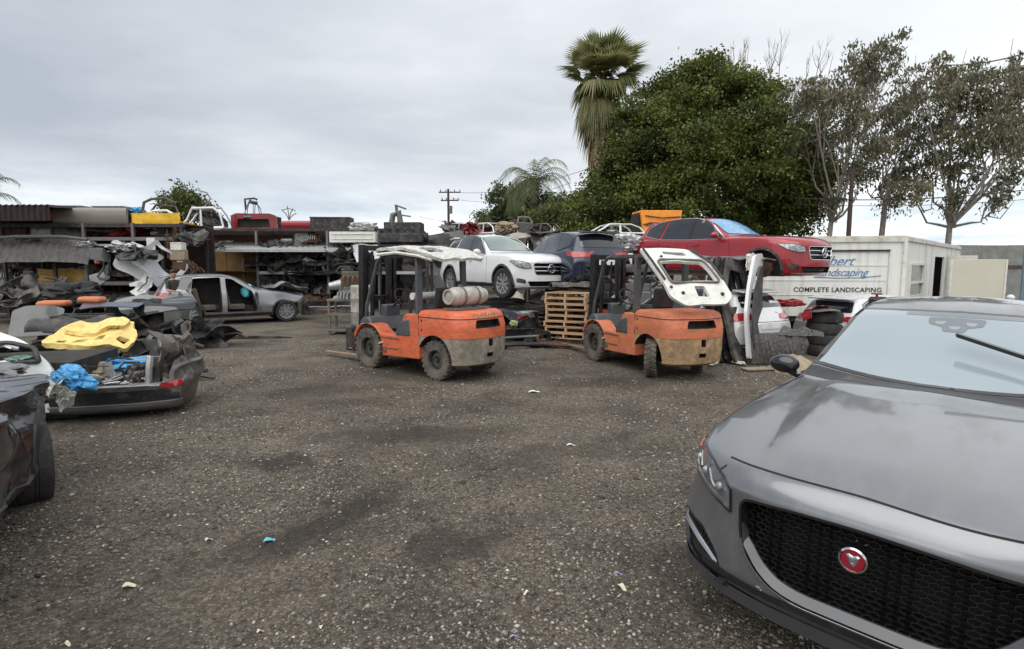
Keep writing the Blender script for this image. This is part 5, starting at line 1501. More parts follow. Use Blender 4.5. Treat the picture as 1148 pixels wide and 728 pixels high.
 def wire(name, label, a, b, sag, r=.012):
  m = MB(); P = []
  for i in range(25):
   s_ = i/24; p = a.lerp(b, s_); p.z -= sag*4*s_*(1-s_); P.append(p)
  m.tube(P, r, 4); o = m.build(name, M['cable'], None); tag(o, label, 'cable')
 wire('overhead_cable', 'upper of the two cables crossing the sky at the top right corner', at(1062, 73, 34), at(1230, 30, 22), .4, .03)
 wire('overhead_cable', 'lower of the two cables crossing the sky at the top right corner', at(1050, 88, 34), at(1230, 50, 22), .4, .026)
 wire('overhead_cable', 'long cable running behind the gum tree trunks at lamp height', at(890, 222, 26.9), at(1200, 206, 26.9), .35, .022)
 wire('overhead_cable', 'thin cable just below the one behind the gum tree trunks', at(890, 229, 27.2), at(1200, 219, 27.2), .25, .012)
 wire('overhead_cable', 'faint cable from the utility pole crossarm towards the tall palm', at(505, 215, 60), at(690, 178, 34), .8, .016)
 wire('overhead_cable', 'lower faint cable from the utility pole towards the small palm', at(505, 222, 60), at(640, 205, 40), .8, .014)
 wire('overhead_cable', 'sagging pair of lines at mid pole height near the horizon clouds', at(470, 243, 70), at(560, 246, 64), .5, .016)
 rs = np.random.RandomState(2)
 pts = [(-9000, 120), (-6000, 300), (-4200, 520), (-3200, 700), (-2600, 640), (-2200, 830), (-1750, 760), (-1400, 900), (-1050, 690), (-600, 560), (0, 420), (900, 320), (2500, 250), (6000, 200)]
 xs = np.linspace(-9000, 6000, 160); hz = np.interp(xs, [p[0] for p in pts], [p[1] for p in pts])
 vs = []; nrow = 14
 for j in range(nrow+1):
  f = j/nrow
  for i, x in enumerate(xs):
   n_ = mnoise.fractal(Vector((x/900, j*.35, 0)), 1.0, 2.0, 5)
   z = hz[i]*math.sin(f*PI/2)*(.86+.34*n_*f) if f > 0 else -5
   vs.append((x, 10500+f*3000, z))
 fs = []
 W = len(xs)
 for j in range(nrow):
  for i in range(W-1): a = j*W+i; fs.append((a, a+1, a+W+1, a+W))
 m = MB(); m.add(vs, fs); o = m.build('mountains', mat('mountain_haze_blue', (.16, .20, .25), .95, var=.35, vscale=.002), None, smooth=60); tag(o, kind='structure')  # blue-grey base colour has the distant air haze painted in
 return
def build_camera_light():
 cam = bpy.data.cameras.new('camera'); co = bpy.data.objects.new('camera', cam); COL.objects.link(co)
 co.location = (0, 0, CAM_H); co.rotation_euler = (PI/2-CAM_P, 0, 0)
 cam.sensor_fit = 'HORIZONTAL'; cam.sensor_width = 36; cam.lens = CAM_F/1148*36; cam.clip_end = 40000; cam.clip_start = .05
 scene.camera = co
 sun = bpy.data.lights.new('sun', 'SUN'); sun.energy = SUN_E; sun.angle = R(75); sun.color = (1, .97, .93)
 so = bpy.data.objects.new('sun', sun); COL.objects.link(so)
 el, az = R(58), R(215)     # azimuth: direction the light comes from, clockwise from +Y
 d = Vector((math.sin(az)*math.cos(el), math.cos(az)*math.cos(el), math.sin(el)))
 so.rotation_euler = d.to_track_quat('Z', 'Y').to_euler()
 w = bpy.data.worlds.new('World'); scene.world = w; w.use_nodes = True
 nt = w.node_tree; nodes = nt.nodes; links = nt.links
 bg = nodes['Background']; out = nodes['World Output']
 sky = nodes.new('ShaderNodeTexSky'); sky.sky_type = 'NISHITA'; sky.sun_disc = False; sky.sun_elevation = el; sky.sun_rotation = az; sky.dust_density = 2.5; sky.air_density = 1.2
 links.new(sky.outputs[0], bg.inputs['Color']); bg.inputs['Strength'].default_value = .085
 tc = nodes.new('ShaderNodeTexCoord')
 sp = nodes.new('ShaderNodeSeparateXYZ'); links.new(tc.outputs['Generated'], sp.inputs[0])
 zc = N(nodes, 'ShaderNodeMath', operation='MAXIMUM'); links.new(sp.outputs['Z'], zc.inputs[0]); zc.inputs[1].default_value = 0.0
 za = N(nodes, 'ShaderNodeMath', operation='ADD'); links.new(zc.outputs[0], za.inputs[0]); za.inputs[1].default_value = .09
 dx = N(nodes, 'ShaderNodeMath', operation='DIVIDE'); links.new(sp.outputs['X'], dx.inputs[0]); links.new(za.outputs[0], dx.inputs[1])
 dy = N(nodes, 'ShaderNodeMath', operation='DIVIDE'); links.new(sp.outputs['Y'], dy.inputs[0]); links.new(za.outputs[0], dy.inputs[1])
 cb = nodes.new('ShaderNodeCombineXYZ'); links.new(dx.outputs[0], cb.inputs[0]); links.new(dy.outputs[0], cb.inputs[1])
 def noi(sc, det, off, ro=.55, sx=1, sy=1):
  mp = nodes.new('ShaderNodeMapping'); mp.inputs['Location'].default_value = off; mp.inputs['Scale'].default_value = (sx, sy, 1); mp.inputs['Rotation'].default_value = (0, 0, R(20)); links.new(cb.outputs[0], mp.inputs['Vector'])
  n = N(nodes, 'ShaderNodeTexNoise', Scale=sc, Detail=det, Roughness=ro); links.new(mp.outputs[0], n.inputs['Vector']); return n
 n1 = noi(.34, 5, (3.1, 1.2, 0), .48, 1, 1.15); n2 = noi(1.5, 9, (0, 7, 0), .62, 1, 1.5)
 mixn = N(nodes, 'ShaderNodeMath', operation='MULTIPLY_ADD'); links.new(n2.outputs['Fac'], mixn.inputs[0]); mixn.inputs[1].default_value = .16; links.new(n1.outputs['Fac'], mixn.inputs[2])
 gx = N(nodes, 'ShaderNodeMath', operation='MULTIPLY_ADD'); links.new(sp.outputs['X'], gx.inputs[0]); gx.inputs[1].default_value = .38; links.new(mixn.outputs[0], gx.inputs[2])
 r_ = ramp(nodes, [(.34, (.245, .270, .305)), (.50, (.345, .365, .392)), (.64, (.47, .49, .505)), (.82, (.585, .602, .612))]); links.new(gx.outputs[0], r_.inputs['Fac'])
 n3 = noi(.55, 8, (5, 0, 0), .58, 1, .8)
 rh = ramp(nodes, [(.36, (.34, .40, .46)), (.47, (.48, .525, .565)), (.58, (.66, .68, .69))]); links.new(n3.outputs['Fac'], rh.inputs['Fac'])
 hz = ramp(nodes, [(.02, (1, 1, 1)), (.20, (0, 0, 0))]); hz.color_ramp.interpolation = 'EASE'; links.new(sp.outputs['Z'], hz.inputs['Fac'])
 mx = nodes.new('ShaderNodeMixRGB'); links.new(hz.outputs['Color'], mx.inputs['Fac']); links.new(r_.outputs['Color'], mx.inputs['Color1']); links.new(rh.outputs['Color'], mx.inputs['Color2'])
 bg2 = nodes.new('ShaderNodeBackground'); links.new(mx.outputs['Color'], bg2.inputs['Color']); bg2.inputs['Strength'].default_value = SKY_S
 ms = nodes.new('ShaderNodeMixShader'); ms.inputs['Fac'].default_value = .93
 links.new(bg.outputs[0], ms.inputs[1]); links.new(bg2.outputs[0], ms.inputs[2]); links.new(ms.outputs[0], out.inputs['Surface'])
 vs = scene.view_settings; vs.view_transform = 'Standard'; vs.look = 'None'; vs.exposure = EXPO; vs.gamma = 1
 scene.cycles.max_bounces = 6; scene.cycles.use_denoising = True
SUN_E, SKY_S, EXPO = 1.75, 1.24, 0.70
def crump(amp, s=2.0, seed=0.0):
 return lambda p: p+nzv(p, s, seed)*amp
def j_door(t, m, seed=0, trim='plastic_dusty', amp=.03):
 out = [(-.55, 0), (.50, 0), (.56, .25), (.55, .62), (.50, .68), (.30, 1.02), (.10, 1.10), (-.50, 1.12), (-.56, .66)]
 win = [(-.46, .70), (.42, .70), (.26, .97), (.08, 1.04), (-.43, 1.05)]
 w = crump(amp, 2.2, seed)
 f = lambda u, v: w(Vector((u, .10*math.sin(min(1, v/.7)*PI)*.6-.05*max(0, v-.66), v)))
 sheet(round_poly(out, .05), [round_poly(win, .04)], f, .11, .045).build('door_skin', M[m], t, smooth=40)
 m2 = MB(); sheet(round_poly([(-.46, .06), (.44, .06), (.48, .60), (-.47, .60)], .06), [], lambda u, v: w(Vector((u, .075, v)))-Vector((0, .105, 0)), .12, .02, m2); m2.build('door_card', M[trim], t, smooth=40)
 m3 = MB(); m3.beam((-.40, .085, .60), (-.22, .085, .60), .03, .03); m3.build('handle', M['plastic'], t, bevel=.005)
def j_bumper(t, m, seed=0, L=.85, H=.42, amp=.05, tornhole=True):
 w = crump(amp, 1.8, seed)
 out = round_poly([(-L-.35, .05), (-L*.6, 0), (L*.6, 0), (L+.35, .05), (L+.30, H*.9), (L*.7, H), (-L*.7, H), (-L-.30, H*.9)], .06)
 holes = [round_poly([(-.38, .10), (.38, .10), (.42, H*.5), (-.42, H*.5)], .04)] if tornhole else []
 def f(u, v):
  a = abs(u); s = 1 if u > 0 else -1
  if a < L*.8: p = Vector((u, -.12*(u/L)**2, v))
  else:
   k = a-L*.8; p = Vector((s*(L*.8+k*.45), -.077-k*.95, v))
  p.y += .07*math.sin(v/H*PI); return w(p)
 sheet(out, holes, f, .10, .012).build('bumper_skin', M[m], t, smooth=40)
 mb = MB(); mb.tube([w(Vector((x, -.12*(x/L)**2-.10, H*.55))) for x in np.linspace(-L*.8, L*.8, 8)], .035, 6); mb.build('crash_bar', M['grey_steel'], t)
def j_hood(t, m, seed=0, amp=.06, W=.72, L=1.05):
 w = crump(amp, 1.6, seed)
 out = round_poly([(-W, 0), (W, 0), (W*.93, L), (W*.5, L+.1), (-W*.5, L+.1), (-W*.93, L)], .08)
 sheet(out, [], lambda u, v: w(Vector((u, v, .14*(1-(u/W)**2)*.5-.08*(v/L)**2+.012*math.sin(abs(u)*9)))), .11, .018).build('panel', M[m], t, smooth=40)
def j_fender(t, m, seed=0, amp=.04):
 w = crump(amp, 2, seed)
 arch = [(.02+.36*math.cos(a), .0+.36*math.sin(a)) for a in np.linspace(0, PI, 12)]
 out = [(.80, .0), (.82, .25), (.70, .48), (.1, .60), (-.55, .62), (-.62, .3), (-.52, 0)]+[(-.34, 0)]+[(-q[0]+.04, q[1]) for q in arch[1:-1]]+[(.38, 0)]
 sheet(out, [], lambda u, v: w(Vector((u, .08*math.sin(v*3), v))), .09, .012).build('panel', M[m], t, smooth=40)
def j_tailgate(t, m, seed=0, amp=.03, glass=False):
 w = crump(amp, 2.2, seed)
 out = round_poly([(-.60, 0), (.60, 0), (.63, .45), (.50, 1.10), (-.50, 1.10), (-.63, .45)], .07)
 win = round_poly([(-.49, .55), (.49, .55), (.42, 1.0), (-.42, 1.0)], .06)
 f = lambda u, v: w(Vector((u, .10*math.cos(min(1, v/.6)*1.2)-.22*max(0, v-.5)-.06*(u/.6)**2, v)))
 sheet(out, [] if glass else [win], f, .10, .03).build('panel', M[m], t, smooth=40)
 if glass: sheet(win, [], lambda u, v: f(u, v)+Vector((0, .012, 0)), .15, .01).build('window', M['glass_dark'], t)
 for sg in (1, -1):
  sheet([(sg*.32, .36), (sg*.60, .36), (sg*.60, .50), (sg*.34, .47)], [], lambda u, v: f(u, v)+Vector((0, .016, 0)), .06, .02).build('tail_light', M['lens_red'], t)
def j_engine(t, m='dark_steel', seed=0):
 rs = random.Random(seed)
 b = MB(); b.box((0, 0, .22), (.58, .42, .40)); b.box((0, -.05, .50), (.52, .34, .18)); b.box((.34, .03, .26), (.14, .34, .34)); b.build('engine_block', M[m], t, bevel=.025)
 b = MB()
 for i in range(4): b.tube([(-.2+.13*i, -.2, .46), (-.2+.13*i, -.36, .40), (-.22+.13*i, -.38, .2)], .032, 7)
 b.build('manifold', M['alu' if rs.random() < .6 else 'rust'], t)
 b = MB()
 for (x, z, r) in ((.43, .14, .10), (.43, .38, .08), (.43, .27, .055)): b.lathe([(r*.3, 0), (r, .0), (r*.85, .02), (r, .04), (r*.3, .04)], 18, 'X', (x, rs.uniform(-.12, .12), z))
 b.build('pulley', M['grey_steel'], t)
 b = MB(); b.box((-.1, .0, .64), (.34, .22, .08)); b.tube([(-.3, .12, .5), (-.42, .16, .6), (-.3, .2, .72), (0, .1, .70)], .035, 7); b.build('intake_hose', M['plastic'], t, bevel=.01)
 b = MB(); b.cyl((-.28, 0, .2), (-.62, 0, .16), .17, 14, .10); b.build('gearbox', M['alu'], t)
def j_tyre(t, seed=0, rim=None, flat=True):
 mb = MB()
 r, hw = .33, .11
 prof = [(.20, -hw*.8), (.27, -hw), (r*.95, -hw*.9), (r, -hw*.6), (r, hw*.6), (r*.95, hw*.9), (.27, hw), (.20, hw*.8), (.215, hw*.5), (.29, hw*.5), (.29, -hw*.5), (.215, -hw*.5)]
 mb.lathe(prof, 32, 'Z', (0, 0, hw)); mb.build('tyre', M['rubber'], t)
 if rim:
  q = MB(); q.lathe([(.03, hw*.6), (.18, hw*.4), (.205, hw*.8), (.205, -hw*.8), (.03, -hw*.2)], 24, 'Z', (0, 0, hw))
  for i in range(5):
   a = 2*PI*i/5; q.beam((0, 0, hw*1.6), (.2*math.cos(a), .2*math.sin(a), hw*1.75), .04, .02)
  q.build('rim', M[rim], t)
def j_seat(t, m='seat_black', seed=0):
 b = MB(); b.box((0, 0, .22), (.50, .52, .16)); b.build('seat_cushion', M[m], t, bevel=.05, seg=3)
 b = MB(); b.box((0, .27, .58), (.48, .13, .66), rot=(-.25, 0, 0), taper=.85); b.build('backrest', M[m], t, bevel=.05, seg=3)
 b = MB(); b.box((0, .40, .99), (.26, .10, .17), rot=(-.2, 0, 0)); b.build('headrest', M[m], t, bevel=.04, seg=3)
 b = MB()
 for s in (-1, 1): b.beam((s*.2, -.28, .05), (s*.2, .28, .05), .03, .04); b.beam((s*.2, -.2, .05), (s*.2, -.15, .16), .03, .03); b.beam((s*.2, .2, .05), (s*.2, .15, .16), .03, .03)
 b.build('seat_rail', M['grey_steel'], t)
def j_subframe(t, m='dark_steel', seed=0):
 rs = random.Random(seed)
 b = MB(); b.tube([(-.65, 0, .1), (-.4, .05, .08), (.4, .05, .08), (.65, 0, .1)], .045, 7); b.tube([(-.55, .5, .12), (-.2, .42, .06), (.2, .42, .06), (.55, .5, .12)], .04, 7)
 for s in (-1, 1): b.tube([(s*.45, .03, .08), (s*.40, .25, .05), (s*.42, .47, .09)], .04, 6); b.tube([(s*.5, .1, .1), (s*.78, .25, .06), (s*.5, .4, .1)], .028, 6)
 b.build('frame', M[m], t)
 b = MB()
 for s in (-1, 1):
  b.lathe([(.03, -.02), (.15, -.02), (.15, .02), (.03, .02)], 18, 'X', (s*.85, .25, .16)); b.cyl((s*.68, .25, .16), (s*.9, .25, .16), .05, 8)
 b.build('brake_disc', M['rust'], t)
def j_strut(t, m='dark_steel', seed=0):
 b = MB(); b.cyl((0, 0, 0), (0, 0, .5), .03, 8); b.cyl((0, 0, .4), (0, 0, .8), .014, 6)
 pts = [(.07*math.cos(a), .07*math.sin(a), .3+a*.012) for a in np.linspace(0, 10*PI, 70)]
 b.tube(pts, .010, 5); b.build('spring_strut', M[m], t)
def j_muffler(t, m='rust', seed=0):
 b = MB(); b.lathe([(.001, -.28), (.10, -.27), (.12, -.22), (.12, .22), (.10, .27), (.001, .28)], 18, 'X', (0, 0, .12), closed=False); b.build('muffler_can', M[m], t)
 b = MB(); b.tube([(.27, 0, .12), (.5, .02, .12), (.62, .12, .14), (.95, .14, .13)], .03, 7); b.tube([(-.27, 0, .12), (-.5, .05, .1), (-.56, .1, .1)], .03, 7); b.build('pipe', M[m], t)
def j_radiator(t, m='alu', seed=0):
 b = MB(); b.box((0, 0, .24), (.62, .035, .40))
 for i in range(26): b.box((-.30+.024*i, .0, .24), (.006, .045, .40))
 b.build('core', M[m], t)
 b = MB(); b.box((-.35, 0, .24), (.07, .07, .46)); b.box((.35, 0, .24), (.07, .07, .46)); b.build('end_tank', M['plastic'], t, bevel=.015)
def j_dash(t, m='plastic_dusty', seed=0):
 w = crump(.05, 2.4, seed)
 b = MB()
 def f(u, v):
  a = (v-.15)*3.6; r = .20+.05*math.sin(u*9)*(v < .6)+.03*math.cos(u*17)
  return w(Vector(((u-.5)*1.45, math.cos(a)*r-.10*abs(u-.5), .2+math.sin(a)*r*.9)))
 b.grid(f, 22, 12, .02); b.build('dash_shell', M[m], t)
 b = MB(); b.T = Matrix.Translation((-.38, .20, .27)) @ Matrix.Rotation(.9, 4, 'X'); pts = [(.17*math.cos(a), .17*math.sin(a), 0) for a in np.linspace(0, 2*PI, 20, endpoint=False)]; b.tube(pts, .014, 6, closed=True)
 for a in (0, 2.1, 4.2): b.beam((0, 0, 0), (.16*math.cos(a), .16*math.sin(a), 0), .03, .015)
 b.build('steering_wheel', M['plastic'], t)
def j_crate(t, m='grey_plastic', seed=0, d=(.8, .5, .45)):
 b = MB(); x, y, z = d
 b.box((0, 0, .02), (x, y, .04)); b.box((0, y/2-.015, z/2), (x, .03, z)); b.box((0, -y/2+.015, z/2), (x, .03, z)); b.box((x/2-.015, 0, z/2), (.03, y-.06, z)); b.box((-x/2+.015, 0, z/2), (.03, y-.06, z))
 for i in range(5): b.box((-x/2+x*(i+.5)/5, -y/2-.008, z/2), (.03, .016, z*.96))
 b.box((0, -y/2-.012, z-.03), (x+.03, .03, .05)); b.build('bin', M[m], t, bevel=.004)
def j_wad(t, m='black_wrinkled', seed=0, d=(.6, .45, .3)):
 """a crushed, folded heap of thin panel or trim"""
 b = MB()
 rs = random.Random(seed*7+len(m))
 if m in HARD:
  for k in range(11):
   c = Vector((rs.uniform(-.62, .62)*d[0], rs.uniform(-.6, .6)*d[1], d[2]*rs.uniform(.25, 1.15)))
   E = Euler((rs.uniform(-1.1, 1.1), rs.uniform(-.9, .9), rs.uniform(0, 6.28))).to_matrix()
   w_, h_ = d[0]*rs.uniform(.30, .75), d[0]*rs.uniform(.14, .40); cv = rs.uniform(-.5, .5); s0 = rs.uniform(0, 50)
   def f(u, v):
    p = Vector(((u-.5)*2*w_, (v-.5)*2*h_, cv*w_*(u-.5)**2*2+.25*h_*math.sin(v*3+s0)))
    p = E @ (p+nzv((u*2, v*2, s0), 1.2, s0)*.10*d[0]*1.6)+c; p.z = max(p.z, .0); return p
   b.grid(f, 9, 7, .014)
  for k in range(4):
   a = Vector((rs.uniform(-.9, .9)*d[0], rs.uniform(-.6, .6)*d[1], d[2]*rs.uniform(.1, 1.3))); e = a+Vector((rs.uniform(-.5, .5), rs.uniform(-.3, .3), rs.uniform(-.12, .25)))
   a.z = max(a.z, .03); e.z = max(e.z, .03)
   b.tube([a, a.lerp(e, .5)+Vector((0, .04, .06)), e], rs.uniform(.012, .032), 6)
  for k in range(2): b.box((rs.uniform(-.5, .5)*d[0], rs.uniform(-.4, .4)*d[1], d[2]*rs.uniform(.2, .7)), (rs.uniform(.1, .3), rs.uniform(.1, .25), rs.uniform(.08, .2)), rot=(rs.uniform(-1, 1), rs.uniform(-1, 1), 0))
  b.build('crushed_trim', M[m], t, smooth=30); return
 b.ico((0, 0, d[2]*.9), 1, 4, d)
 def f(p):
  q = Vector((p.x/d[0], p.y/d[1], p.z/d[2]))
  n = nz(q, 1.6, seed); n2 = abs(nz(q, 3.1, seed+9)); n3 = abs(nz(q, 6.5, seed+3))
  k = 1+.45*n-.50*n2-.22*n3
  c = Vector((0, 0, d[2]*.9)); r = c+(p-c)*k
  r.z = max(r.z, .0); return r
 b.deform(f); b.build('crushed_trim', M[m], t, smooth=25)
def j_roofshell(t, m='white_paint', seed=0, amp=.08, broken=True):
 """bare cab frame: roof, pillars, window openings"""
 w = crump(amp, 1.3, seed); b = MB()
 def P(*q): return w(Vector(q))
 rs = random.Random(seed)
 for s in (-1, 1):
  b.tube([P(-1.1, s*.68, .0), P(-.75, s*.62, .35), P(-.45, s*.55, .68), P(.6, s*.55, .72), P(1.0, s*.60, .45), P(1.2, s*.66, .0)], .05, 6)
  b.tube([P(.1, s*.55, .72), P(.08, s*.68, .0)], .05, 6); b.tube([P(-1.1, s*.68, 0), P(1.2, s*.68, 0)], .07, 6)
 for x, z in ((-.45, .69), (.1, .73), (.6, .72)): b.tube([P(x, -.55, z), P(x, .55, z)], .04, 6)
 b.tube([P(-1.1, -.68, .0), P(-1.1, .68, .0)], .06, 6)
 b.build('pillar_frame', M[m], t)
 b = MB(); b.grid(lambda u, v: P(-.45+1.05*u, (v-.5)*1.08, .75), 8, 8, .02); b.build('roof_skin', M[m], t)
def j_truckbed(t, m='pewter', seed=0, L=2.0, lights=True):
 b = MB()
 prof = [(-.0, .0), (.05, .08), (.07, .40), (.04, .50), (-.04, .52), (-.06, .48), (-.03, .02)]
 b.prism([(p[0], p[1]) for p in prof], -L/2, L/2, 'X') if False else None
 vs = []; n = len(prof)
 for x in np.linspace(-L/2, L/2, 12):
  for (y, z) in prof: vs.append((x, -y-.04*(1-(2*x/L)**2), z))
 fs = [(i*n+j, i*n+(j+1) % n, (i+1)*n+(j+1) % n, (i+1)*n+j) for i in range(11) for j in range(n)]+[tuple(range(n)), tuple(11*n+j for j in reversed(range(n)))]
 b.add(vs, fs); b.build('bedside', M[m], t, smooth=50)
 b = MB(); b.box((0, .45, .08), (L*.96, .8, .04)); b.box((0, .86, .28), (L*.96, .05, .45)); b.build('bed_floor', M['dark_steel'], t)
 if lights:
  b = MB(); b.box((-L/2-.01, -.05, .28), (.04, .14, .34)); b.build('tail_light', M['lens_red'], t, bevel=.01)
HARD = ('plastic', 'plastic_dusty', 'dark_steel', 'rust', 'grey_plastic', 'maroon', 'plastic_grey_dust', 'bronze_paint', 'black_wrinkled', 'red_paint', 'white_paint', 'white_sheet', 'silver_paint', 'navy_grey', 'grey_dark')
JUNK = dict(door=j_door, bumper=j_bumper, hood=j_hood, fender=j_fender, tailgate=j_tailgate, engine=j_engine, tyre=j_tyre, seat=j_seat, subframe=j_subframe,
   strut=j_strut, muffler=j_muffler, radiator=j_radiator, dash=j_dash, crate=j_crate, wad=j_wad, roofshell=j_roofshell, truckbed=j_truckbed)
NAME = dict(door='scrap_side_panel', bumper='bumper_cover', hood='bonnet_panel', fender='wing_panel', tailgate='tailgate', engine='engine', tyre='tyre', seat='salvaged_seat', subframe='axle_frame',
   strut='spring_strut', muffler='exhaust_muffler', radiator='radiator', dash='dashboard', crate='storage_bin', wad='crushed_trim_heap', roofshell='cab_frame', truckbed='truck_bed')
CAT = dict(door='car door', bumper='bumper', hood='bonnet', fender='car wing', tailgate='tailgate', engine='engine', tyre='tyre', seat='car seat', subframe='axle', strut='spring strut', muffler='exhaust',
           radiator='radiator', dash='dashboard', crate='bin', wad='scrap heap', roofshell='car frame', truckbed='truck bed')
PROTO = {}
def junk(kind, label, loc, rot=(0, 0, 0), sc=1.0, m=None, seed=1, group=None, name=None, cat=None, **kw):
 key = (kind, m, seed % 5 if not kw else seed, tuple(sorted((k, str(v)) for k, v in kw.items())))
 if key in PROTO:
  t = copy_tree(PROTO[key]);
  for k in ('group',):
   if k in t: del t[k]
  t.name = name or NAME[kind]
  t['label'] = label; t['category'] = cat or CAT[kind]
  if group: t['group'] = group
 else:
  t = thing(name or NAME[kind], label, cat or CAT[kind], group=group)
  a = dict(kw); a['seed'] = seed
  if m: JUNK[kind](t, m, **a)
  else: JUNK[kind](t, **a)
  PROTO[key] = t
 t.location = loc; t.rotation_euler = rot
 t.scale = (sc, sc, sc) if not isinstance(sc, tuple) else sc
 return t
def J(kind, label, px, py, Y, rz=0, sc=1.0, m=None, seed=1, rx=0, ry=0, **kw):
 p = at(px, py, Y)
 if p.z < .05: p.z = .0
 return junk(kind, label, p, (R(rx), R(ry), R(rz)), sc, m, seed, **kw)
def corrugated(x0, x1, z0, z1, y0, y1, pitch=.18, amp=.03, n=6):
 """sheet corrugated along x, from (y0,z0) to (y1,z1)"""
 b = MB(); k = int((x1-x0)/pitch*4)
 b.grid(lambda u, v: (x0+(x1-x0)*u, y0+(y1-y0)*v, z0+(z1-z0)*v+amp*math.sin(u*(x1-x0)/pitch*2*PI)), k, n, .006)
 return b
def racks():
 t = thing('storage_rack', 'long rusty steel rack on the far left with a dark corrugated roof', 'rack', (-15, 20, 0))
 X = lambda px: at(px, 300, 20).x+15
 Z = lambda py: at(300, py, 20).z
 for px in (-40, 6, 62, 97, 152, 206):
  for dy in (0, 1.6):
   b = MB(); b.beam((X(px), dy, 0), (X(px), dy, Z(250)), .09, .09, up=(0, 1, 0)); b.build('post', M['grey_steel' if px in (97, 152) else 'dark_steel'], t)
 for py in (318, 268, 253):
  b = MB(); b.beam((X(-60), 0, Z(py)), (X(210), 0, Z(py)), .07, .12); b.build('shelf_beam', M['grey_steel' if py != 253 else 'dark_steel'], t)
  b = MB(); b.box(((X(-60)+X(210))/2, .85, Z(py)+.05), (X(210)-X(-60), 1.6, .04)); b.build('shelf', M['rust'], t)
 b = MB(); b.beam((X(66), -.05, Z(275)), (X(160), -.05, Z(275)), .05, .07); b.beam((X(66), -.05, Z(281)), (X(160), -.05, Z(283)), .04, .05); b.build('rail', M['zinc'], t)
 b = corrugated(X(-70), X(84), Z(234), Z(231)+.1, -.9, 2.6, .20, .045); b.build('roof', M['rust_dark'], t)
 b = MB(); k = 260; b.grid(lambda u, v: (X(-70)+(X(84)-X(-70))*u, -.88+.035*math.sin(u*(X(84)-X(-70))/.2*2*PI), Z(250)+(Z(233)-Z(250))*v+.03*v*math.sin(u*(X(84)-X(-70))/.2*2*PI)), k, 3, .01); b.build('corrugated_front', M['rust_dark'], t)
 b = MB(); b.box(((X(-60)+X(210))/2, 1.9, 1.75), (X(210)-X(-60), .05, 3.4)); b.box(((X(-70)+X(62))/2, 1.85, 3.7), (X(62)-X(-70), .05, .75)); b.build('back_panel', M['rust_dark'], t)
 t = thing('storage_rack', 'middle steel rack with a pale corrugated awning over shelves of black car parts', 'rack', (-10, 23.5, 0))
 X = lambda px: at(px, 300, 23.5).x+10
 Z = lambda py: at(300, py, 23.5).z
 for px in (205, 289, 368, 425):
  for dy in (0, 1.7):
   b = MB(); b.beam((X(px), dy, 0), (X(px), dy, Z(259)), .09, .09, up=(0, 1, 0)); b.build('post', M['grey_steel'], t)
 for py, mm in ((306, 'zinc'), (258, 'dark_steel')):
  b = MB(); b.beam((X(205 if py == 258 else 289), 0, Z(py)), (X(470), 0, Z(py)), .07, .12); b.build('shelf_beam', M[mm], t)
  b = MB(); b.box(((X(205)+X(470))/2, .9, Z(py)+.05), (X(470)-X(205), 1.7, .04)); b.build('shelf', M['rust'], t)
 b = corrugated(X(243), X(398), Z(281), Z(271), -.9, 1.2, .22, .03); b.build('awning', M['zinc'], t)
 b = MB(); b.beam((X(243), -.9, Z(282)), (X(398), -.9, Z(282)), .03, .10); b.build('awning_edge', M['zinc'], t)
 b = MB(); b.box(((X(200)+X(470))/2, 2.0, 1.73), (X(470)-X(200), .05, 3.46)); b.build('back_panel', M['rust_dark'], t)
 t = thing('brick_wall', 'low stretch of red brick wall showing under the rack top deck', 'wall', (-10, 25.3, 0))
 b = MB(); X2 = lambda px: at(px, 300, 25.3).x+10
 b.box(((X2(215)+X2(345))/2, 0, 1.65), (X2(345)-X2(215), .2, 3.3)); b.build('brickwork', M['brickwork'], t)
 t = thing('plywood_wall', 'plywood board wall behind the silver wreck under the awning', 'wall', (-10, 24.6, 0))
 b = MB(); X3 = lambda px: at(px, 300, 24.6).x+10
 for i in range(5):
  x0 = X3(200+18*i); x1 = X3(200+18*(i+1)); b.box(((x0+x1)/2, rnd.uniform(0, .02), 1.35), (x1-x0-.015, .03, 2.7))
 b.build('boards', M['plywood'], t)
 for px in (232, 274): b = MB(); b.beam((X3(px), -.08, 0), (X3(px), -.08, 2.75), .10, .08, up=(0, 1, 0)); b.build('stud', M['wood'], t)
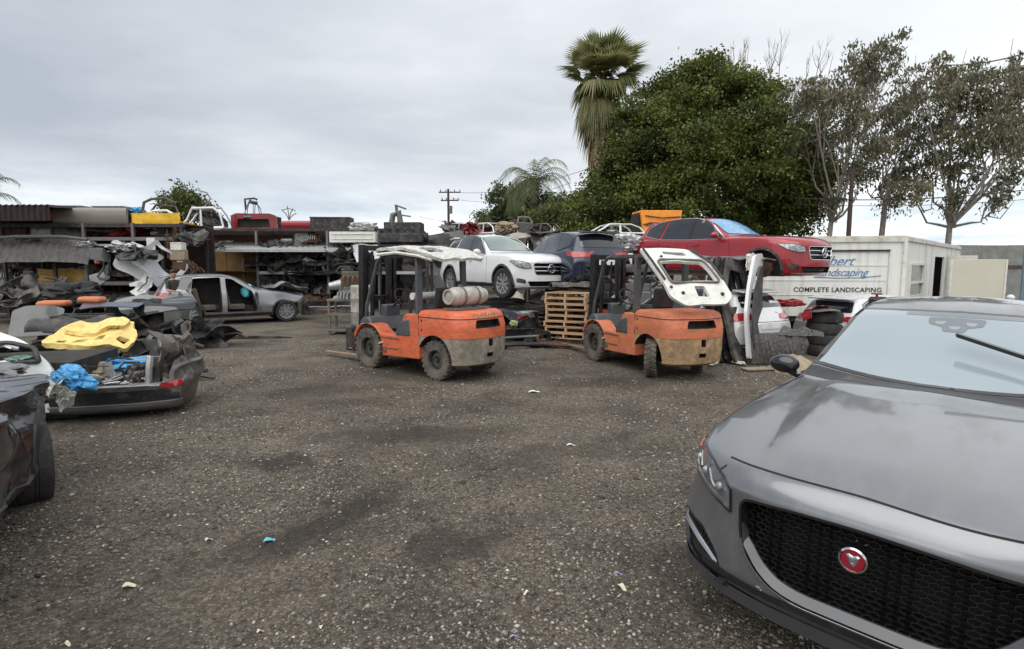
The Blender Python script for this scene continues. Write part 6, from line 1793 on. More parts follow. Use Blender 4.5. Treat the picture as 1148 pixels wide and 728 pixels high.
def rack_contents():
 Y1, Y2 = 20.5, 24.2
 J('truckbed', 'pewter grey pickup bed side with a red tail lamp, leftmost item on the rack top', 102, 251.5, 20.2, 2, (1.30, 1, 1.12), 'pewter', 1, L=2.0)
 J('crate', 'flat grey box lid lying on the left end of the pewter bed side', 84, 236, 20.6, 0, (1.05, 1, .5), 'pewter', 2, d=(.8, .5, .3))
 J('crate', 'flat grey box lid lying on the right end of the pewter bed side', 126, 236.5, 20.6, 0, (1.4, 1, .5), 'pewter', 3, d=(.8, .5, .3))
 t = thing('yellow_bin', 'yellow painted box panel on the rack top next to the pewter bed side', 'box', at(175, 252, 20.3))
 b = MB(); b.grid(lambda u, v: Vector(((u-.5)*1.75, -.06*math.sin(u*PI), v*.42))+nzv((u*4, v*2, 0), 1.3, 4)*.05, 14, 5, .04); b.build('front_panel', M['yellow_box'], t)
 b = MB(); b.box((0, .5, .06), (1.7, .9, .10)); b.build('tray', M['yellow_box'], t)
 J('wad', 'small heap of blue plastic behind the yellow box panel', 155, 241, 20.9, 0, .5, 'blue_plastic', 4)
 t = thing('roll_frame', 'bent black tubular frame arching over the yellow box panel', 'frame', at(176, 240, 20.8))
 b = MB(); b.tube([(-.55, 0, 0), (-.45, 0, .42), (-.2, .05, .55), (.35, .0, .58), (.6, .05, .42)], .05, 7); b.tube([(-.5, .3, 0), (-.2, .3, .36), (.5, .35, .30), (.65, .3, 0)], .04, 7); b.build('tubes', M['plastic_dusty'], t)
 t = thing('roll_frame', 'white curved tubular frame lying on top of the yellow box panel', 'frame', at(180, 241, 20.5))
 b = MB(); b.tube([(-.5, 0, 0), (-.25, 0, .14), (.2, .05, .16), (.5, .0, 0)], .045, 7); b.build('tubes', M['white_paint'], t)
 J('roofshell', 'mangled white cab frame on the rack top, left of the dark red clip', 230, 256, 24.0, 8, (.82, .8, 1.15), 'white_paint', 3, amp=.22)
 J('wad', 'grey crushed bundle inside the mangled white cab frame', 238, 256, 24.4, 0, (.9, .8, 1.1), 'grey_plastic', 6)
 t = thing('bent_pipe', 'thin curved grey pipe rising from the mangled white cab frame', 'pipe', at(228, 243, 24))
 b = MB(); b.tube([(-.5, 0, 0), (.1, 0, .45), (.35, 0, .75), (.2, 0, 1.0), (-.15, 0, 1.1)], .03, 6); b.build('pipe', M['grey_steel'], t)
 t = thing('front_clip', 'dark red truck front clip with an empty radiator opening on the rack top', 'car front', at(285, 258, 23.9))
 fr = lambda u, v: Vector((u, -.10*(1-(u/.95)**2), v))+nzv((u, v, 0), 1.5, 8)*.04
 b = MB(); sheet(round_poly([(-.98, 0), (.98, 0), (.95, .62), (.7, .70), (-.7, .70), (-.95, .62)], .06), [round_poly([(-.70, .10), (.70, .10), (.66, .46), (-.66, .46)], .04)], fr, .12, .05, b); b.build('grille_panel', M['maroon'], t)
 b = MB(); b.box((0, .45, .34), (1.7, .7, .5)); b.build('engine_bay', M['void'], t)
 for s in (-1, 1):
  b = MB(); sheet([(s*.74, 0.02), (s*.98, .02), (s*.98, .60), (s*.76, .62)], [], lambda u, v: fr(u, v)-Vector((0, .03, 0)), .1, .05, b); b.build('wing', M['maroon'], t, bevel=.01)
 J('roofshell', 'dark grey seat frame standing on the dark red front clip', 284, 244, 24.2, 20, (.30, .5, .9), 'grey_dark', 7, amp=.3)
 t = thing('scrap_hook', 'small dark hook of steel above the seat frame on the red clip', 'frame', at(278, 230, 24.2))
 b = MB(); b.tube([(-.1, 0, -.2), (-.12, 0, .25), (.3, 0, .28), (.4, 0, .22)], .045, 6); b.build('tubes', M['plastic'], t)
 J('truckbed', 'bright red short pickup bed on the rack top, right of the dark red clip', 333, 258, 23.9, -3, (.66, 1, .75), 'red_paint', 2, L=2.0, lights=False)
 t = thing('steel_rods', 'twisted bare steel rods sticking up behind the bright red bed', 'frame', at(324, 247, 24.3))
 b = MB()
 for q in ((-.3, .45), (-.05, .6), (.2, .5), (.33, .3)): b.tube([(0, 0, 0), (q[0]*.4, 0, q[1]*.6), (q[0], 0, q[1])], .02, 5)
 b.tube([(-.3, 0, .42), (0, 0, .5), (.3, 0, .4)], .018, 5); b.build('rods', M['grey_steel'], t)
 J('crate', 'long black lidded box on the rack top, right of the bright red bed', 373, 258, 24.0, 4, (1, 1, 1), 'plastic', 5, d=(1.65, .8, .52))
 t = thing('white_cabinet', 'long low white ribbed metal tray below the black box', 'tray', at(395, 272, 23.0))
 b = MB(); b.box((0, .2, .22), (1.9, .4, .44)); b.box((0, -.02, .34), (1.7, .02, .03)); b.box((0, -.02, .14), (1.7, .02, .03)); b.build('tray', M['white_panel'], t, bevel=.01)
 J('wad', 'rounded pale grey car roof piece on the rack top beside the black box', 408, 260, 23.6, 0, (1.25, .9, .75), 'wrap_plastic', 3)
 t = thing('engine', 'black boxy machine on the rack end, directly behind the first forklift mast', 'engine', at(451, 273, 19.0))
 b = MB(); b.box((0, 0, .16), (1.5, .8, .30)); b.box((.08, 0, .48), (1.25, .7, .42));
 for i in range(4): b.box((-.35+.26*i, -.36, .46), (.10, .05, .12))
 b.build('housing', M['plastic'], t, bevel=.03)
 b = MB(); b.tube([(-.35, 0, .65), (-.3, 0, .95), (-.1, 0, 1.05), (-.05, 0, .7)], .10, 8); b.beam((-.22, 0, 1.28), (.15, 0, 1.15), .12, .05); b.beam((-.05, 0, .95), (.30, 0, .90), .10, .04); b.tube([(-.15, 0, .9), (-.18, 0, 1.25)], .05, 6); b.build('intake_pipe', M['grey_plastic'], t)
 b = MB(); b.cyl((.72, 0, .2), (.88, 0, .2), .16, 12); b.build('pulley', M['dark_steel'], t)
 t = thing('steel_platform', 'dark steel platform carrying the black boxy machine', 'platform', (at(445, 276, 19.0).x, 19.0, 0))
 zt = at(445, 275, 19.0).z
 b = MB(); b.box((0, 0, zt-.06), (2.6, 1.2, .10)); b.build('deck', M['dark_steel'], t)
 for sx in (-1.1, 1.1):
  for sy in (-.5, .5): b = MB(); b.beam((sx, sy, 0), (sx, sy, zt-.1), .09, .09, up=(0, 1, 0)); b.build('leg', M['dark_steel'], t)
 for i, (px, k, m, lab) in enumerate([(18, 'crate', 'rust', 'rust red box in the topmost left bay under the dark roof'), (48, 'radiator', 'alu', 'bare radiator in the topmost left bay right of the rust red box'),
   (80, 'crate', 'grey_plastic', 'pale grey open bin in the top bay beside the rack post'), (112, 'dash', 'plastic_dusty', 'dusty dashboard shell in the top bay under the pewter bed side'),
   (140, 'wad', 'maroon', 'dark maroon crushed piece in the top bay, right of the dashboard shell'), (188, 'engine', 'dark_steel', 'greasy engine in the top bay below the yellow box panel')]):
  J(k, lab, px, 266.5, 20.6, 5, (1.3, 1, .9) if k != 'engine' else .9, m, i+1)
 t = thing('ribbed_liner', 'wide dusty grey ribbed bed liner lying across the left rack', 'bed liner', at(50, 294, 19.6))
 b = MB(); b.grid(lambda u, v: Vector(((u-.5)*3.3, .35*(v-.5)-.03*math.sin(u*70), v*.80-.10*(abs(u-.5)*2)**6))+nzv((u*6, v*2, 0), .8, 5)*.05, 110, 8, .03); b.build('liner', M['plastic_grey_dust'], t)
 b = MB(); b.tube([(-1.7, -.12, .82), (-.8, -.16, .88), (.8, -.16, .88), (1.65, -.1, .78)], .06, 7); b.build('rim', M['plastic_grey_dust'], t)
 J('wad', 'crumpled light grey sheet lying on top of the ribbed bed liner, right end', 95, 278, 19.8, 0, (.8, .6, .5), 'wrap_plastic', 8)
 J('wad', 'dull grey crushed piece lying on top of the ribbed bed liner, left end', 32, 272, 19.9, 0, (1.0, .6, .5), 'grey_plastic', 9)
 t = thing('tarp_bundle', 'brownish yellow covered bench on the middle shelf of the left rack', 'bench', at(72, 316, 20.2))
 b = MB(); b.grid(lambda u, v: Vector(((u-.5)*1.9, -.1*math.sin(u*9), v*.46))+nzv((u*5, v*3, 0), 1.2, 6)*.07, 20, 6, .04); b.box((0, .4, .2), (1.8, .6, .36)); b.build('cover', M['plywood_yellow'], t)
 for px, k, m, lab, s in [(12, 'engine', 'dark_steel', 'dark engine on the middle shelf at the far left', .8), (36, 'engine', 'grey_steel', 'grey engine on the middle shelf, left of the brownish yellow bench', .7), (114, 'subframe', 'dark_steel', 'dark axle frame on the middle shelf right of the brownish yellow bench', .9), (140, 'dash', 'plastic', 'black dashboard on the middle shelf under the crushed white hatch', .95), (182, 'crate', 'plastic', 'black bin on the middle shelf behind the standing man', 1.0)]:
  J(k, lab, px, 316, 20.7, 0, s, m, 3)
 for px, py, k, m, lab, s, rz in [(15, 345, 'wad', 'plastic_dusty', 'dark dusty trim heap on the floor at the far left under the rack', 1.6, 0), (45, 342, 'wad', 'plastic_dusty', 'dark trim heap under the rack behind the grey leaning panel', 1.7, 30),
   (88, 345, 'wad', 'seat_black', 'black cloth heap under the rack behind the orange cushions', 1.6, 0), (125, 348, 'dash', 'plastic', 'black dashboard lying on the floor under the rack post', 1.2, 10),
   (150, 345, 'bumper', 'plastic', 'black bumper cover dropped under the rack near the grey tailgate', 1.0, 10)]:
  J(k, lab, px, py, 18.8, rz, s, m, 4)
 rs = random.Random(77)
 mats_ = ['plastic', 'plastic_dusty', 'grey_plastic', 'dark_steel', 'rust', 'plastic_grey_dust', 'white_paint', 'silver_paint', 'maroon', 'navy_grey']
 cn = dict(plastic='black', plastic_dusty='dusty black', grey_plastic='grey', dark_steel='dark steel', rust='rusty brown', plastic_grey_dust='dust caked grey', white_paint='white', silver_paint='silver', maroon='dark red', navy_grey='blue grey')
 rowsJ = [('on the bottom level of the left rack', 20.3, 346, -8, 215, 12, 1.5), ('on the left rack middle shelf, behind,', 21.0, 316, -5, 205, 9, 1.25), ('packed below the left rack top deck', 20.9, 268, -5, 210, 11, .8)]
 ow = ['first', 'second', 'third', 'fourth', 'fifth', 'sixth', 'seventh', 'eighth', 'ninth', 'tenth', 'eleventh', 'twelfth']
 for ph, Yr, py, x0, x1, n, s_ in rowsJ:
  for i in range(n):
   k = rs.choice(['wad', 'door', 'bumper', 'dash', 'engine', 'fender', 'radiator', 'engine']); m = rs.choice(mats_)
   J(k, '%s %s %s, %s from the left' % (cn[m], dict(wad='scrap heap', bumper='bumper', dash='dashboard', engine='engine', fender='wing', door='door', radiator='radiator')[k], ph, ow[i]), x0+(x1-x0)*i/(n-1), py, Yr+rs.uniform(-.2, .4), rs.uniform(-60, 60),
              s_*{'wad': 1.0, 'bumper': .62, 'dash': .75, 'engine': .85, 'fender': .75, 'door': .62, 'radiator': .9}[k], m, rs.randint(1, 4), rx=rs.uniform(-15, 15), ry=rs.uniform(-20, 20))
 for i in range(9):
  k = rs.choice(['wad', 'bumper', 'fender', 'engine', 'wad']); m = rs.choice(mats_[:4])
  J(k, '%s %s heaped behind the silver wreck under the awning, %s from the left' % (cn[m], dict(wad='scrap', bumper='bumper', engine='engine', fender='wing')[k], ow[i]), 300+13*i, 322+rs.randint(-4, 10), 24.0+rs.uniform(-.3, .3), rs.uniform(-60, 60), {'wad': 1.4, 'bumper': .7, 'engine': .9, 'fender': .8}[k], m, rs.randint(1, 4), rx=rs.uniform(-15, 15), ry=rs.uniform(-20, 20))
 J('bumper', 'dark grey bumper cover standing on edge in the crushed heap, round hole at its top', 122, 308, 18.6, -50, (1.0, 1, 1.35), 'grey_dark', 5, ry=-32, amp=.12)
 J('tailgate', 'crushed white tailgate at the centre of the heap on the left rack', 143, 306, 18.4, 25, (.9, .9, .95), 'white_paint', 6, rx=-20, ry=35, amp=.16)
 J('tailgate', 'grey hatch lid sloping down to the right over the crushed white tailgate', 163, 306, 18.2, 15, (1.15, 1, 1.0), 'silver_paint', 7, rx=-35, ry=48, amp=.12)
 J('wad', 'black folded trim on top of the crushed white tailgate', 150, 292, 18.3, 0, (1.1, .9, .9), 'plastic', 10)
 J('wad', 'smoky crumpled plastic wedged above the grey hatch lid', 138, 284, 18.5, 0, (.8, .8, .7), 'wrap_plastic', 11)
 J('bumper', 'white torn bumper strip hanging beside the grey hatch lid', 168, 322, 18.0, 10, (.42, .6, .8), 'white_paint', 8, ry=-55, amp=.14, tornhole=False)
 J('fender', 'white wing panel hanging down below the crushed white tailgate', 147, 327, 18.0, 5, (.5, .6, .9), 'white_paint', 9, ry=80)
 J('wad', 'small red lamp piece at the left of the crushed heap', 110, 296, 18.2, 0, (.22, .2, .25), 'lens_red', 12)
 J('wad', 'grey and brown scrap wedged at the right end of the left rack, upper part', 210, 276, 19.9, 0, (.9, .8, 1.1), 'plastic_grey_dust', 3)
 J('wad', 'rusty scrap wedged at the right end of the left rack, lower part', 209, 312, 19.7, 0, (.9, .8, 1.5), 'rust', 2)
 J('bumper', 'silver bumper strip hung at the right end of the left rack', 207, 298, 19.5, 10, .45, 'silver_paint', 3, ry=60)
 t = thing('board', 'narrow cream board standing upright behind the crushed heap', 'board', at(170, 285, 19.3)); b = MB(); b.box((0, 0, .25), (.28, .04, .62)); b.build('board', M['white_panel'], t)
 J('strut', 'rusty spring strut hanging at the top of the rack post above the man', 189, 290, 18.9, 0, 1.2, 'rust', 1)
 J('strut', 'second rusty spring strut hanging left of the pale boxes above the man', 193, 280, 19.0, 0, 1.1, 'rust', 2, ry=12)
 J('crate', 'pale tan carton on the rack post just above the standing man', 201, 292, 19.0, 5, (.6, .5, .8), 'tan_cloth', 7)
 J('crate', 'small cream carton stacked on the pale tan carton above the man', 200, 281, 19.0, -5, (.5, .5, .6), 'white_panel', 7)
 J('crate', 'pinkish carton below the pale tan carton beside the man', 203, 303, 19.0, 0, (.5, .5, .6), 'rust', 8)
 J('wad', 'brown tangle of wiring hanging between rack post and plywood wall', 214, 283, 22.6, 0, (1.5, .7, .7), 'rust', 13)
 J('wad', 'grey mass of crushed trim on the beam right of the hanging wiring', 237, 281, 23.0, 0, (1.6, .7, .7), 'plastic_grey_dust', 14)
 J('wad', 'lime green plastic scrap above the roof of the silver wreck', 215, 304, 21.5, 0, (.5, .4, .2), 'hiviz', 15)
 kinds = [('dash', 'plastic', 1.1), ('wad', 'plastic_dusty', 1.5), ('bumper', 'plastic', .8), ('wad', 'black_wrinkled', 1.6), ('dash', 'plastic_dusty', 1.2), ('bumper', 'plastic_dusty', .9), ('wad', 'plastic', 1.5)]
 ords = ['first', 'second', 'third', 'fourth', 'fifth', 'sixth', 'seventh']
 nm = dict(dash='dashboard', wad='trim heap', bumper='bumper cover', engine='engine', fender='wing panel', radiator='radiator', subframe='axle frame', door='car door', tyre='tyre', hood='bonnet panel', strut='spring strut')
 for i, (k, m, s) in enumerate(kinds):
  J(k, 'black %s, %s piece from the left on the middle rack shelf under the awning' % (nm[k], ords[i]), 298+18*i, 305, 23.6+.2*(i % 2), rnd.uniform(-30, 30), s, m, i+1)
 for i, (k, m, s) in enumerate([('wad', 'plastic', 1.3), ('bumper', 'plastic', .8), ('wad', 'plastic_dusty', 1.4), ('fender', 'plastic', .9), ('wad', 'black_wrinkled', 1.3), ('dash', 'plastic', 1.0)]):
  J(k, 'dark %s lying on the pile just below the awning, %s from the left' % (nm[k], ords[i]), 303+20*i, 291+(i % 2)*2, 23.7, rnd.uniform(-40, 40), s, m, i+2, ry=rnd.uniform(-15, 15))
 J('fender', 'glossy white edged wing lying on the dark pile in the middle rack', 352, 300, 23.4, 20, (.9, 1, .5), 'satin', 3, ry=20)
 for i, (k, m, s, px) in enumerate([('wad', 'plastic', 1.5, 298), ('bumper', 'plastic', .9, 312), ('engine', 'rust', .9, 333), ('door', 'black_paint', .9, 350), ('wad', 'rust', 1.3, 362), ('subframe', 'dark_steel', 1.0, 378), ('engine', 'dark_steel', 1.0, 395)]):
  J(k, 'dirty %s on the ground under the middle rack, %s from the left' % (nm[k], ords[i]), px, 346, 23.4+.3*(i % 2), rnd.uniform(-30, 30), s, m, i+1)
 J('wad', 'tangle of dark cables hanging from the middle rack shelf edge', 355, 309, 23.3, 0, (2.0, .6, .35), 'cable', 16)
 for i, (px, k, m, s) in enumerate([(322, 'muffler', 'alu', .9), (338, 'radiator', 'alu', .9), (352, 'engine', 'rust', .7), (372, 'strut', 'rust', .9), (385, 'engine', 'grey_steel', .7)]):
  J(k, 'small %s %s under the middle rack top deck, %s from the left' % ({'alu': 'silvery', 'rust': 'rusty', 'grey_steel': 'grey'}[m], {'muffler': 'exhaust muffler'}.get(k, nm.get(k)), ords[i]), px, 272.5, 23.9, 0, s, m, i+1)
 J('wad', 'black crushed bumper bundle right behind the first forklift, above the engines', 392, 297, 18.6, 0, (1.3, 1, 1.1), 'plastic', 17)
 J('fender', 'white chipped wing panel on the black bumper bundle by the forklift mast', 411, 292, 18.2, 10, (.6, .8, .9), 'white_paint', 4, ry=-10)
 J('hood', 'dark bonnet panel lying below the white chipped wing by the forklift mast', 402, 296, 18.3, 30, (.9, .8, .9), 'plastic_dusty', 5)
 t = thing('metal_cart', 'olive grey steel cart with pale frame, left of the first forklift mast', 'cart', at(393, 358, 15.5))
 t.location.z = 0
 b = MB()
 for sx in (-.5, .5):
  for sy in (-.3, .3): b.beam((sx, sy, 0), (sx, sy, .95), .06, .06, up=(0, 1, 0))
 for z in (.12, .55, .95): b.box((0, 0, z), (1.1, .7, .06))
 b.build('cart_frame', M['cart_olive'], t, bevel=.008)
 J('engine', 'olive engine block standing on top of the steel cart', 394, 327, 15.5, 15, .95, 'olive', 2)
 J('engine', 'grey gearbox and engine on the lower deck of the steel cart', 392, 341, 15.4, -20, .8, 'grey_steel', 3)
 t = thing('water_barrel', 'white ribbed plastic drum standing just left of the forklift front wheel', 'drum', (at(407, 362, 12.6).x, 12.6, 0))
 b = MB(); b.lathe([(.001, 0), (.24, 0), (.26, .03), (.26, .28), (.27, .30), (.26, .32), (.26, .58), (.27, .60), (.26, .62), (.26, .86), (.23, .90), (.001, .90)], 28, 'Z', (0, 0, .55), closed=False); b.build('drum', M['drum_dirty'], t)
 b = MB(); b.box((0, 0, .26), (.62, .62, .50)); b.build('stand', M['dark_steel'], t, bevel=.01)
 J('bumper', 'black bumper cover lying on the ground behind the steel cart', 372, 352, 17.5, 20, 1.0, 'plastic', 3)
 J('subframe', 'dark axle frame lying on the ground left of the steel cart', 362, 351, 18.5, -30, 1.0, 'rust', 3)
def make_man():
 t = thing('person', 'man in a dark olive t-shirt reaching forward beside the stripped silver car', 'person', (at(192, 300, 17.2).x, 17.2, 0), R(-20))
 J_ = dict(pel=(0, 0, .95), wst=(0, 0, 1.10), chs=(.03, 0, 1.32), nek=(.03, 0, 1.50), hd0=(.06, 0, 1.58), hd1=(.08, 0, 1.70),
              lh=(0, .10, .92), lk=(.05, .12, .50), la=(-.02, .12, .09), lt=(.14, .13, .04), rh=(0, -.10, .92), rk=(.10, -.12, .50), ra=(.0, -.13, .09), rt=(.17, -.14, .04),
              ls=(.03, .20, 1.43), le=(.14, .26, 1.16), lw=(.40, .22, 1.16), lp=(.48, .21, 1.16), rs=(.03, -.20, 1.43), re=(.12, -.27, 1.15), rw=(.38, -.24, 1.12), rp=(.46, -.23, 1.12))
 E_ = [('pel', 'wst'), ('wst', 'chs'), ('chs', 'nek'), ('nek', 'hd0'), ('hd0', 'hd1'), ('pel', 'lh'), ('lh', 'lk'), ('lk', 'la'), ('la', 'lt'), ('pel', 'rh'), ('rh', 'rk'), ('rk', 'ra'), ('ra', 'rt'), ('chs', 'ls'), ('ls', 'le'), ('le', 'lw'), ('lw', 'lp'), ('chs', 'rs'), ('rs', 're'), ('re', 'rw'), ('rw', 'rp')]
 rad = dict(pel=(.15, .12), wst=(.145, .11), chs=(.17, .12), nek=(.055, .055), hd0=(.07, .085), hd1=(.075, .09), lh=(.09, .09), lk=(.062, .062), la=(.045, .045), lt=(.04, .035), ls=(.06, .06), le=(.042, .042), lw=(.028, .03), lp=(.025, .04))
 def fing(w, sg):
  out = []
  base = Vector(J_[w])
  for i in range(4):
   out.append([base+Vector((.0, -.03+.02*i, .0)), base+Vector((.05, -.03+.02*i, -.01)), base+Vector((.085-.008*abs(i-1.5), -.03+.02*i, -.035))])
  out.append([base+Vector((-.02, sg*.03, .0)), base+Vector((.015, sg*.055, .01)), base+Vector((.045, sg*.055, -.005))])
  return out
 names = list(J_)
 me = bpy.data.meshes.new('body'); me.from_pydata([J_[n] for n in names], [(names.index(a), names.index(b)) for a, b in E_], [])
 o = bpy.data.objects.new('body', me); COL.objects.link(o)
 md = o.modifiers.new('skin', 'SKIN'); md.use_smooth_shade = True
 for i, n in enumerate(names):
  k = n if n in rad else 'l'+n[1:]
  v = me.skin_vertices[0].data[i]; v.radius = rad.get(k, (.05, .05))
  if n == 'pel': v.use_root = True
 s = o.modifiers.new('sub', 'SUBSURF'); s.levels = s.render_levels = 2
 dg = bpy.context.evaluated_depsgraph_get(); m2 = bpy.data.meshes.new_from_object(o.evaluated_get(dg)); o.modifiers.clear(); o.data = m2
 bm = bmesh.new(); bm.from_mesh(m2)
 for w, sg in (('lp', -1), ('rp', 1)):
  mb = MB()
  for f in fing(w, sg): mb.tube(f, [.011, .010, .007], 6)
  ofs = len(bm.verts)
  vs = [bm.verts.new(v) for v in mb.v]
  for f in mb.f:
   try: bm.faces.new([vs[i] for i in f])
   except Exception: pass
 mb = MB(); mb.ico((.165, 0, 1.655), .018, 1, (1, .7, 1.3)); mb.ico((.06, .082, 1.655), .022, 1, (.7, .35, 1.1)); mb.ico((.06, -.082, 1.655), .022, 1, (.7, .35, 1.1))
 vs = [bm.verts.new(v) for v in mb.v]
 for f in mb.f: bm.faces.new([vs[i] for i in f])
 bm.to_mesh(m2); bm.free()
 m2.materials.clear()
 for k in ('skin', 'shirt', 'trousers', 'plastic'): m2.materials.append(M[k])
 for p in m2.polygons:
  c = p.center
  k = 0
  if .10 < c.z < .98: k = 2
  elif c.z <= .10: k = 3
  elif c.z < 1.47 and c.x < .16 and not (c.z < 1.20 and abs(c.y) > .19): k = 1
  p.material_index = k; p.use_smooth = True
 o.parent = t; o.name = 'body'
 b = MB(); b.ico((.055, 0, 1.70), .105, 3, (1.0, .88, .92)); b.v = [v for v in b.v]; b.deform(lambda p: Vector((p.x, p.y, max(p.z, 1.675+max(0, (p.x-.02))*.55)))); b.build('hair', M['hair'], t, smooth=60)
 b = MB()
 for s_ in (-1, 1): b.ico((.150, s_*.032, 1.675), .010, 1)
 b.build('eyes', M['hair'], t)
 b = MB(); b.beam((.152, -.022, 1.618), (.152, .022, 1.618), .008, .006); b.build('mouth', M['badge_red'], t)
def silver_wreck():
 t = thing('wrecked_suv', 'stripped silver SUV with no right side doors and a crushed bonnet', 'car', (-7.52, 20.1, 0), R(34.5))
 def warp(p):
  q = Vector(p)
  if q.x > -1.7:
   f = sst(-1.7, -.2, q.x)
   q += nzv(p, 1.8, 4)*.16*f*(1 if p.z > .55 else .3)
   if q.z > .7: q.z -= .10*f
   q.x -= .18*sst(-.6, .1, p.x)
  if 1.0 < q.z and -2.4 < q.x < -1.5: q.z += nz(p, 2, 5)*.05
  return q
 cuts = []
 for poly in ([(-1.72, .40), (-2.66, .40), (-2.66, 1.50), (-2.46, 1.47), (-1.90, 1.10)], [(-2.80, .40), (-3.36, .42), (-3.50, .74), (-3.66, 1.08), (-3.58, 1.50), (-2.80, 1.53)]):
  c = MB(); c.prism(round_poly(poly, .05), -1.3, -.05, 'Y'); cuts.append(c)
 S = make_suv(t, 'silver_paint', wheels=(1, 1, 1, 1), warp=warp, cuts=cuts, glass='glass_dark', screen='glass_clear', clad='plastic', mirror=(1, 0),
                 skip=(('trim', 'R'), ('front_door_window', 'R'), ('rear_door_window', 'R'), ('headlight', 'R')), tail='lens_red')
 for x in (-2.35, -3.20):
  s = MB(); s.box((x, -.40, .55), (.52, .46, .18)); s.box((x-.30, -.40, .88), (.16, .46, .62), rot=(0, -.2, 0)); s.build('seat', M['tan_dark'], t, bevel=.04)
 b = MB(); b.box((-2.7, -.08, .45), (1.9, .08, .25)); b.build('centre_console', M['plastic_dusty'], t, bevel=.02)
 b = MB(); b.ico((-2.0, -.45, 1.05), .22, 3, (.7, .9, 1)); b.deform(crump(.09, 4, 2)); b.build('airbag', M['cyan_plastic'], t)
 b = MB(); b.grid(lambda u, v: Vector((-2.25+.06*math.sin(v*5), -.86-.05*math.sin(u*12), 0))+Vector((.5*(u-.5), 0, .45+.85*v))+nzv((u*3, v*3, 1), 1.5, 3)*.05, 12, 10, .01);
 b = MB(); b.grid(lambda u, v: Vector((-1.78-.04*v, -.92-.35*u, .42+.62*v))+nzv((u, v, 0), 2, 3)*.05, 6, 8, .03); b.build('door_remnant', M['plastic_dusty'], t)
 b = MB(); b.grid(lambda u, v: Vector((-.10-1.25*u, (v-.5)*1.5, 1.02+.30*math.sin(u*2.6)*(1-.4*v)))+nzv((u*2, v*2, 0), 1.6, 7)*.16, 10, 10, .02); b.build('bent_bonnet', M['silver_paint'], t, smooth=25)
 b = MB(); b.ico((-.35, 0, .62), .5, 3, (.8, 1.2, .5)); b.deform(crump(.12, 3, 4)); b.build('engine_bay', M['plastic'], t, smooth=20)
def left_foreground():
 t = thing('cut_car_rear', 'cut off grey brown SUV rear half lying on the gravel, full of junk', 'car rear', (-5.05, 6.72, 0), R(105))
 t.location = (-5.05+4.45*math.cos(R(105)), 6.75+4.45*math.sin(R(105)), -.13); t.scale = (1, 1, .66)
 def warp(p):
  q = Vector(p);
  if q.z > .85: q += nzv(p, 3, 6)*.07
  return q
 cuts = []
 c = MB(); c.box((-1.55, 0, 1), (3.9, 3, 3)); cuts.append(c)
 c = MB(); c.prism([(-5.2, 1.02), (-4.52, 1.00), (-4.30, 1.10), (-3.2, 1.08), (-3.2, 3), (-5.2, 3)], -.60, 2, 'Y'); cuts.append(c)
 c = MB(); c.prism([(-5.2, 1.10), (-4.56, 1.12), (-4.40, 1.38), (-4.22, 1.50), (-4.0, 1.40), (-3.8, 1.52), (-3.2, 1.25), (-3.2, 3), (-5.2, 3)], -2, -.599, 'Y'); cuts.append(c)
 c = MB(); c.box((-3.95, 0, 1.38), (1.22, 1.44, 1.5)); cuts.append(c)
 c = MB(); c.prism([(-4.9, .80), (-4.30, .80), (-4.30, 2), (-4.9, 2)], -.66, .66, 'Y'); cuts.append(c)
 S = CarShape(SUV, 130, warp)
 for sg in (1, -1):
  k = MB(); k.cyl((SUV['xr'], sg*.62, .375), (SUV['xr'], sg*1.2, .375), .41, 36); cuts.append(k)
 S.body(t, 'bronze_paint', cuts)
 S.B(S.patch('B', round_poly([(-.80, .24), (.80, .24), (.86, .46), (-.86, .46)], .06), .014, .03, .07), 'bumper_cover', M['grey_plastic'], t)
 S.B(S.patch('B', [(-.84, .50), (.84, .50), (.84, .72), (-.84, .72)], .006, .02, .07), 'bumper_skin', M['black_paint'], t)
 S.B(S.strip('B', [(-.85, .485), (.85, .485)], .02, .018, .02), 'bumper_edge', M['satin'], t)
 m = S.patch('R', [(-4.60, .74), (-4.42, .76), (-4.38, .86), (-4.58, .84)], .012, .02, .04); S.patch('B', [(-.84, .74), (-.64, .74), (-.67, .83), (-.84, .84)], .012, .02, .04, mb=m); S.B(m, 'tail_light', M['lens_red'], t)
 m = S.patch('B', [(.84, .74), (.52, .74), (.55, .83), (.84, .84)], .012, .02, .04); S.B(m, 'tail_light', M['lens_red'], t)
 m = MB(); m.box((-4.52, 0, .79), (.22, 1.3, .03)); m.build('load_sill', M['alu'], t, bevel=.006)
 m = MB(); m.box((-4.50, -.05, .81), (.07, .42, .012)); m.build('sill_plate', M['plastic'], t)
 m = MB(); m.grid(lambda u, v: Vector((-4.42+.55*u, -.60-.14*u+.06*math.sin(v*7), .82+.95*v*(1-.25*u)))+nzv((u*2, v*2, 3), 2.4, 3)*.09, 10, 12, .02); m.build('torn_pillar', M['bronze_bare'], t, smooth=25)
 m = MB()
 for i in range(5): m.beam((-4.40+.09*i, -.52, .84), (-4.44+.09*i, -.50, 1.30-.02*i), .03, .06)
 m.tube([(-4.46, -.48, .8), (-4.48, -.50, 1.1), (-4.42, -.50, 1.32)], .04, 6); m.build('pillar_ribs', M['alu'], t)
 m = MB(); m.grid(lambda u, v: Vector((-4.0+.35*u, -.78+.05*math.sin(u*9), 1.0+.85*v))+nzv((u*3, v*2, 0), 2.2, 8)*.10, 8, 10, .015); m.build('folded_panel', M['bronze_bare'], t, smooth=25)
 m = MB()
 for i in range(4): m.box((-4.425, -.52, .62+.075*i+.2), (.02, .12, .05))
 m.box((-4.43, -.52, .93), (.015, .16, .34)); m.build('vent_grille', M['plastic'], t)
 base = Vector((-5.05, 6.75, 0)); ca, sa = math.cos(R(105)), math.sin(R(105))
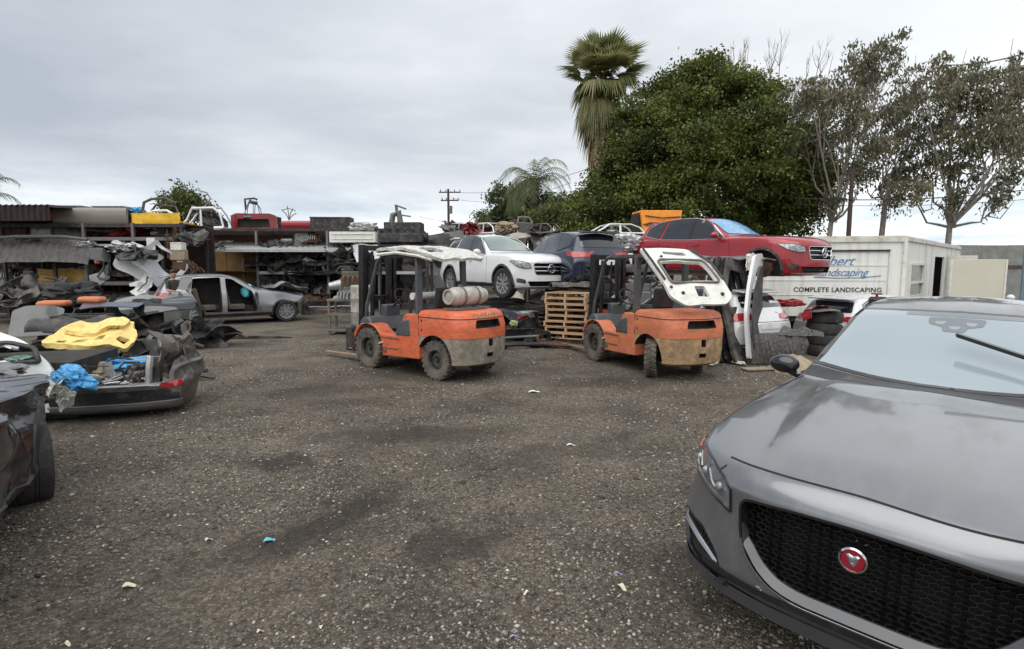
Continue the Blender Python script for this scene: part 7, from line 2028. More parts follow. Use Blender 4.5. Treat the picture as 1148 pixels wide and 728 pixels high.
 def L(x, y, z): return Vector((-5.05+(x+4.45)*ca-y*sa, 6.75+(x+4.45)*sa+y*ca, z*.66-.10))
 junk('engine', 'greasy little engine among wires inside the cut car rear, right side', L(-4.15, -.28, .50), (0.2, 0, 1.0), .55, 'grey_steel', 2)
 junk('dash', 'glossy black bumper piece lying diagonally inside the cut car rear', L(-4.10, .35, .52), (0.1, .2, .5), .62, 'black_gloss', 3)
 junk('wad', 'tan cardboard and cloth at the left inside the cut car rear', L(-3.9, .55, .62), (0, 0, .4), (.9, .8, .55), 'tan_cloth', 4)
 junk('wad', 'crumpled pale blue plastic lying behind the black piece in the cut car rear', L(-3.72, .05, .74), (0, 0, .2), (1.1, .7, .45), 'blue_plastic', 5)
 junk('wad', 'crumpled white foam sheet beside the pale blue plastic in the cut car rear', L(-3.75, .45, .82), (0, 0, .9), (.8, .6, .35), 'white_panel', 6)
 t2 = thing('wire_tangle', 'tangle of black and pale wires heaped inside the cut car rear', 'wiring', L(-4.15, -.15, .78))
 rs = random.Random(5)
 for k in range(26):
  m_ = MB(); p = Vector((rs.uniform(-.4, .4), rs.uniform(-.4, .4), rs.uniform(.0, .06))); P = [p]
  d = Vector((rs.uniform(-1, 1), rs.uniform(-1, 1), .5)).normalized()
  for i in range(8):
   d = (d+Vector((rs.uniform(-.7, .7), rs.uniform(-.7, .7), rs.uniform(-.6, .45)))).normalized(); q = P[-1]+d*.08; q.z = max(.0, min(.22, q.z)); q.x = max(-.36, min(.3, q.x)); q.y = max(-.35, min(.35, q.y)); P.append(q)
  m_.tube(P, rs.choice([.006, .009, .013]), 5); m_.build('wire', M[rs.choice(['cable', 'cable', 'cable', 'alu', 'white_tube', 'hiviz_dull'])], t2)
 junk('bumper', 'crinkled light grey strip lying along the sill of the cut car rear', L(-4.40, .25, .66), (R(-70), 0, R(-95)), (.42, .5, .5), 'alu', 4, amp=.12, tornhole=False)
 junk('strut', 'silver spring strut lying among the wires in the cut car rear', L(-4.28, .1, .85), (R(80), 0, R(20)), .6, 'alu', 4)
 t3 = thing('foam_seat_base', 'large yellow foam seat base with punched holes resting on black wreckage', 'seat foam', (-6.55, 8.6, .80), R(8), rot=(R(22), R(4), R(8)), sc=(.74, .74, .60))
 def fo(u, v): return Vector((u, v, .10*math.sin(u*4)*math.cos(v*3)+.10*(v > .25)*(v-.25)))+nzv((u, v, 0), 2.2, 5)*.10+nzv((u, v, 0), 6, 5)*.035
 holes = [round_poly([(-.62+.38*i, -.30), (-.42+.38*i, -.32), (-.40+.38*i, -.14), (-.60+.38*i, -.16)], .04) for i in range(4)]
 m = MB(); sheet(round_poly([(-.82, -.45), (-.3, -.52), (.3, -.48), (.84, -.42), (.80, .12), (.66, .50), (.2, .58), (-.4, .52), (-.76, .22)], .10), holes, fo, .07, .13, m); m.build('foam_pad', M['yellow_foam'], t3, smooth=50)
 m = MB(); sheet(round_poly([(-.6, .10), (-.1, .02), (.55, .08), (.62, .42), (.0, .52), (-.5, .42)], .10), [], lambda u, v: fo(u, v)+Vector((0, 0, .11+.03*math.sin(u*6))), .08, .10, m); m.build('foam_cushion', M['yellow_foam'], t3, smooth=50)
 junk('wad', 'black wreckage heap under the yellow foam seat base', (-6.35, 8.75, 0), (0, 0, .3), (1.6, 1.3, 1.15), 'plastic', 7)
 junk('door', 'black car door leaning under the right end of the yellow foam', (-5.55, 8.75, .05), (R(-35), 0, R(15)), .75, 'black_paint', 2)
 junk('wad', 'brownish cloth heap left of the yellow foam seat base', (-7.5, 8.7, 0), (0, 0, 1), (1.4, 1.1, .85), 'tan_dark', 8)
 junk('dash', 'black dashboard block with a square panel, left of the yellow foam', (-7.75, 9.9, .55), (R(10), 0, R(8)), 1.0, 'plastic', 1)
 junk('crate', 'black boxy speaker case behind the white crumpled wreck', (-8.0, 10.3, .30), (0, 0, R(6)), (1.0, 1, 1.5), 'plastic', 3)
 junk('hood', 'grey leaning bonnet panel at the left edge behind the black case', (-9.7, 11.2, .45), (R(58), 0, R(30)), .62, 'grey_dark', 2)
 junk('wad', 'black floor heap below the black speaker case', (-8.9, 10.0, 0), (0, 0, .5), (1.9, 1.3, .9), 'plastic', 9)
 junk('wad', 'dark heap of torn trim behind the yellow foam on the right', (-6.7, 10.2, 0), (0, 0, 2), (1.4, 1.1, 1.3), 'plastic_dusty', 10)
 junk('hood', 'blue grey bonnet panel lying flat behind the yellow foam', (-9.35, 12.1, 1.0), (R(4), R(3), R(-65)), (.8, .95, 1), 'navy_grey', 3)
 junk('wad', 'low dark heap holding up the blue grey bonnet panel', (-8.7, 12.6, 0), (0, 0, 0), (1.9, 1.3, 1.9), 'plastic', 12)
 for i, (x, y, z, l) in enumerate([(-9.95, 12.0, 1.0, 'long orange padded cushion lying left of the blue grey bonnet'), (-9.2, 12.1, 1.08, 'shorter orange cushion lying behind the blue grey bonnet')]):
  t4 = thing('cushion', l, 'cushion', (x, y, z), R(5)); b = MB(); b.box((0, 0, .07), (.62 if i == 0 else .48, .3, .13)); b.deform(crump(.03, 3, i)); b.build('cushion', M['orange_seat'], t4, bevel=.06, seg=4)
 junk('wad', 'black heap under the orange cushions', (-9.6, 12.2, 0), (0, 0, 0), (1.7, 1.1, 1.55), 'plastic', 13)
 junk('hood', 'dark shiny panel sloping down to the right behind the yellow foam', (-8.3, 12.4, .95), (R(10), R(20), R(-60)), (.6, .9, 1), 'black_gloss', 4)
 junk('fender', 'dark wing panel lying beside the shiny sloping panel', (-7.7, 12.6, .35), (R(-60), R(10), R(-20)), .8, 'grey_dark', 3)
 junk('wad', 'low black heap between the shiny panel and the grey tailgate', (-7.4, 13.0, 0), (0, 0, 0), (1.5, 1.1, 1.2), 'plastic', 14)
 t5 = thing('cut_car_rear', 'grey green car rear corner with a bright red tail lamp beside the man', 'car rear', (-8.35, 13.8, -.10), R(120))
 t5.location = (-9.55+4.4*math.cos(R(112)), 14.3+4.4*math.sin(R(112)), -.05); t5.rotation_euler = (0, 0, R(112))
 cuts = []
 c = MB(); c.box((-1.75, 0, 1), (3.9, 3, 3)); cuts.append(c)
 c = MB(); c.prism([(-5.2, 1.10), (-4.40, 1.22), (-4.2, 1.60), (-4.2, 3), (-5.2, 3)], -2, 2, 'Y'); cuts.append(c)
 c = MB(); c.box((-4.0, 0, 1.5), (1.0, 1.5, 1.6)); cuts.append(c)
 S = CarShape(SUV, 100, crump(.03, 2, 3)); S.body(t5, 'grey_green', cuts)
 m = S.patch('B', [(-.88, .86), (-.50, .88), (-.52, 1.0), (-.88, 1.08)], .02, .03, .05); S.patch('R', [(-4.58, .88), (-4.25, .92), (-4.18, 1.06), (-4.55, 1.08)], .02, .03, .05, mb=m); S.B(m, 'tail_light', M['lens_red'], t5)
 S.B(S.patch('B', [(-.84, .40), (.84, .40), (.84, .72), (-.84, .72)], .012, .03, .08), 'bumper_cover', M['grey_plastic'], t5)
 t6 = thing('wrecked_car', 'black crumpled car front entering the picture at the left edge', 'car', (-5.05, 4.80, -.04), R(118))
 def w6(p):
  q = Vector(p)
  f = 1
  q += nzv(p, 1.5, 12)*.20*f*(1 if p.z > .4 else .35)+nzv(p, 4.5, 3)*.07*f+nzv(p, 9, 8)*.025
  if q.z > .92: q.z = .92+(q.z-.92)*.15
  return q
 make_suv(t6, 'black_wrinkled', warp=w6, wheels=(0, 1, 1, 1), tail=None, star=False, skip=(('headlight', 'L'),), screen='glass_dark', rails=False, steer=R(20), nx=90, lens='lens_dark', mirror=(0, 0), grille_bars='plastic')
 junk('wad', 'clear crinkled plastic film draped over the black car nose', (-4.95, 5.15, .80), (0, R(8), 0), (.5, .8, .22), 'film_grey', 5)
 t7 = thing('wrecked_car', 'white crumpled car shell with an empty side window behind the black car', 'car', (-5.95, 6.25, 0), R(12))
 o7 = round_poly([(-1.6, .10), (.55, .12), (.68, .40), (.50, .70), (.22, .98), (-.30, 1.20), (-1.6, 1.34)], .16)
 h7 = round_poly([(-.02, .72), (.40, .70), (.34, .88), (.10, .96), (-.02, .94)], .05)
 f7 = lambda u, v: Vector((u, .55*max(0, v-.55)**1.3+.18*max(0, u)**2, v))+nzv((u, v, 0), 2.0, 5)*.10
 sheet(o7, [h7], f7, .09, .05).build('side_panel', M['white_paint'], t7, smooth=40)
 b = MB(); b.tube([f7(*q)+Vector((0, -.012, 0)) for q in h7], .028, 6, closed=True); b.build('window_seal', M['plastic'], t7)
 b = MB(); b.grid(lambda u, v: f7(-1.6+1.75*u, 1.32-.40*u*u)+Vector((-.1*v, .55*v, -.12*v*v))+nzv((u*3, v*3, 0), 1.3, 8)*.08, 16, 10, .02); b.build('roof', M['white_paint'], t7, smooth=40)
 b = MB(); b.box((-.4, .75, .35), (2.2, 1.0, .7)); b.deform(crump(.08, 2, 3)); b.build('floor_pan', M['void'], t7)
 junk('wad', 'green cloth bundle stuffed into the window of the white wreck', (-5.80, 6.42, .70), (0, 0, .3), (.32, .25, .22), 'green_cloth', 6)
 junk('wad', 'bright blue plastic sheet hanging over the white wreck bonnet', (-5.12, 6.30, .44), (R(10), R(22), .2), (.42, .3, .50), 'blue_plastic', 7)
 junk('wad', 'white plastic sheet hanging beside the bright blue sheet', (-5.20, 6.15, .30), (R(10), R(30), 0), (.22, .25, .62), 'white_sheet', 8)
 t8 = thing('plastic_strip', 'white curved plastic strip between the black car and the blue sheet', 'strip', (-5.30, 5.95, .35)); b = MB(); b.grid(lambda u, v: Vector((-.25+.40*u, -.09*v-.05*u, .48-.50*u*u))+nzv((u*3, v, 0), 1.5, 2)*.04, 14, 3, .012); b.build('strip', M['white_paint'], t8)
def pallet_stack():
 p = at(641, 388, 13.3)
 loc = Vector((p.x, 13.3, .18))
 rz = R(-28)
 proto = None
 n = 8
 for i in range(n):
  lab = ['wooden pallet at the bottom of the stack beside the second forklift', 'wooden pallet second from the bottom of the stack', 'wooden pallet third from the bottom of the stack', 'wooden pallet fourth from the bottom of the stack',
               'wooden pallet fourth from the top of the stack', 'wooden pallet third from the top of the stack', 'wooden pallet second from the top of the stack', 'topmost wooden pallet under the black part beside the second forklift'][i]
  if proto is None:
   t = thing('wooden_pallet', lab, 'pallet', group='wooden pallets in one stack'); proto = t
   for y in np.linspace(-.40, .40, 6): b = MB(); b.box((0, y, .118), (1.05, .11, .02)); b.build('top_board', M['wood'], t)
   for y in (-.40, 0, .40): b = MB(); b.box((0, y, .010), (1.05, .11, .02)); b.build('bottom_board', M['wood'], t)
   for x in (-.50, 0, .50):
    b = MB(); b.prism([(-.46, .02), (-.34, .02), (-.30, .055), (-.12, .055), (-.08, .02), (.08, .02), (.12, .055), (.30, .055), (.34, .02), (.46, .02), (.46, .108), (-.46, .108)], x-.022, x+.022, 'X'); b.build('stringer', M['wood'], t)
  else:
   t = copy_tree(proto); t['label'] = lab
  t.location = loc+Vector((rnd.uniform(-.03, .03), rnd.uniform(-.03, .03), i*.136)); t.rotation_euler = (0, 0, rz+rnd.uniform(-.05, .05))
 junk('dash', 'black plastic trim piece lying on top of the pallet stack', loc+Vector((.0, 0, n*.136)), (0, 0, .3), (.8, .8, .55), 'plastic_dusty', 1)
 t = thing('steel_bin', 'dark steel bin under the pallet stack', 'bin', (loc.x, loc.y, 0), rz); b = MB(); b.box((0, 0, .09), (1.1, .9, .17)); b.build('base', M['dark_steel'], t, bevel=.01)
def centre_stack():
 t = thing('stacked_suv', 'white SUV with star badge raised on top of a crushed black car', 'car', (.97, 13.75, 1.07), R(-57), sc=(1, 1, 1.05))
 make_suv(t, 'white_paint', steer=R(8), glass='glass_smoke')
 def wb(p):
  q = Vector(p)
  if q.z > .90: q.z = .90+(q.z-.90)*.26
  q += nzv(p, 1.6, 3)*.07
  return q
 t = thing('crushed_car', 'flattened black car directly under the white SUV', 'car', (1.05, 13.45, -.10), R(-54))
 make_suv(t, 'black_paint', warp=wb, wheels=(0, 0, 0, 0), star=False, rails=True, mirror=(0, 0), lens='lens_dark', screen='glass_dark')
 junk('wad', 'red and white torn packaging caught on the flattened black car', (.25, 12.95, .62), (0, 0, .4), (.28, .22, .22), 'maroon', 2)
 junk('wad', 'pale lime plastic scrap caught on the flattened black car', (.05, 12.9, .48), (0, 0, .4), (.2, .15, .25), 'hiviz_dull', 3)
 t = thing('stacked_suv', 'dark blue SUV seen from behind, raised between the white SUV and second forklift', 'car', (.945, 17.35, 1.198), R(110.9))
 t.location = (.64, 18.1, 1.17)
 make_suv(t, 'navy_paint', star=False, rails=False, glass='glass_dark', tail='lens_red')
 t = thing('crushed_car', 'crushed dark car under the dark blue SUV, mostly hidden', 'car', (1.0, 17.2, -.08), R(110))
 make_suv(t, 'bronze_paint', warp=wb, wheels=(0, 0, 0, 0), star=False, rails=False, mirror=(0, 0), lens='lens_dark', nx=70)
 junk('subframe', 'black axle frame on the ground left of the pallet stack', (.35, 12.55, 0), (0, 0, R(12)), 1.15, 'dark_steel', 1)
 junk('subframe', 'rusty axle frame on the ground in front of the pallet stack', (1.35, 12.45, 0), (0, 0, R(-15)), .95, 'rust', 2)
 junk('bumper', 'black cracked bumper on the ground below the flattened black car', (-.05, 13.0, 0), (0, 0, R(20)), .95, 'plastic', 2)
 junk('wad', 'small dark metal heap between the axle frame and the pallets', (.85, 13.0, 0), (0, 0, .3), (.9, .7, .55), 'dark_steel', 5)
 junk('wad', 'low black heap behind the first forklift under the flattened car', (-.7, 13.4, 0), (0, 0, .3), (1.2, .9, .9), 'plastic', 6)
 junk('engine', 'dirty engine on the ground behind the pallet stack', (1.7, 14.4, 0), (0, 0, 1), 1.2, 'dark_steel', 3)
 for i in range(5):
  junk('engine', ['dark engine low behind the second forklift cab, left', 'dark engine low behind the second forklift cab, middle', 'rust stained engine behind the second forklift seat', 'engine stacked above the others behind the forklift cab, left', 'engine stacked above the others behind the forklift cab, right'][i],
             (1.95+.75*(i % 3)+(.35 if i > 2 else 0), 13.4, .05+.75*(i//3)), (0, 0, i*.7), 1.15, ['dark_steel', 'grey_steel', 'rust', 'dark_steel', 'grey_steel'][i], i)
 junk('wad', 'dull red tank behind the second forklift cab, above the engines', (2.6, 13.6, 1.35), (0, 0, 0), (.6, .5, .32), 'red_paint', 3)
 junk('dash', 'black trim shell on top of the engines behind the second forklift', (3.0, 13.6, 1.55), (0, 0, .5), .9, 'plastic', 2)
 junk('wad', 'black heap on top of the engines behind the second forklift guard', (2.3, 13.9, 1.5), (0, 0, .5), (1.1, .9, .9), 'plastic', 7)
 rs = random.Random(9)
 pal = [('wad', 'grey_plastic', 'grey'), ('roofshell', 'silver_paint', 'silver'), ('wad', 'maroon', 'maroon'), ('hood', 'white_paint', 'white'), ('roofshell', 'white_paint', 'white'), ('bumper', 'red_paint', 'red'), ('wad', 'tan_cloth', 'tan'), ('engine', 'rust', 'rusty'), ('door', 'silver_paint', 'silver'), ('wad', 'plastic', 'black'), ('roofshell', 'bronze_paint', 'brown')]
 kn = dict(wad='crushed heap', roofshell='cab frame', hood='bonnet panel', bumper='bumper cover', engine='engine', door='car door')
 ordw = ['leftmost', 'second', 'third', 'fourth', 'fifth', 'sixth', 'seventh', 'eighth', 'ninth', 'tenth', 'last']
 t = thing('scrap_bank', 'long low bank of flattened cars far behind the white SUV', 'scrap wall', (0, 26.2, 0))
 for k in range(3):
  b = MB(); b.box((-3.6+2.9*k, .3, 1.65), (2.8, 2.0, 3.3));
  b2 = MB(); b2.grid(lambda u, v: Vector((-5.0+2.9*k+2.8*u, -.75, 3.4*v))+Vector((0, -.25*abs(math.sin(v*11+k)), 0))+nzv((u*3, v*5, k), 1.4, 4)*.3, 24, 24, .05); b2.build('flattened_car', M[['grey_plastic', 'pewter', 'bronze_paint'][k]], t, smooth=20); b.build('core', M['void'], t)
 for i, (k, m, c) in enumerate(pal):
  px = 505+10.5*i
  J(k, '%s %s, %s from the left on the far scrap bank behind the white SUV' % (c, kn[k], ordw[i]), px, 262, 25.6+.3*(i % 2), rs.uniform(-40, 40), {'roofshell': .6, 'wad': .95, 'engine': .9, 'hood': .8, 'bumper': .7, 'door': .7}[k], m, i % 5+1)
 t = thing('pale_building', 'low cream building far behind the utility pole', 'building', at(500, 276, 58)); t.location.z = 0
 b = MB(); b.box((0, 2, 2.2), (10, 4, 4.4)); b.build('wall', M['cream_panel'], t)
 b = MB(); b.box((0, 2, 4.5), (10.4, 4.4, .2)); b.build('roof', M['concrete'], t)
 b = MB(); b.box((-.8, -.02, 3.3), (1.4, .05, .8)); b.build('window', M['glass_dark'], t)
 t = thing('stacked_suv', 'white SUV behind the red one, only its dark windows and roof showing', 'car', (5.55, 18.5, 1.35), R(-20))
 make_suv(t, 'white_paint', star=False, rails=True, nx=80)
 t = thing('crushed_car', 'crushed grey car carrying the white SUV behind the red one', 'car', (5.6, 18.4, -.08), R(-20))
 make_suv(t, 'grey_green', warp=wb, wheels=(0, 0, 0, 0), star=False, rails=False, mirror=(0, 0), nx=60)
 junk('wad', 'silver crinkled plastic wrap over a wreck left of the red SUV tail', at(705, 284, 14.8), (0, 0, .3), (1.0, .7, .95), 'wrap_plastic', 3)
 junk('hood', 'white bonnet panel lying above the silver crinkled wrap', at(692, 261, 17.6), (0, 0, 1.2), (1.1, .8, .8), 'white_paint', 4)
 junk('roofshell', 'white roof rack frame above the dark windows left of the orange hopper', at(688, 262, 19.0), (0, 0, .2), (.75, .7, .4), 'white_paint', 5)
 p = at(735, 264, 19.5)
 t = thing('hopper', 'bright orange tilted sheet metal hopper behind the roof of the red SUV', 'hopper', p, R(8))
 b = MB(); b.prism([(-.62, 0), (.66, 0), (.72, .82), (-.74, .80)], -.5, .4, 'Y'); b.build('body', M['orange_box'], t, bevel=.02)
 b = MB(); b.tube([(-.6, -.53, .62), (.0, -.56, .55), (.66, -.53, .60)], .02, 5); b.tube([(-.6, -.53, .28), (.1, -.56, .42), (.66, -.53, .5)], .015, 5); b.tube([(.3, -.2, .8), (.28, -.2, 1.25)], .02, 5); b.build('strap', M['cable'], t)
 b = MB(); b.box((-.72, 0, .35), (.12, .7, .75)); b.build('side_frame', M['rust_dark'], t)
 t = thing('hopper_stand', 'dark stand holding up the orange hopper', 'stand', (p.x, p.y, 0), R(8))
 b = MB()
 for sx in (-.5, .5):
  for sy in (-.3, .3): b.beam((sx, sy, 0), (sx, sy, p.z), .1, .1, up=(0, 1, 0))
 b.box((0, 0, p.z-.05), (1.3, .8, .08)); b.build('frame', M['dark_steel'], t)
def right_stack():
 t = thing('stacked_suv', 'red SUV without front wheel balanced on top of a white wreck', 'car', (6.50, 11.60, 1.44), R(-54.8))
 make_suv(t, 'red_paint', wheels=(0, 0, 0, 0), screen='glass_blue', steer=0)
 def ww(p):
  q = Vector(p); q += nzv(p, 1.7, 5)*.03
  if q.z > 1.3: q.z -= .08
  return q
 t = thing('wrecked_suv', 'white wrecked SUV on its belly under the red SUV, tail towards the yard', 'car', (0, 0, 0), R(105))
 hd = R(118)
 rx, ry = 5.15, 10.95      # tail centre
 t.location = (rx+4.68*math.cos(hd), ry+4.68*math.sin(hd), -.12); t.rotation_euler = (0, 0, hd)
 make_suv(t, 'white_paint', warp=ww, wheels=(0, 0, 0, 0), star=False, rails=False, mirror=(0, 0), glass='glass_dark')
 labs = ['tall black body side panel leaning left, right beside the second forklift', 'tall black door frame leaning second in the row of upright panels', 'tall black door with grey edge leaning third in the row of upright panels', 'tall glossy black hatch panel fourth in the row of upright panels']
 for i in range(4):
  x = 4.22+.13*i; y = 11.05-.10*i
  t = thing('body_side_panel', labs[i], 'car panel', (x+.1, y, .02), 0, rot=(R(-4-3*i), R(-3+2*i), R(46-3*i)))
  w = crump(.04, 1.8, i*3)
  out = round_poly([(-.52, 0), (.50, 0), (.55, .9), (.42, 1.55), (.20, 2.02), (-.34, 2.06), (-.55, 1.4)], .08)
  hole = round_poly([(-.36, 1.08), (.36, 1.08), (.28, 1.48), (.12, 1.80), (-.28, 1.82), (-.38, 1.4)], .06)
  sheet(out, [hole], lambda u, v: w(Vector((u, .07*math.sin(v*1.6), v))), .12, .06).build('panel', M[['black_paint', 'plastic', 'black_paint', 'plastic_dusty'][i]], t, smooth=40)
  b = MB(); b.tube([w(Vector((.50, .0, .1))), w(Vector((.54, .05, .9))), w(Vector((.42, .06, 1.55))), w(Vector((.2, .03, 2.0)))], .03, 6); b.build('seal', M['rubber'] if i % 2 else M['grey_plastic'], t)
 t = thing('upright_side_panel', 'white edged car door frame standing upright at the right end of the panel row', 'car door', (4.85, 10.75, .08), 0, rot=(R(-5), R(6), R(48)))
 out = round_poly([(-.50, 0), (.30, 0), (.36, .9), (.33, 2.0), (.22, 2.08), (-.10, 2.02), (-.30, 1.5), (-.50, .9)], .06)
 hole = round_poly([(-.36, .16), (.18, .16), (.22, .9), (.20, 1.85), (.02, 1.80), (-.22, 1.3), (-.36, .8)], .08)
 sheet(out, [hole], lambda u, v: crump(.03, 2, 4)(Vector((u, .05*math.sin(v*1.5), v))), .10, .06).build('frame', M['white_paint'], t, smooth=40)
 sheet([(p[0]*1.02, p[1]) for p in hole], [], lambda u, v: crump(.03, 2, 4)(Vector((u, .05*math.sin(v*1.5)-.06, v))), .14, .02).build('inner_card', M['plastic'], t, smooth=40)
 t = thing('folded_sheet', 'grey folded sheet lying across the tops of the upright panels', 'steel sheet', (4.3, 11.6, 2.03), R(8))
 b = MB(); b.grid(lambda u, v: Vector(((u-.5)*1.9, (v-.5)*1.1, .02*math.sin(u*30)+.05*v))+nzv((u*3, v*2, 0), 1, 3)*.04, 40, 4, .02); b.build('sheet', M['grey_plastic'], t)
 t = thing('pillar_offcut', 'bent white roof pillar offcut standing at the top of the panel row', 'car panel', (4.72, 11.0, 1.80), R(10), rot=(0, R(-12), R(10)), sc=.5)
 b = MB(); b.grid(lambda u, v: Vector(((u-.5)*.32+.1*v, .08*math.sin(u*6), v*.62))+nzv((u*3, v*3, 0), 1.4, 3)*.07, 6, 8, .03); b.build('offcut', M['white_panel'], t, smooth=25)
 t = thing('bumper_cover', 'big dusty black ribbed bumper cover leaning against the white wreck', 'bumper', (5.08, 10.45, .06), R(-12), rot=(R(-14), R(-8), R(-12)), sc=.74)
 w = crump(.05, 2.4, 3)
 M['liner_black'] = mat('scuffed_black_liner', (.05, .048, .045), .65, dirt=(.24, .225, .2), dirt_amt=.34, dscale=16, bump=.4)
 sheet(round_poly([(-.78, 0), (.55, -.02), (.80, .35), (.72, .72), (-.50, .74), (-.72, .55)], .10), [], lambda u, v: w(Vector((u, -.14*(1-(u/.8)**2)+.014*math.sin(u*55)-.10*math.sin(v*4), v))), .035, .02).build('skin', M['liner_black'], t, smooth=40)
 t = thing('undertray', 'perforated grey undertray lying over the top of the ribbed bumper cover', 'car panel', (5.42, 10.35, .56), R(-8), rot=(R(46), R(3), R(-8)), sc=.55)
 holes = [circle(.035, 8, (-.5+.2*i, .10+.16*(i % 2))) for i in range(6)]
 sheet(round_poly([(-.72, 0), (.75, .02), (.82, .28), (.3, .36), (-.5, .34)], .06), holes, lambda u, v: crump(.08, 3, 5)(Vector((u, v, .02*math.sin(u*12)))), .06, .015).build('tray', M['liner_black'], t, smooth=30)
 q = at(925, 402, 11.6)
 tl = ['lowest tyre of the stack beside the grey car mirror', 'second tyre from the bottom of the stack beside the grey car mirror', 'third tyre of the stack, just under the top one', 'top tyre of the stack below the red SUV nose']
 for i in range(4):
  junk('tyre', tl[i], (q.x+.04*math.sin(i*2.1), 11.6+.03*i, .0+.225*i), (R(1.5*i), 0, i), 1.05, None, 1, group='tyres in one stack')
 junk('bumper', 'red bumper corner lying on the tyre stack', (q.x-.35, 11.7, .93), (R(60), 0, R(30)), (.45, .5, .6), 'red_paint', 5, amp=.1, tornhole=False)
 junk('hood', 'grey folded panel lying across the tyre stack', (q.x+.15, 11.55, .92), (R(5), R(4), R(70)), (.55, .5, .8), 'grey_plastic', 5)
 junk('wad', 'bright red bundle on the white wreck beside its tail lamp', (5.95, 11.9, 1.0), (0, 0, 0), (.55, .4, .3), 'lens_red', 4)
 t = thing('canvas_sheet', 'tan folded canvas sheet lying on the gravel behind the grey car mirror', 'canvas', (5.02, 9.72, .0), R(0), rot=(R(8), R(-20), R(15)), sc=.72)
 b = MB(); b.grid(lambda u, v: Vector(((u-.5)*.85, (v-.5)*.75, .20*math.sin(u*2.8)+.14*v))+nzv((u*2, v*2, 0), 1.5, 3)*.12, 14, 12, .02); b.build('canvas', M['tan_cloth'], t, smooth=30)
 t = thing('board', 'pale flat board lying on the gravel left of the tan canvas', 'board', (4.55, 9.9, .01), R(8)); b = MB(); b.box((0, 0, .015), (.75, .22, .02)); b.build('board', M['tan_cloth'], t)
 for i, (x, y) in enumerate(((3.55, 10.55), (3.85, 10.45), (4.35, 10.5))):
  junk('wad', ['crumpled white litter under the first upright panel', 'crumpled white litter under the middle upright panel', 'crumpled white litter under the white edged door frame'][i], (x, y, 0), (0, 0, i), (.30, .2, .12), 'white_panel', i+1)
 t = thing('parked_car', 'white low car between the tyre stack and the box trailer', 'car', (7.6, 12.1, -.12), R(-128))
 t.location = (7.1+4.68*math.cos(R(22)), 12.7+4.68*math.sin(R(22)), -.10); t.rotation_euler = (0, 0, R(22)); t.scale = (1, 1, .80)
 make_suv(t, 'white_paint', star=False, rails=False, nx=80, skip=())
 t = thing('oil_bucket', 'dark oily bucket like drum standing on the white car behind the grey car', 'drum', at(983, 356, 12.4))
 b = MB(); b.lathe([(.001, 0), (.17, 0), (.19, .40), (.15, .46), (.001, .47)], 20, 'Z', (0, 0, 0), closed=False); b.build('drum', M['dark_steel'], t)
 t = thing('valve_wheel', 'small red rusty valve wheel on top of the dark drum', 'valve', at(983, 332, 12.4)); b = MB(); b.tube([(.10*math.cos(a), .10*math.sin(a), .05) for a in np.linspace(0, 2*PI, 14, endpoint=False)], .018, 5, closed=True); b.cyl((0, 0, -.05), (0, 0, .07), .025, 6); b.beam((-.10, 0, .05), (.10, 0, .05), .02, .02); b.build('valve', M['maroon'], t)
def liftgate():
 a = R(112); ca, sa = math.cos(a), math.sin(a); sc = 1.0
 lx, ly = FL2
 t = thing('liftgate', 'stripped white liftgate with an empty window leaning on the back of the second forklift', 'liftgate', (lx, ly, 0), a)
 A = Vector((-1.40, 0, 2.16)); Bv = Vector((-2.48, 0, 1.17))
 dv = (Bv-A); Ln = dv.length; dv.normalize(); nv = Vector((-dv.z*-1, 0, 0))
 nrm = Vector((0, 1, 0)).cross(dv).normalized()
 if nrm.x > 0: nrm = -nrm
 w = crump(.025, 2.6, 3)
 def fn(u, v): return w(A+Vector((0, u, 0))+dv*v+nrm*(.16*math.sin(v/Ln*2.6)+.03*(1-(u/.6)**2)))
 out = round_poly([(-.52, -.02), (.52, -.02), (.63, .55), (.62, 1.28), (.40, 1.46), (-.40, 1.46), (-.62, 1.28), (-.63, .55)], .08)
 win = round_poly([(-.43, .48), (.43, .48), (.47, .98), (-.47, .98)], .08)
 slot = round_poly([(-.11, 1.10), (.11, 1.10), (.13, 1.32), (-.13, 1.32)], .03)
 gap = round_poly([(-.30, .12), (.16, .12), (.20, .24), (-.30, .24)], .03)
 sheet(out, [win, slot, gap], fn, .07, .05).build('panel', M['white_panel'], t, smooth=40)
 b = MB(); pts = [fn(*q)+nrm*.02 for q in round_poly([(-.47, .44), (.47, .44), (.51, 1.02), (-.51, 1.02)], .09)]; b.tube(pts, .022, 6, closed=True); b.build('window_seal', M['grey_plastic'], t)
 for s in (-1, 1):
  b = MB(); b.tube([fn(s*.50, .05)+nrm*.03, fn(s*.60, .50)+nrm*.04, fn(s*.60, .95)+nrm*.03], .02, 6); b.build('hinge_strip', M['plastic'], t)
 for (u, v, r) in ((-.4, 1.25, .04), (.38, 1.22, .035), (.3, .33, .03), (-.5, .72, .03), (.54, 1.1, .03)):
  b = MB(); p = fn(u, v)+nrm*.004; b.ico(p, r, 1, (1, 1, 1)); b.build('plug', M['plastic'], t)
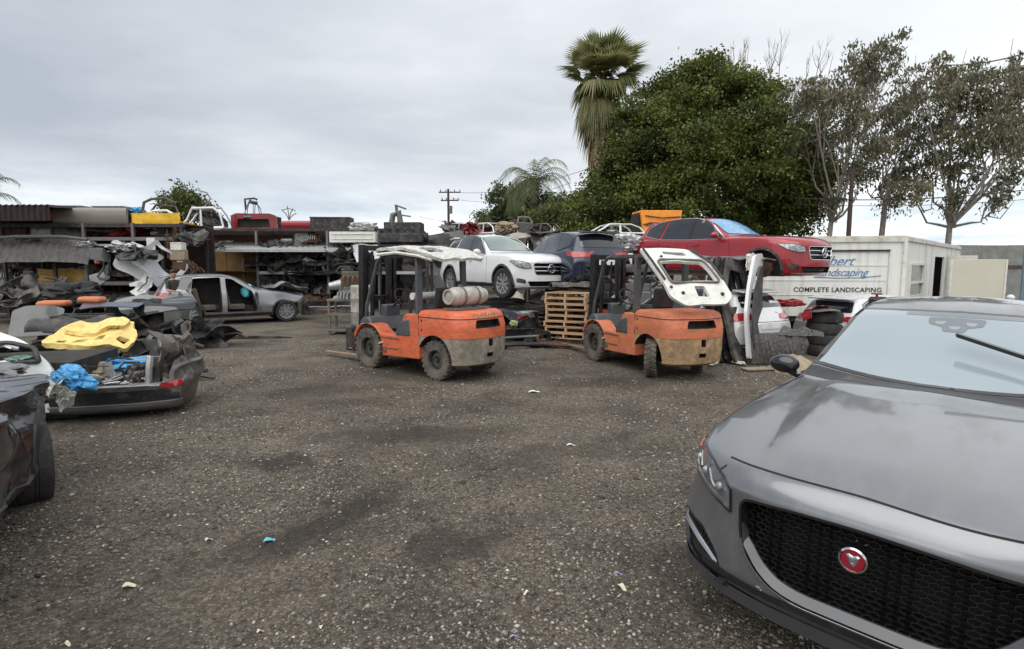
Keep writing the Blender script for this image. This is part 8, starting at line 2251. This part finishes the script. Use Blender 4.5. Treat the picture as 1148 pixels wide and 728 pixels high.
def guard_cover():
 a = R(140); lx, ly = FL1
 t = thing('dented_panel', 'crinkled dirty white tailgate skin lying over the first forklift roof', 'car panel', (lx, ly, 0), a, sc=1.015)
 w = crump(.035, 3.0, 3)
 def fn(u, v):   # u along forklift x (front .0 -> back), v across
  x = -.30-u; z = 2.10
  d = max(0, u-.85); z -= .22*d*d+.08*d
  x += .15*d*d
  z += .05*math.cos(v*2.2)+(.03 if u < .1 else 0)-max(0, .12-u)*.9
  return w(Vector((x, v, z)))+nzv((u, v, 0), 7, 4)*.014
 out = round_poly([(0, -.60), (1.0, -.66), (1.55, -.62), (1.68, -.3), (1.68, .3), (1.55, .62), (1.0, .66), (0, .60)], .12)
 sheet(out, [round_poly([(1.02, .16), (1.36, .16), (1.36, .50), (1.02, .50)], .04)], fn, .055, .05).build('panel', M['white_sheet'], t, smooth=35)
 b = MB();
 for s in (-1, 1): b.tube([fn(.05, s*.58)+Vector((0, 0, -.04)), fn(.6, s*.62)+Vector((0, 0, -.03)), fn(1.2, s*.63)+Vector((0, 0, -.03)), fn(1.5, s*.58)+Vector((0, 0, -.03))], .03, 6)
 b.build('rim', M['white_panel'], t)
 b = MB(); b.cyl((-1.05, .42, 1.33), (-1.05, -.30, 1.33), .062, 16); o = b.build('white_tube', M['white_tube'], None); o.parent = None
 t2 = thing('pipe', 'white plastic pipe lying across the first forklift behind its seat', 'pipe', (lx, ly, 0), a, sc=1.015); o.parent = t2
def box_trailer():
 c = Vector((10.9, 15.5, 0)); H = 2.68; zb = .45
 dl = Vector((-.985, .17, 0)).normalized()
 e = Vector((1, 1, 0)); Lr = 11.1; dr = e.normalized()
 t = thing('box_trailer', 'white box trailer with a painted landscaping sign, side window and open door', 'trailer', c)
 t.rotation_euler = (0, 0, 0)
 Wd = 5.2
 def fr(px, Yface='L'): pass
 def wall(name, o, d, L, z0, z1, thick, mt, holes=(), out=None):
  m = MB(); n = Vector((d.y, -d.x, 0))
  if out is not None and n.dot(out) < 0: n = -n
  sheet([(0, z0), (L, z0), (L, z1), (0, z1)], list(holes), lambda u, v: o+d*u+Vector((0, 0, v)), .6, thick, m)
  return m, n
 back = dl*Wd+dr*Lr
 door_h = [(5.15, .55), (7.2, .55), (7.2, 2.22), (5.15, 2.22)]
 win_h = [(.90, .98), (3.0, .98), (3.0, 1.95), (.90, 1.95)]
 m, nR = wall('w', Vector((0, 0, 0)), dr, Lr, zb, H, .06, None, (door_h, win_h)); m.build('side_wall', M['white_wall'], t, smooth=0)
 m, nL = wall('w', Vector((.01, .06, 0)), dl, Wd, zb, H, .06, None); m.build('sign_wall', M['white_wall'], t, smooth=0)
 m, _ = wall('w', dr*Lr, dl, Wd, zb, H, .06, None); m.build('end_wall', M['white_wall'], t, smooth=0)
 m, _ = wall('w', dl*Wd, dr, Lr, zb, H, .06, None); m.build('far_wall', M['white_wall'], t, smooth=0)
 m = MB(); m.add([p+Vector((0, 0, z)) for z in (H, H+.05) for p in (Vector((0, 0, 0)), dr*Lr, dr*Lr+dl*Wd, dl*Wd)], [(0, 1, 2, 3), (7, 6, 5, 4), (0, 4, 5, 1), (1, 5, 6, 2), (2, 6, 7, 3), (3, 7, 4, 0)]); m.build('roof', M['rusty_white'], t)
 m = MB(); m.add([p+Vector((0, 0, z)) for z in (.30, zb) for p in (dl*.1+dr*.1, dr*(Lr-.1)+dl*.1, dr*(Lr-.1)+dl*(Wd-.1), dl*(Wd-.1)+dr*.1)], [(0, 1, 2, 3), (7, 6, 5, 4), (0, 4, 5, 1), (1, 5, 6, 2), (2, 6, 7, 3), (3, 7, 4, 0)]); m.build('floor_frame', M['dark_steel'], t)
 for u in (.8, Lr-.8):
  for q in (.6, Wd-.6): m = MB(); p = dr*u+dl*q; m.box((p.x, p.y, .15), (.3, .3, .30)); m.build('support_block', M['concrete'], t)
 nL = Vector((-.17, -.985, 0)); nR = Vector((dr.y, -dr.x, 0))
 if nR.dot(Vector((1, -1, 0))) < 0: nR = -nR
 m = MB(); m.beam(dl*0+nL*.03+Vector((0, 0, zb)), nL*.03+Vector((0, 0, H)), .09, .09, up=(1, 0, 0)); m.build('corner_post', M['white_panel'], t)
 m = MB(); m.beam(nL*.035+Vector((0, 0, H-.06)), dl*Wd+nL*.035+Vector((0, 0, H-.06)), .04, .12); m.beam(nR*.035+Vector((0, 0, H-.04)), dr*Lr+nR*.035+Vector((0, 0, H-.04)), .04, .10); m.build('top_rail', M['rusty_white'], t)
 m = MB(); m.beam(dl*.35+nL*.03+Vector((0, 0, H-.36)), dl*Wd+nL*.03+Vector((0, 0, H-.36)), .04, .05); m.build('shutter_rail', M['dark_steel'], t)
 m = MB(); m.beam(dl*.35+nL*.03+Vector((0, 0, zb)), dl*.35+nL*.03+Vector((0, 0, H-.36)), .05, .05, up=(1, 0, 0));
 for k in range(1, 4): m.beam(dl*.40+nL*.01+Vector((0, 0, H-.36-.42*k)), dl*Wd+nL*.01+Vector((0, 0, H-.36-.42*k)), .012, .012)
 m.build('shutter_joint', M['white_panel'], t)
 for k in range(1, 10):
  if k not in (1, 2, 5, 6): m = MB(); m.beam(dr*(1.1*k)+nR*.006+Vector((0, 0, zb)), dr*(1.1*k)+nR*.006+Vector((0, 0, H-.1)), .03, .012, up=(1, 0, 0)); m.build('panel_joint', M['white_panel'], t)
 def onR(u, v, d=0): return dr*u+nR*d+Vector((0, 0, v))
 wf = MB()
 for a, b in (((.9, .98), (3.0, .98)), ((3.0, .98), (3.0, 1.95)), ((3.0, 1.95), (.9, 1.95)), ((.9, 1.95), (.9, .98)), ((.9, 1.40), (3.0, 1.40))):
  wf.beam(onR(*a, .02), onR(*b, .02), .07, .07, up=tuple(nR))
 wo = wf.build('window', M['white_panel'], t)
 m = MB(); m.add([onR(.9, .98, -.02), onR(3.0, .98, -.02), onR(3.0, 1.95, -.02), onR(.9, 1.95, -.02), onR(.9, .98, -.03), onR(3.0, .98, -.03), onR(3.0, 1.95, -.03), onR(.9, 1.95, -.03)], [(0, 1, 2, 3), (7, 6, 5, 4), (0, 4, 5, 1), (1, 5, 6, 2), (2, 6, 7, 3), (3, 7, 4, 0)]); m.build('pane', M['glass_green'], wo)
 m = MB(); q0 = onR(7.2, 0, .05); dd = (nR*.9+dr*-.25).normalized()
 m.add([q0+Vector((0, 0, .6)), q0+dd*.95+Vector((0, 0, .6)), q0+dd*.95+Vector((0, 0, 2.28)), q0+Vector((0, 0, 2.28))]+[p+dr*.04 for p in (q0+Vector((0, 0, .6)), q0+dd*.95+Vector((0, 0, .6)), q0+dd*.95+Vector((0, 0, 2.28)), q0+Vector((0, 0, 2.28)))], [(0, 1, 2, 3), (7, 6, 5, 4), (0, 4, 5, 1), (1, 5, 6, 2), (2, 6, 7, 3), (3, 7, 4, 0)])
 m.build('door', M['white_panel'], t)
 ang = math.atan2(-dl.y, -dl.x)
 def sign(txt, size, u, z, mt, **kw):
  vs, fs = text_mesh(txt, size, .004, **kw)
  m = MB(); o = dl*u+nL*.008
  m.add([tuple(o+(-dl)*x+nL*z_+Vector((0, 0, z+y))) for x, y, z_ in vs], fs)
  return m.build('lettering', M[mt], t, smooth=0)
 sign('Albert', .40, 1.78, 2.02, 'blue_letters', shear=.45, align='CENTER', spacing=.95)
 sign('Landscaping', .31, 1.60, 1.70, 'blue_letters', shear=.45, align='CENTER', spacing=.92)
 m = MB(); P = [dl*u+nL*.01+Vector((0, 0, z)) for u, z in ((.55, 1.62), (1.1, 1.56), (1.7, 1.55), (2.3, 1.58))]; m.tube(P, .010, 5); m.build('lettering', M['blue_letters'], t)
 sign('COMPLETE LANDSCAPING', .185, 1.66, 1.21, 'black_letters', bold=True, spacing=1.06)
 sign('SERVICE', .17, 1.60, .96, 'red_letters', bold=True, spacing=1.08)
 p0, p1 = at(1064, 334, 16.2), at(1123, 334, 16.2)
 t = thing('cream_panel', 'large plain cream door panel standing right of the white box trailer', 'panel', (0, 0, 0))
 t.location = ((p0.x+p1.x)/2, 16.2, 0); zt = at(1090, 291, 16.2).z
 m = MB(); m.box((0, 0, zt/2), (p1.x-p0.x, .06, zt)); m.build('panel', M['cream_panel'], t, bevel=.008)
 for s in (-1, 1): m = MB(); m.box((s*((p1.x-p0.x)/2+.03), 0, zt/2), (.05, .09, zt)); m.build('edge_trim', M['white_panel'], t)
 t = thing('concrete_wall', 'long weathered grey boundary wall at the far right edge', 'wall', at(1060, 300, 25.5)); t.location.z = 0
 zt = at(1100, 275, 25.5).z
 m = MB()
 for i in range(9): m.box((.9+1.3*i, 0, zt/2-.01*(i % 2)), (1.31, .12, zt)) if i%2 else m.box((.9+1.3*i, .01, zt/2), (1.31, .12, zt))
 m.build('wall_panels', M['concrete'], t)
 m = MB(); m.beam((-.5, -.08, zt*.66), (14, -.08, zt*.66), .05, .12); m.build('rail', M['rust'], t)
 p = at(1150, 340, 17.5); t = thing('blue_sheet', 'blue grey sheet metal screen at the far right picture edge', 'screen', (p.x+.2, 17.5, 0)); zt = at(1140, 278, 17.5).z
 m = MB(); m.box((.3, 0, zt/2), (1.4, .05, zt)); m.build('sheet', M['blue_sheet'], t)
 t = thing('security_lamp', 'small white lamp head at the foot of the grey wall', 'lamp', at(1133, 333, 17.0)); t.location.z = 0
 z1 = at(1133, 331, 17.0).z
 m = MB(); m.cyl((0, 0, 0), (0, 0, z1-.15), .03, 8); m.build('post', M['grey_steel'], t)
 m = MB(); m.ico((0, 0, z1-.08), .11, 2, (1, 1, .9)); m.build('lamp_head', M['label_white'], t)
def puddle():
 p = atg(262, 379); q = [(p.x+1.25*math.cos(a)*(1+.25*math.sin(3*a+1)), p.y+.32*math.sin(a)*(1+.3*math.sin(2*a))) for a in np.linspace(0, 2*PI, 40, endpoint=False)]
 m = MB(); m.add([(x, y, .014) for x, y in q]+[(p.x, p.y, .014)], [(i, (i+1) % 40, 40) for i in range(40)]); tag(m.build('puddle', mat('muddy_water', (.05, .036, .024), .08, spec=.6), None), kind='structure')
def yard_wall():
 t = thing('boundary_wall', 'plain grey block wall closing the yard behind the long racks', 'wall', (-20, 30, 0))
 b = MB(); b.box((-2, 0, 1.25), (54, .2, 2.5)); b.build('back_wall', M['concrete'], t)
 b = MB(); b.box((-29.1, -14, 1.25), (.2, 28, 2.5)); b.build('side_wall', M['concrete'], t)
def litter():
 rs = random.Random(4)
 def flake(name, label, cat, x, y, L, W, m, rz=0, curl=.3):
  t = thing(name, label, cat, (x, y, ground_z(x, y)+.008), R(rz))
  b = MB(); b.grid(lambda u, v: Vector(((u-.5)*L, (v-.5)*W*math.sin(PI*(u*.9+.05))**.5, curl*W*(abs(v-.5)*1.5)+.01*math.sin(u*5)))+nzv((u*2, v*2, x), 2, 3)*W*.15, 8, 6, .002); b.build('scrap', M[m], t, smooth=60)
 p = atg(302, 604); flake('plastic_scrap', 'small bright turquoise plastic scrap on the open gravel', 'litter', p.x, p.y, .075, .045, 'cyan_plastic', 40)
 p = atg(145, 656); flake('dry_leaf', 'large pale cream dry leaf on the gravel, bottom left', 'leaf', p.x, p.y, .07, .045, 'leaf_pale', 30)
 p = atg(234, 603); flake('dry_leaf', 'pale cream dry leaf on the gravel, left of the turquoise scrap', 'leaf', p.x, p.y, .05, .03, 'leaf_pale', 60)
 p = atg(697, 660); flake('dry_leaf', 'pale folded dry leaf on the gravel just left of the near grey car', 'leaf', p.x, p.y, .06, .03, 'leaf_pale', -50)
 p = atg(693, 644); flake('plastic_scrap', 'thin lilac plastic strip on the gravel above the folded dry leaf', 'litter', p.x, p.y, .06, .012, 'lilac', 5)
 p = atg(577, 715); flake('plastic_scrap', 'thin lilac plastic strip on the gravel at the bottom centre', 'litter', p.x, p.y, .05, .012, 'lilac', 20)
 p = atg(640, 500); flake('paper_scrap', 'white flat paper scrap on the gravel in front of the second forklift', 'litter', p.x, p.y, .10, .03, 'label_white', 15)
 p = atg(599, 440); flake('paper_scrap', 'pale crumpled paper scrap on the gravel between the two forklifts', 'litter', p.x, p.y, .17, .07, 'white_panel', 15)
 for i, (px, py, w_) in enumerate(((75, 720, 'near the bottom left corner'), (292, 705, 'right of the bottom left corner'), (360, 700, 'low left of centre'), (760, 590, 'near the grey car headlamp'), (590, 665, 'low right of centre'))):
  p = atg(px, py); flake('dry_leaf', 'small pale leaf flake on the gravel %s' % w_, 'leaf', p.x, p.y, .035, .02, 'leaf_pale', i*50)
FL1 = (-2.28, 10.62)
FL2 = (2.18, 11.20)
def build_all():
 M['drum_dirty'] = mat('dirty_plastic_drum', (.36, .35, .31), .6, dirt=(.14, .12, .09), dirt_amt=.45, dscale=5)
 M['cart_olive'] = mat('olive_cart_paint', (.15, .145, .11), .7, dirt=(.1, .08, .06), dirt_amt=.4)
 M['rust_dark'] = mat('dark_rusty_sheet', (.036, .022, .018), .85, .1, var=.4, vscale=5, dirt=(.02, .014, .012), dirt_amt=.4, bump=.3)
 M['plastic_grey_dust'] = mat('dust_caked_liner', (.085, .082, .076), .75, dirt=(.20, .185, .165), dirt_amt=.42, bump=.4, dscale=9)
 M['grey_dark'] = mat('dark_grey_car_paint', (.07, .072, .075), .4, .3, .5, dirt=DUST, dirt_amt=.2)
 M['navy_grey'] = mat('blue_grey_car_paint', (.09, .10, .135), .35, .3, .5, dirt=DUST, dirt_amt=.2)
 M['grey_green'] = mat('grey_green_car_paint', (.14, .155, .155), .35, .3, .5, dirt=DUST, dirt_amt=.22)
 M['olive'] = mat('olive_engine_paint', (.10, .10, .065), .6, dirt=(.05, .04, .03), dirt_amt=.35)
 M['plywood_yellow'] = mat('ochre_tarpaulin', (.36, .22, .05), .8, dirt=(.12, .08, .04), dirt_amt=.3, bump=.4)
 M['tan_dark'] = mat('brown_seat_cloth', (.10, .082, .066), .85, dirt=(.2, .17, .14), dirt_amt=.3, bump=.3)
 M['bronze_bare'] = mat('scratched_bare_steel', (.20, .175, .155), .5, .5, dirt=(.09, .07, .06), dirt_amt=.42, bump=.5, bscale=12)
 M['film_grey'] = mat('clear_dusty_film', (.10, .10, .095), .2, .0, .7, .5, 9, dirt=(.33, .32, .29), dirt_amt=.3, bump=1, bscale=8)
 M['glass_smoke'] = mat('smoked_glass', (.03, .034, .036), .05, 0, .6, .4, 2, spec=.8)
 M['glass_green'] = mat('window_pane', (.16, .20, .19), .1, 0, .5, .3, 2, spec=.8)
 M['hiviz_dull'] = mat('pale_lime_plastic', (.34, .42, .2), .6)
 M['lilac'] = mat('lilac_plastic', (.34, .28, .55), .5)
 M['leaf_pale'] = mat('pale_dry_leaf', (.62, .56, .42), .7, var=.15, vscale=20)
 M['rusty_white'] = mat('rust_streaked_white_rail', (.58, .56, .50), .6, dirt=(.25, .15, .09), dirt_amt=.35, dscale=4)
 m, nt, nodes, links, b = new_mat('red_brick')
 tc = nodes.new('ShaderNodeTexCoord'); mp = nodes.new('ShaderNodeMapping'); mp.inputs['Rotation'].default_value = (PI/2, 0, 0); links.new(tc.outputs['Object'], mp.inputs['Vector'])
 br = nodes.new('ShaderNodeTexBrick'); br.inputs['Scale'].default_value = 2.4; br.inputs['Color1'].default_value = (.28, .12, .085, 1); br.inputs['Color2'].default_value = (.20, .085, .06, 1); br.inputs['Mortar'].default_value = (.25, .22, .19, 1); links.new(mp.outputs[0], br.inputs['Vector']); links.new(br.outputs['Color'], b.inputs['Base Color']); b.inputs['Roughness'].default_value = .9
 M['brickwork'] = m
 build_ground(); build_gravel()
 make_hero()
 make_forklift('orange forklift with forks lowered to the left and a white gas tank', (FL1[0], FL1[1], 0), R(140), sc=1.015, mast_h=2.25, guard_h=2.02)
 make_forklift('faded orange forklift with a tan counterweight and turned rear wheel', (FL2[0], FL2[1], 0), R(112), weight='fl_tan', upper='fl_orange_faded', mast_h=2.12, steer=R(-42), letters=False, tank=False)
 guard_cover(); liftgate(); pallet_stack(); centre_stack(); right_stack(); box_trailer()
 racks(); rack_contents(); silver_wreck(); left_foreground(); make_man(); litter(); far_things(); yard_wall(); puddle()
 build_camera_light()
build_all()
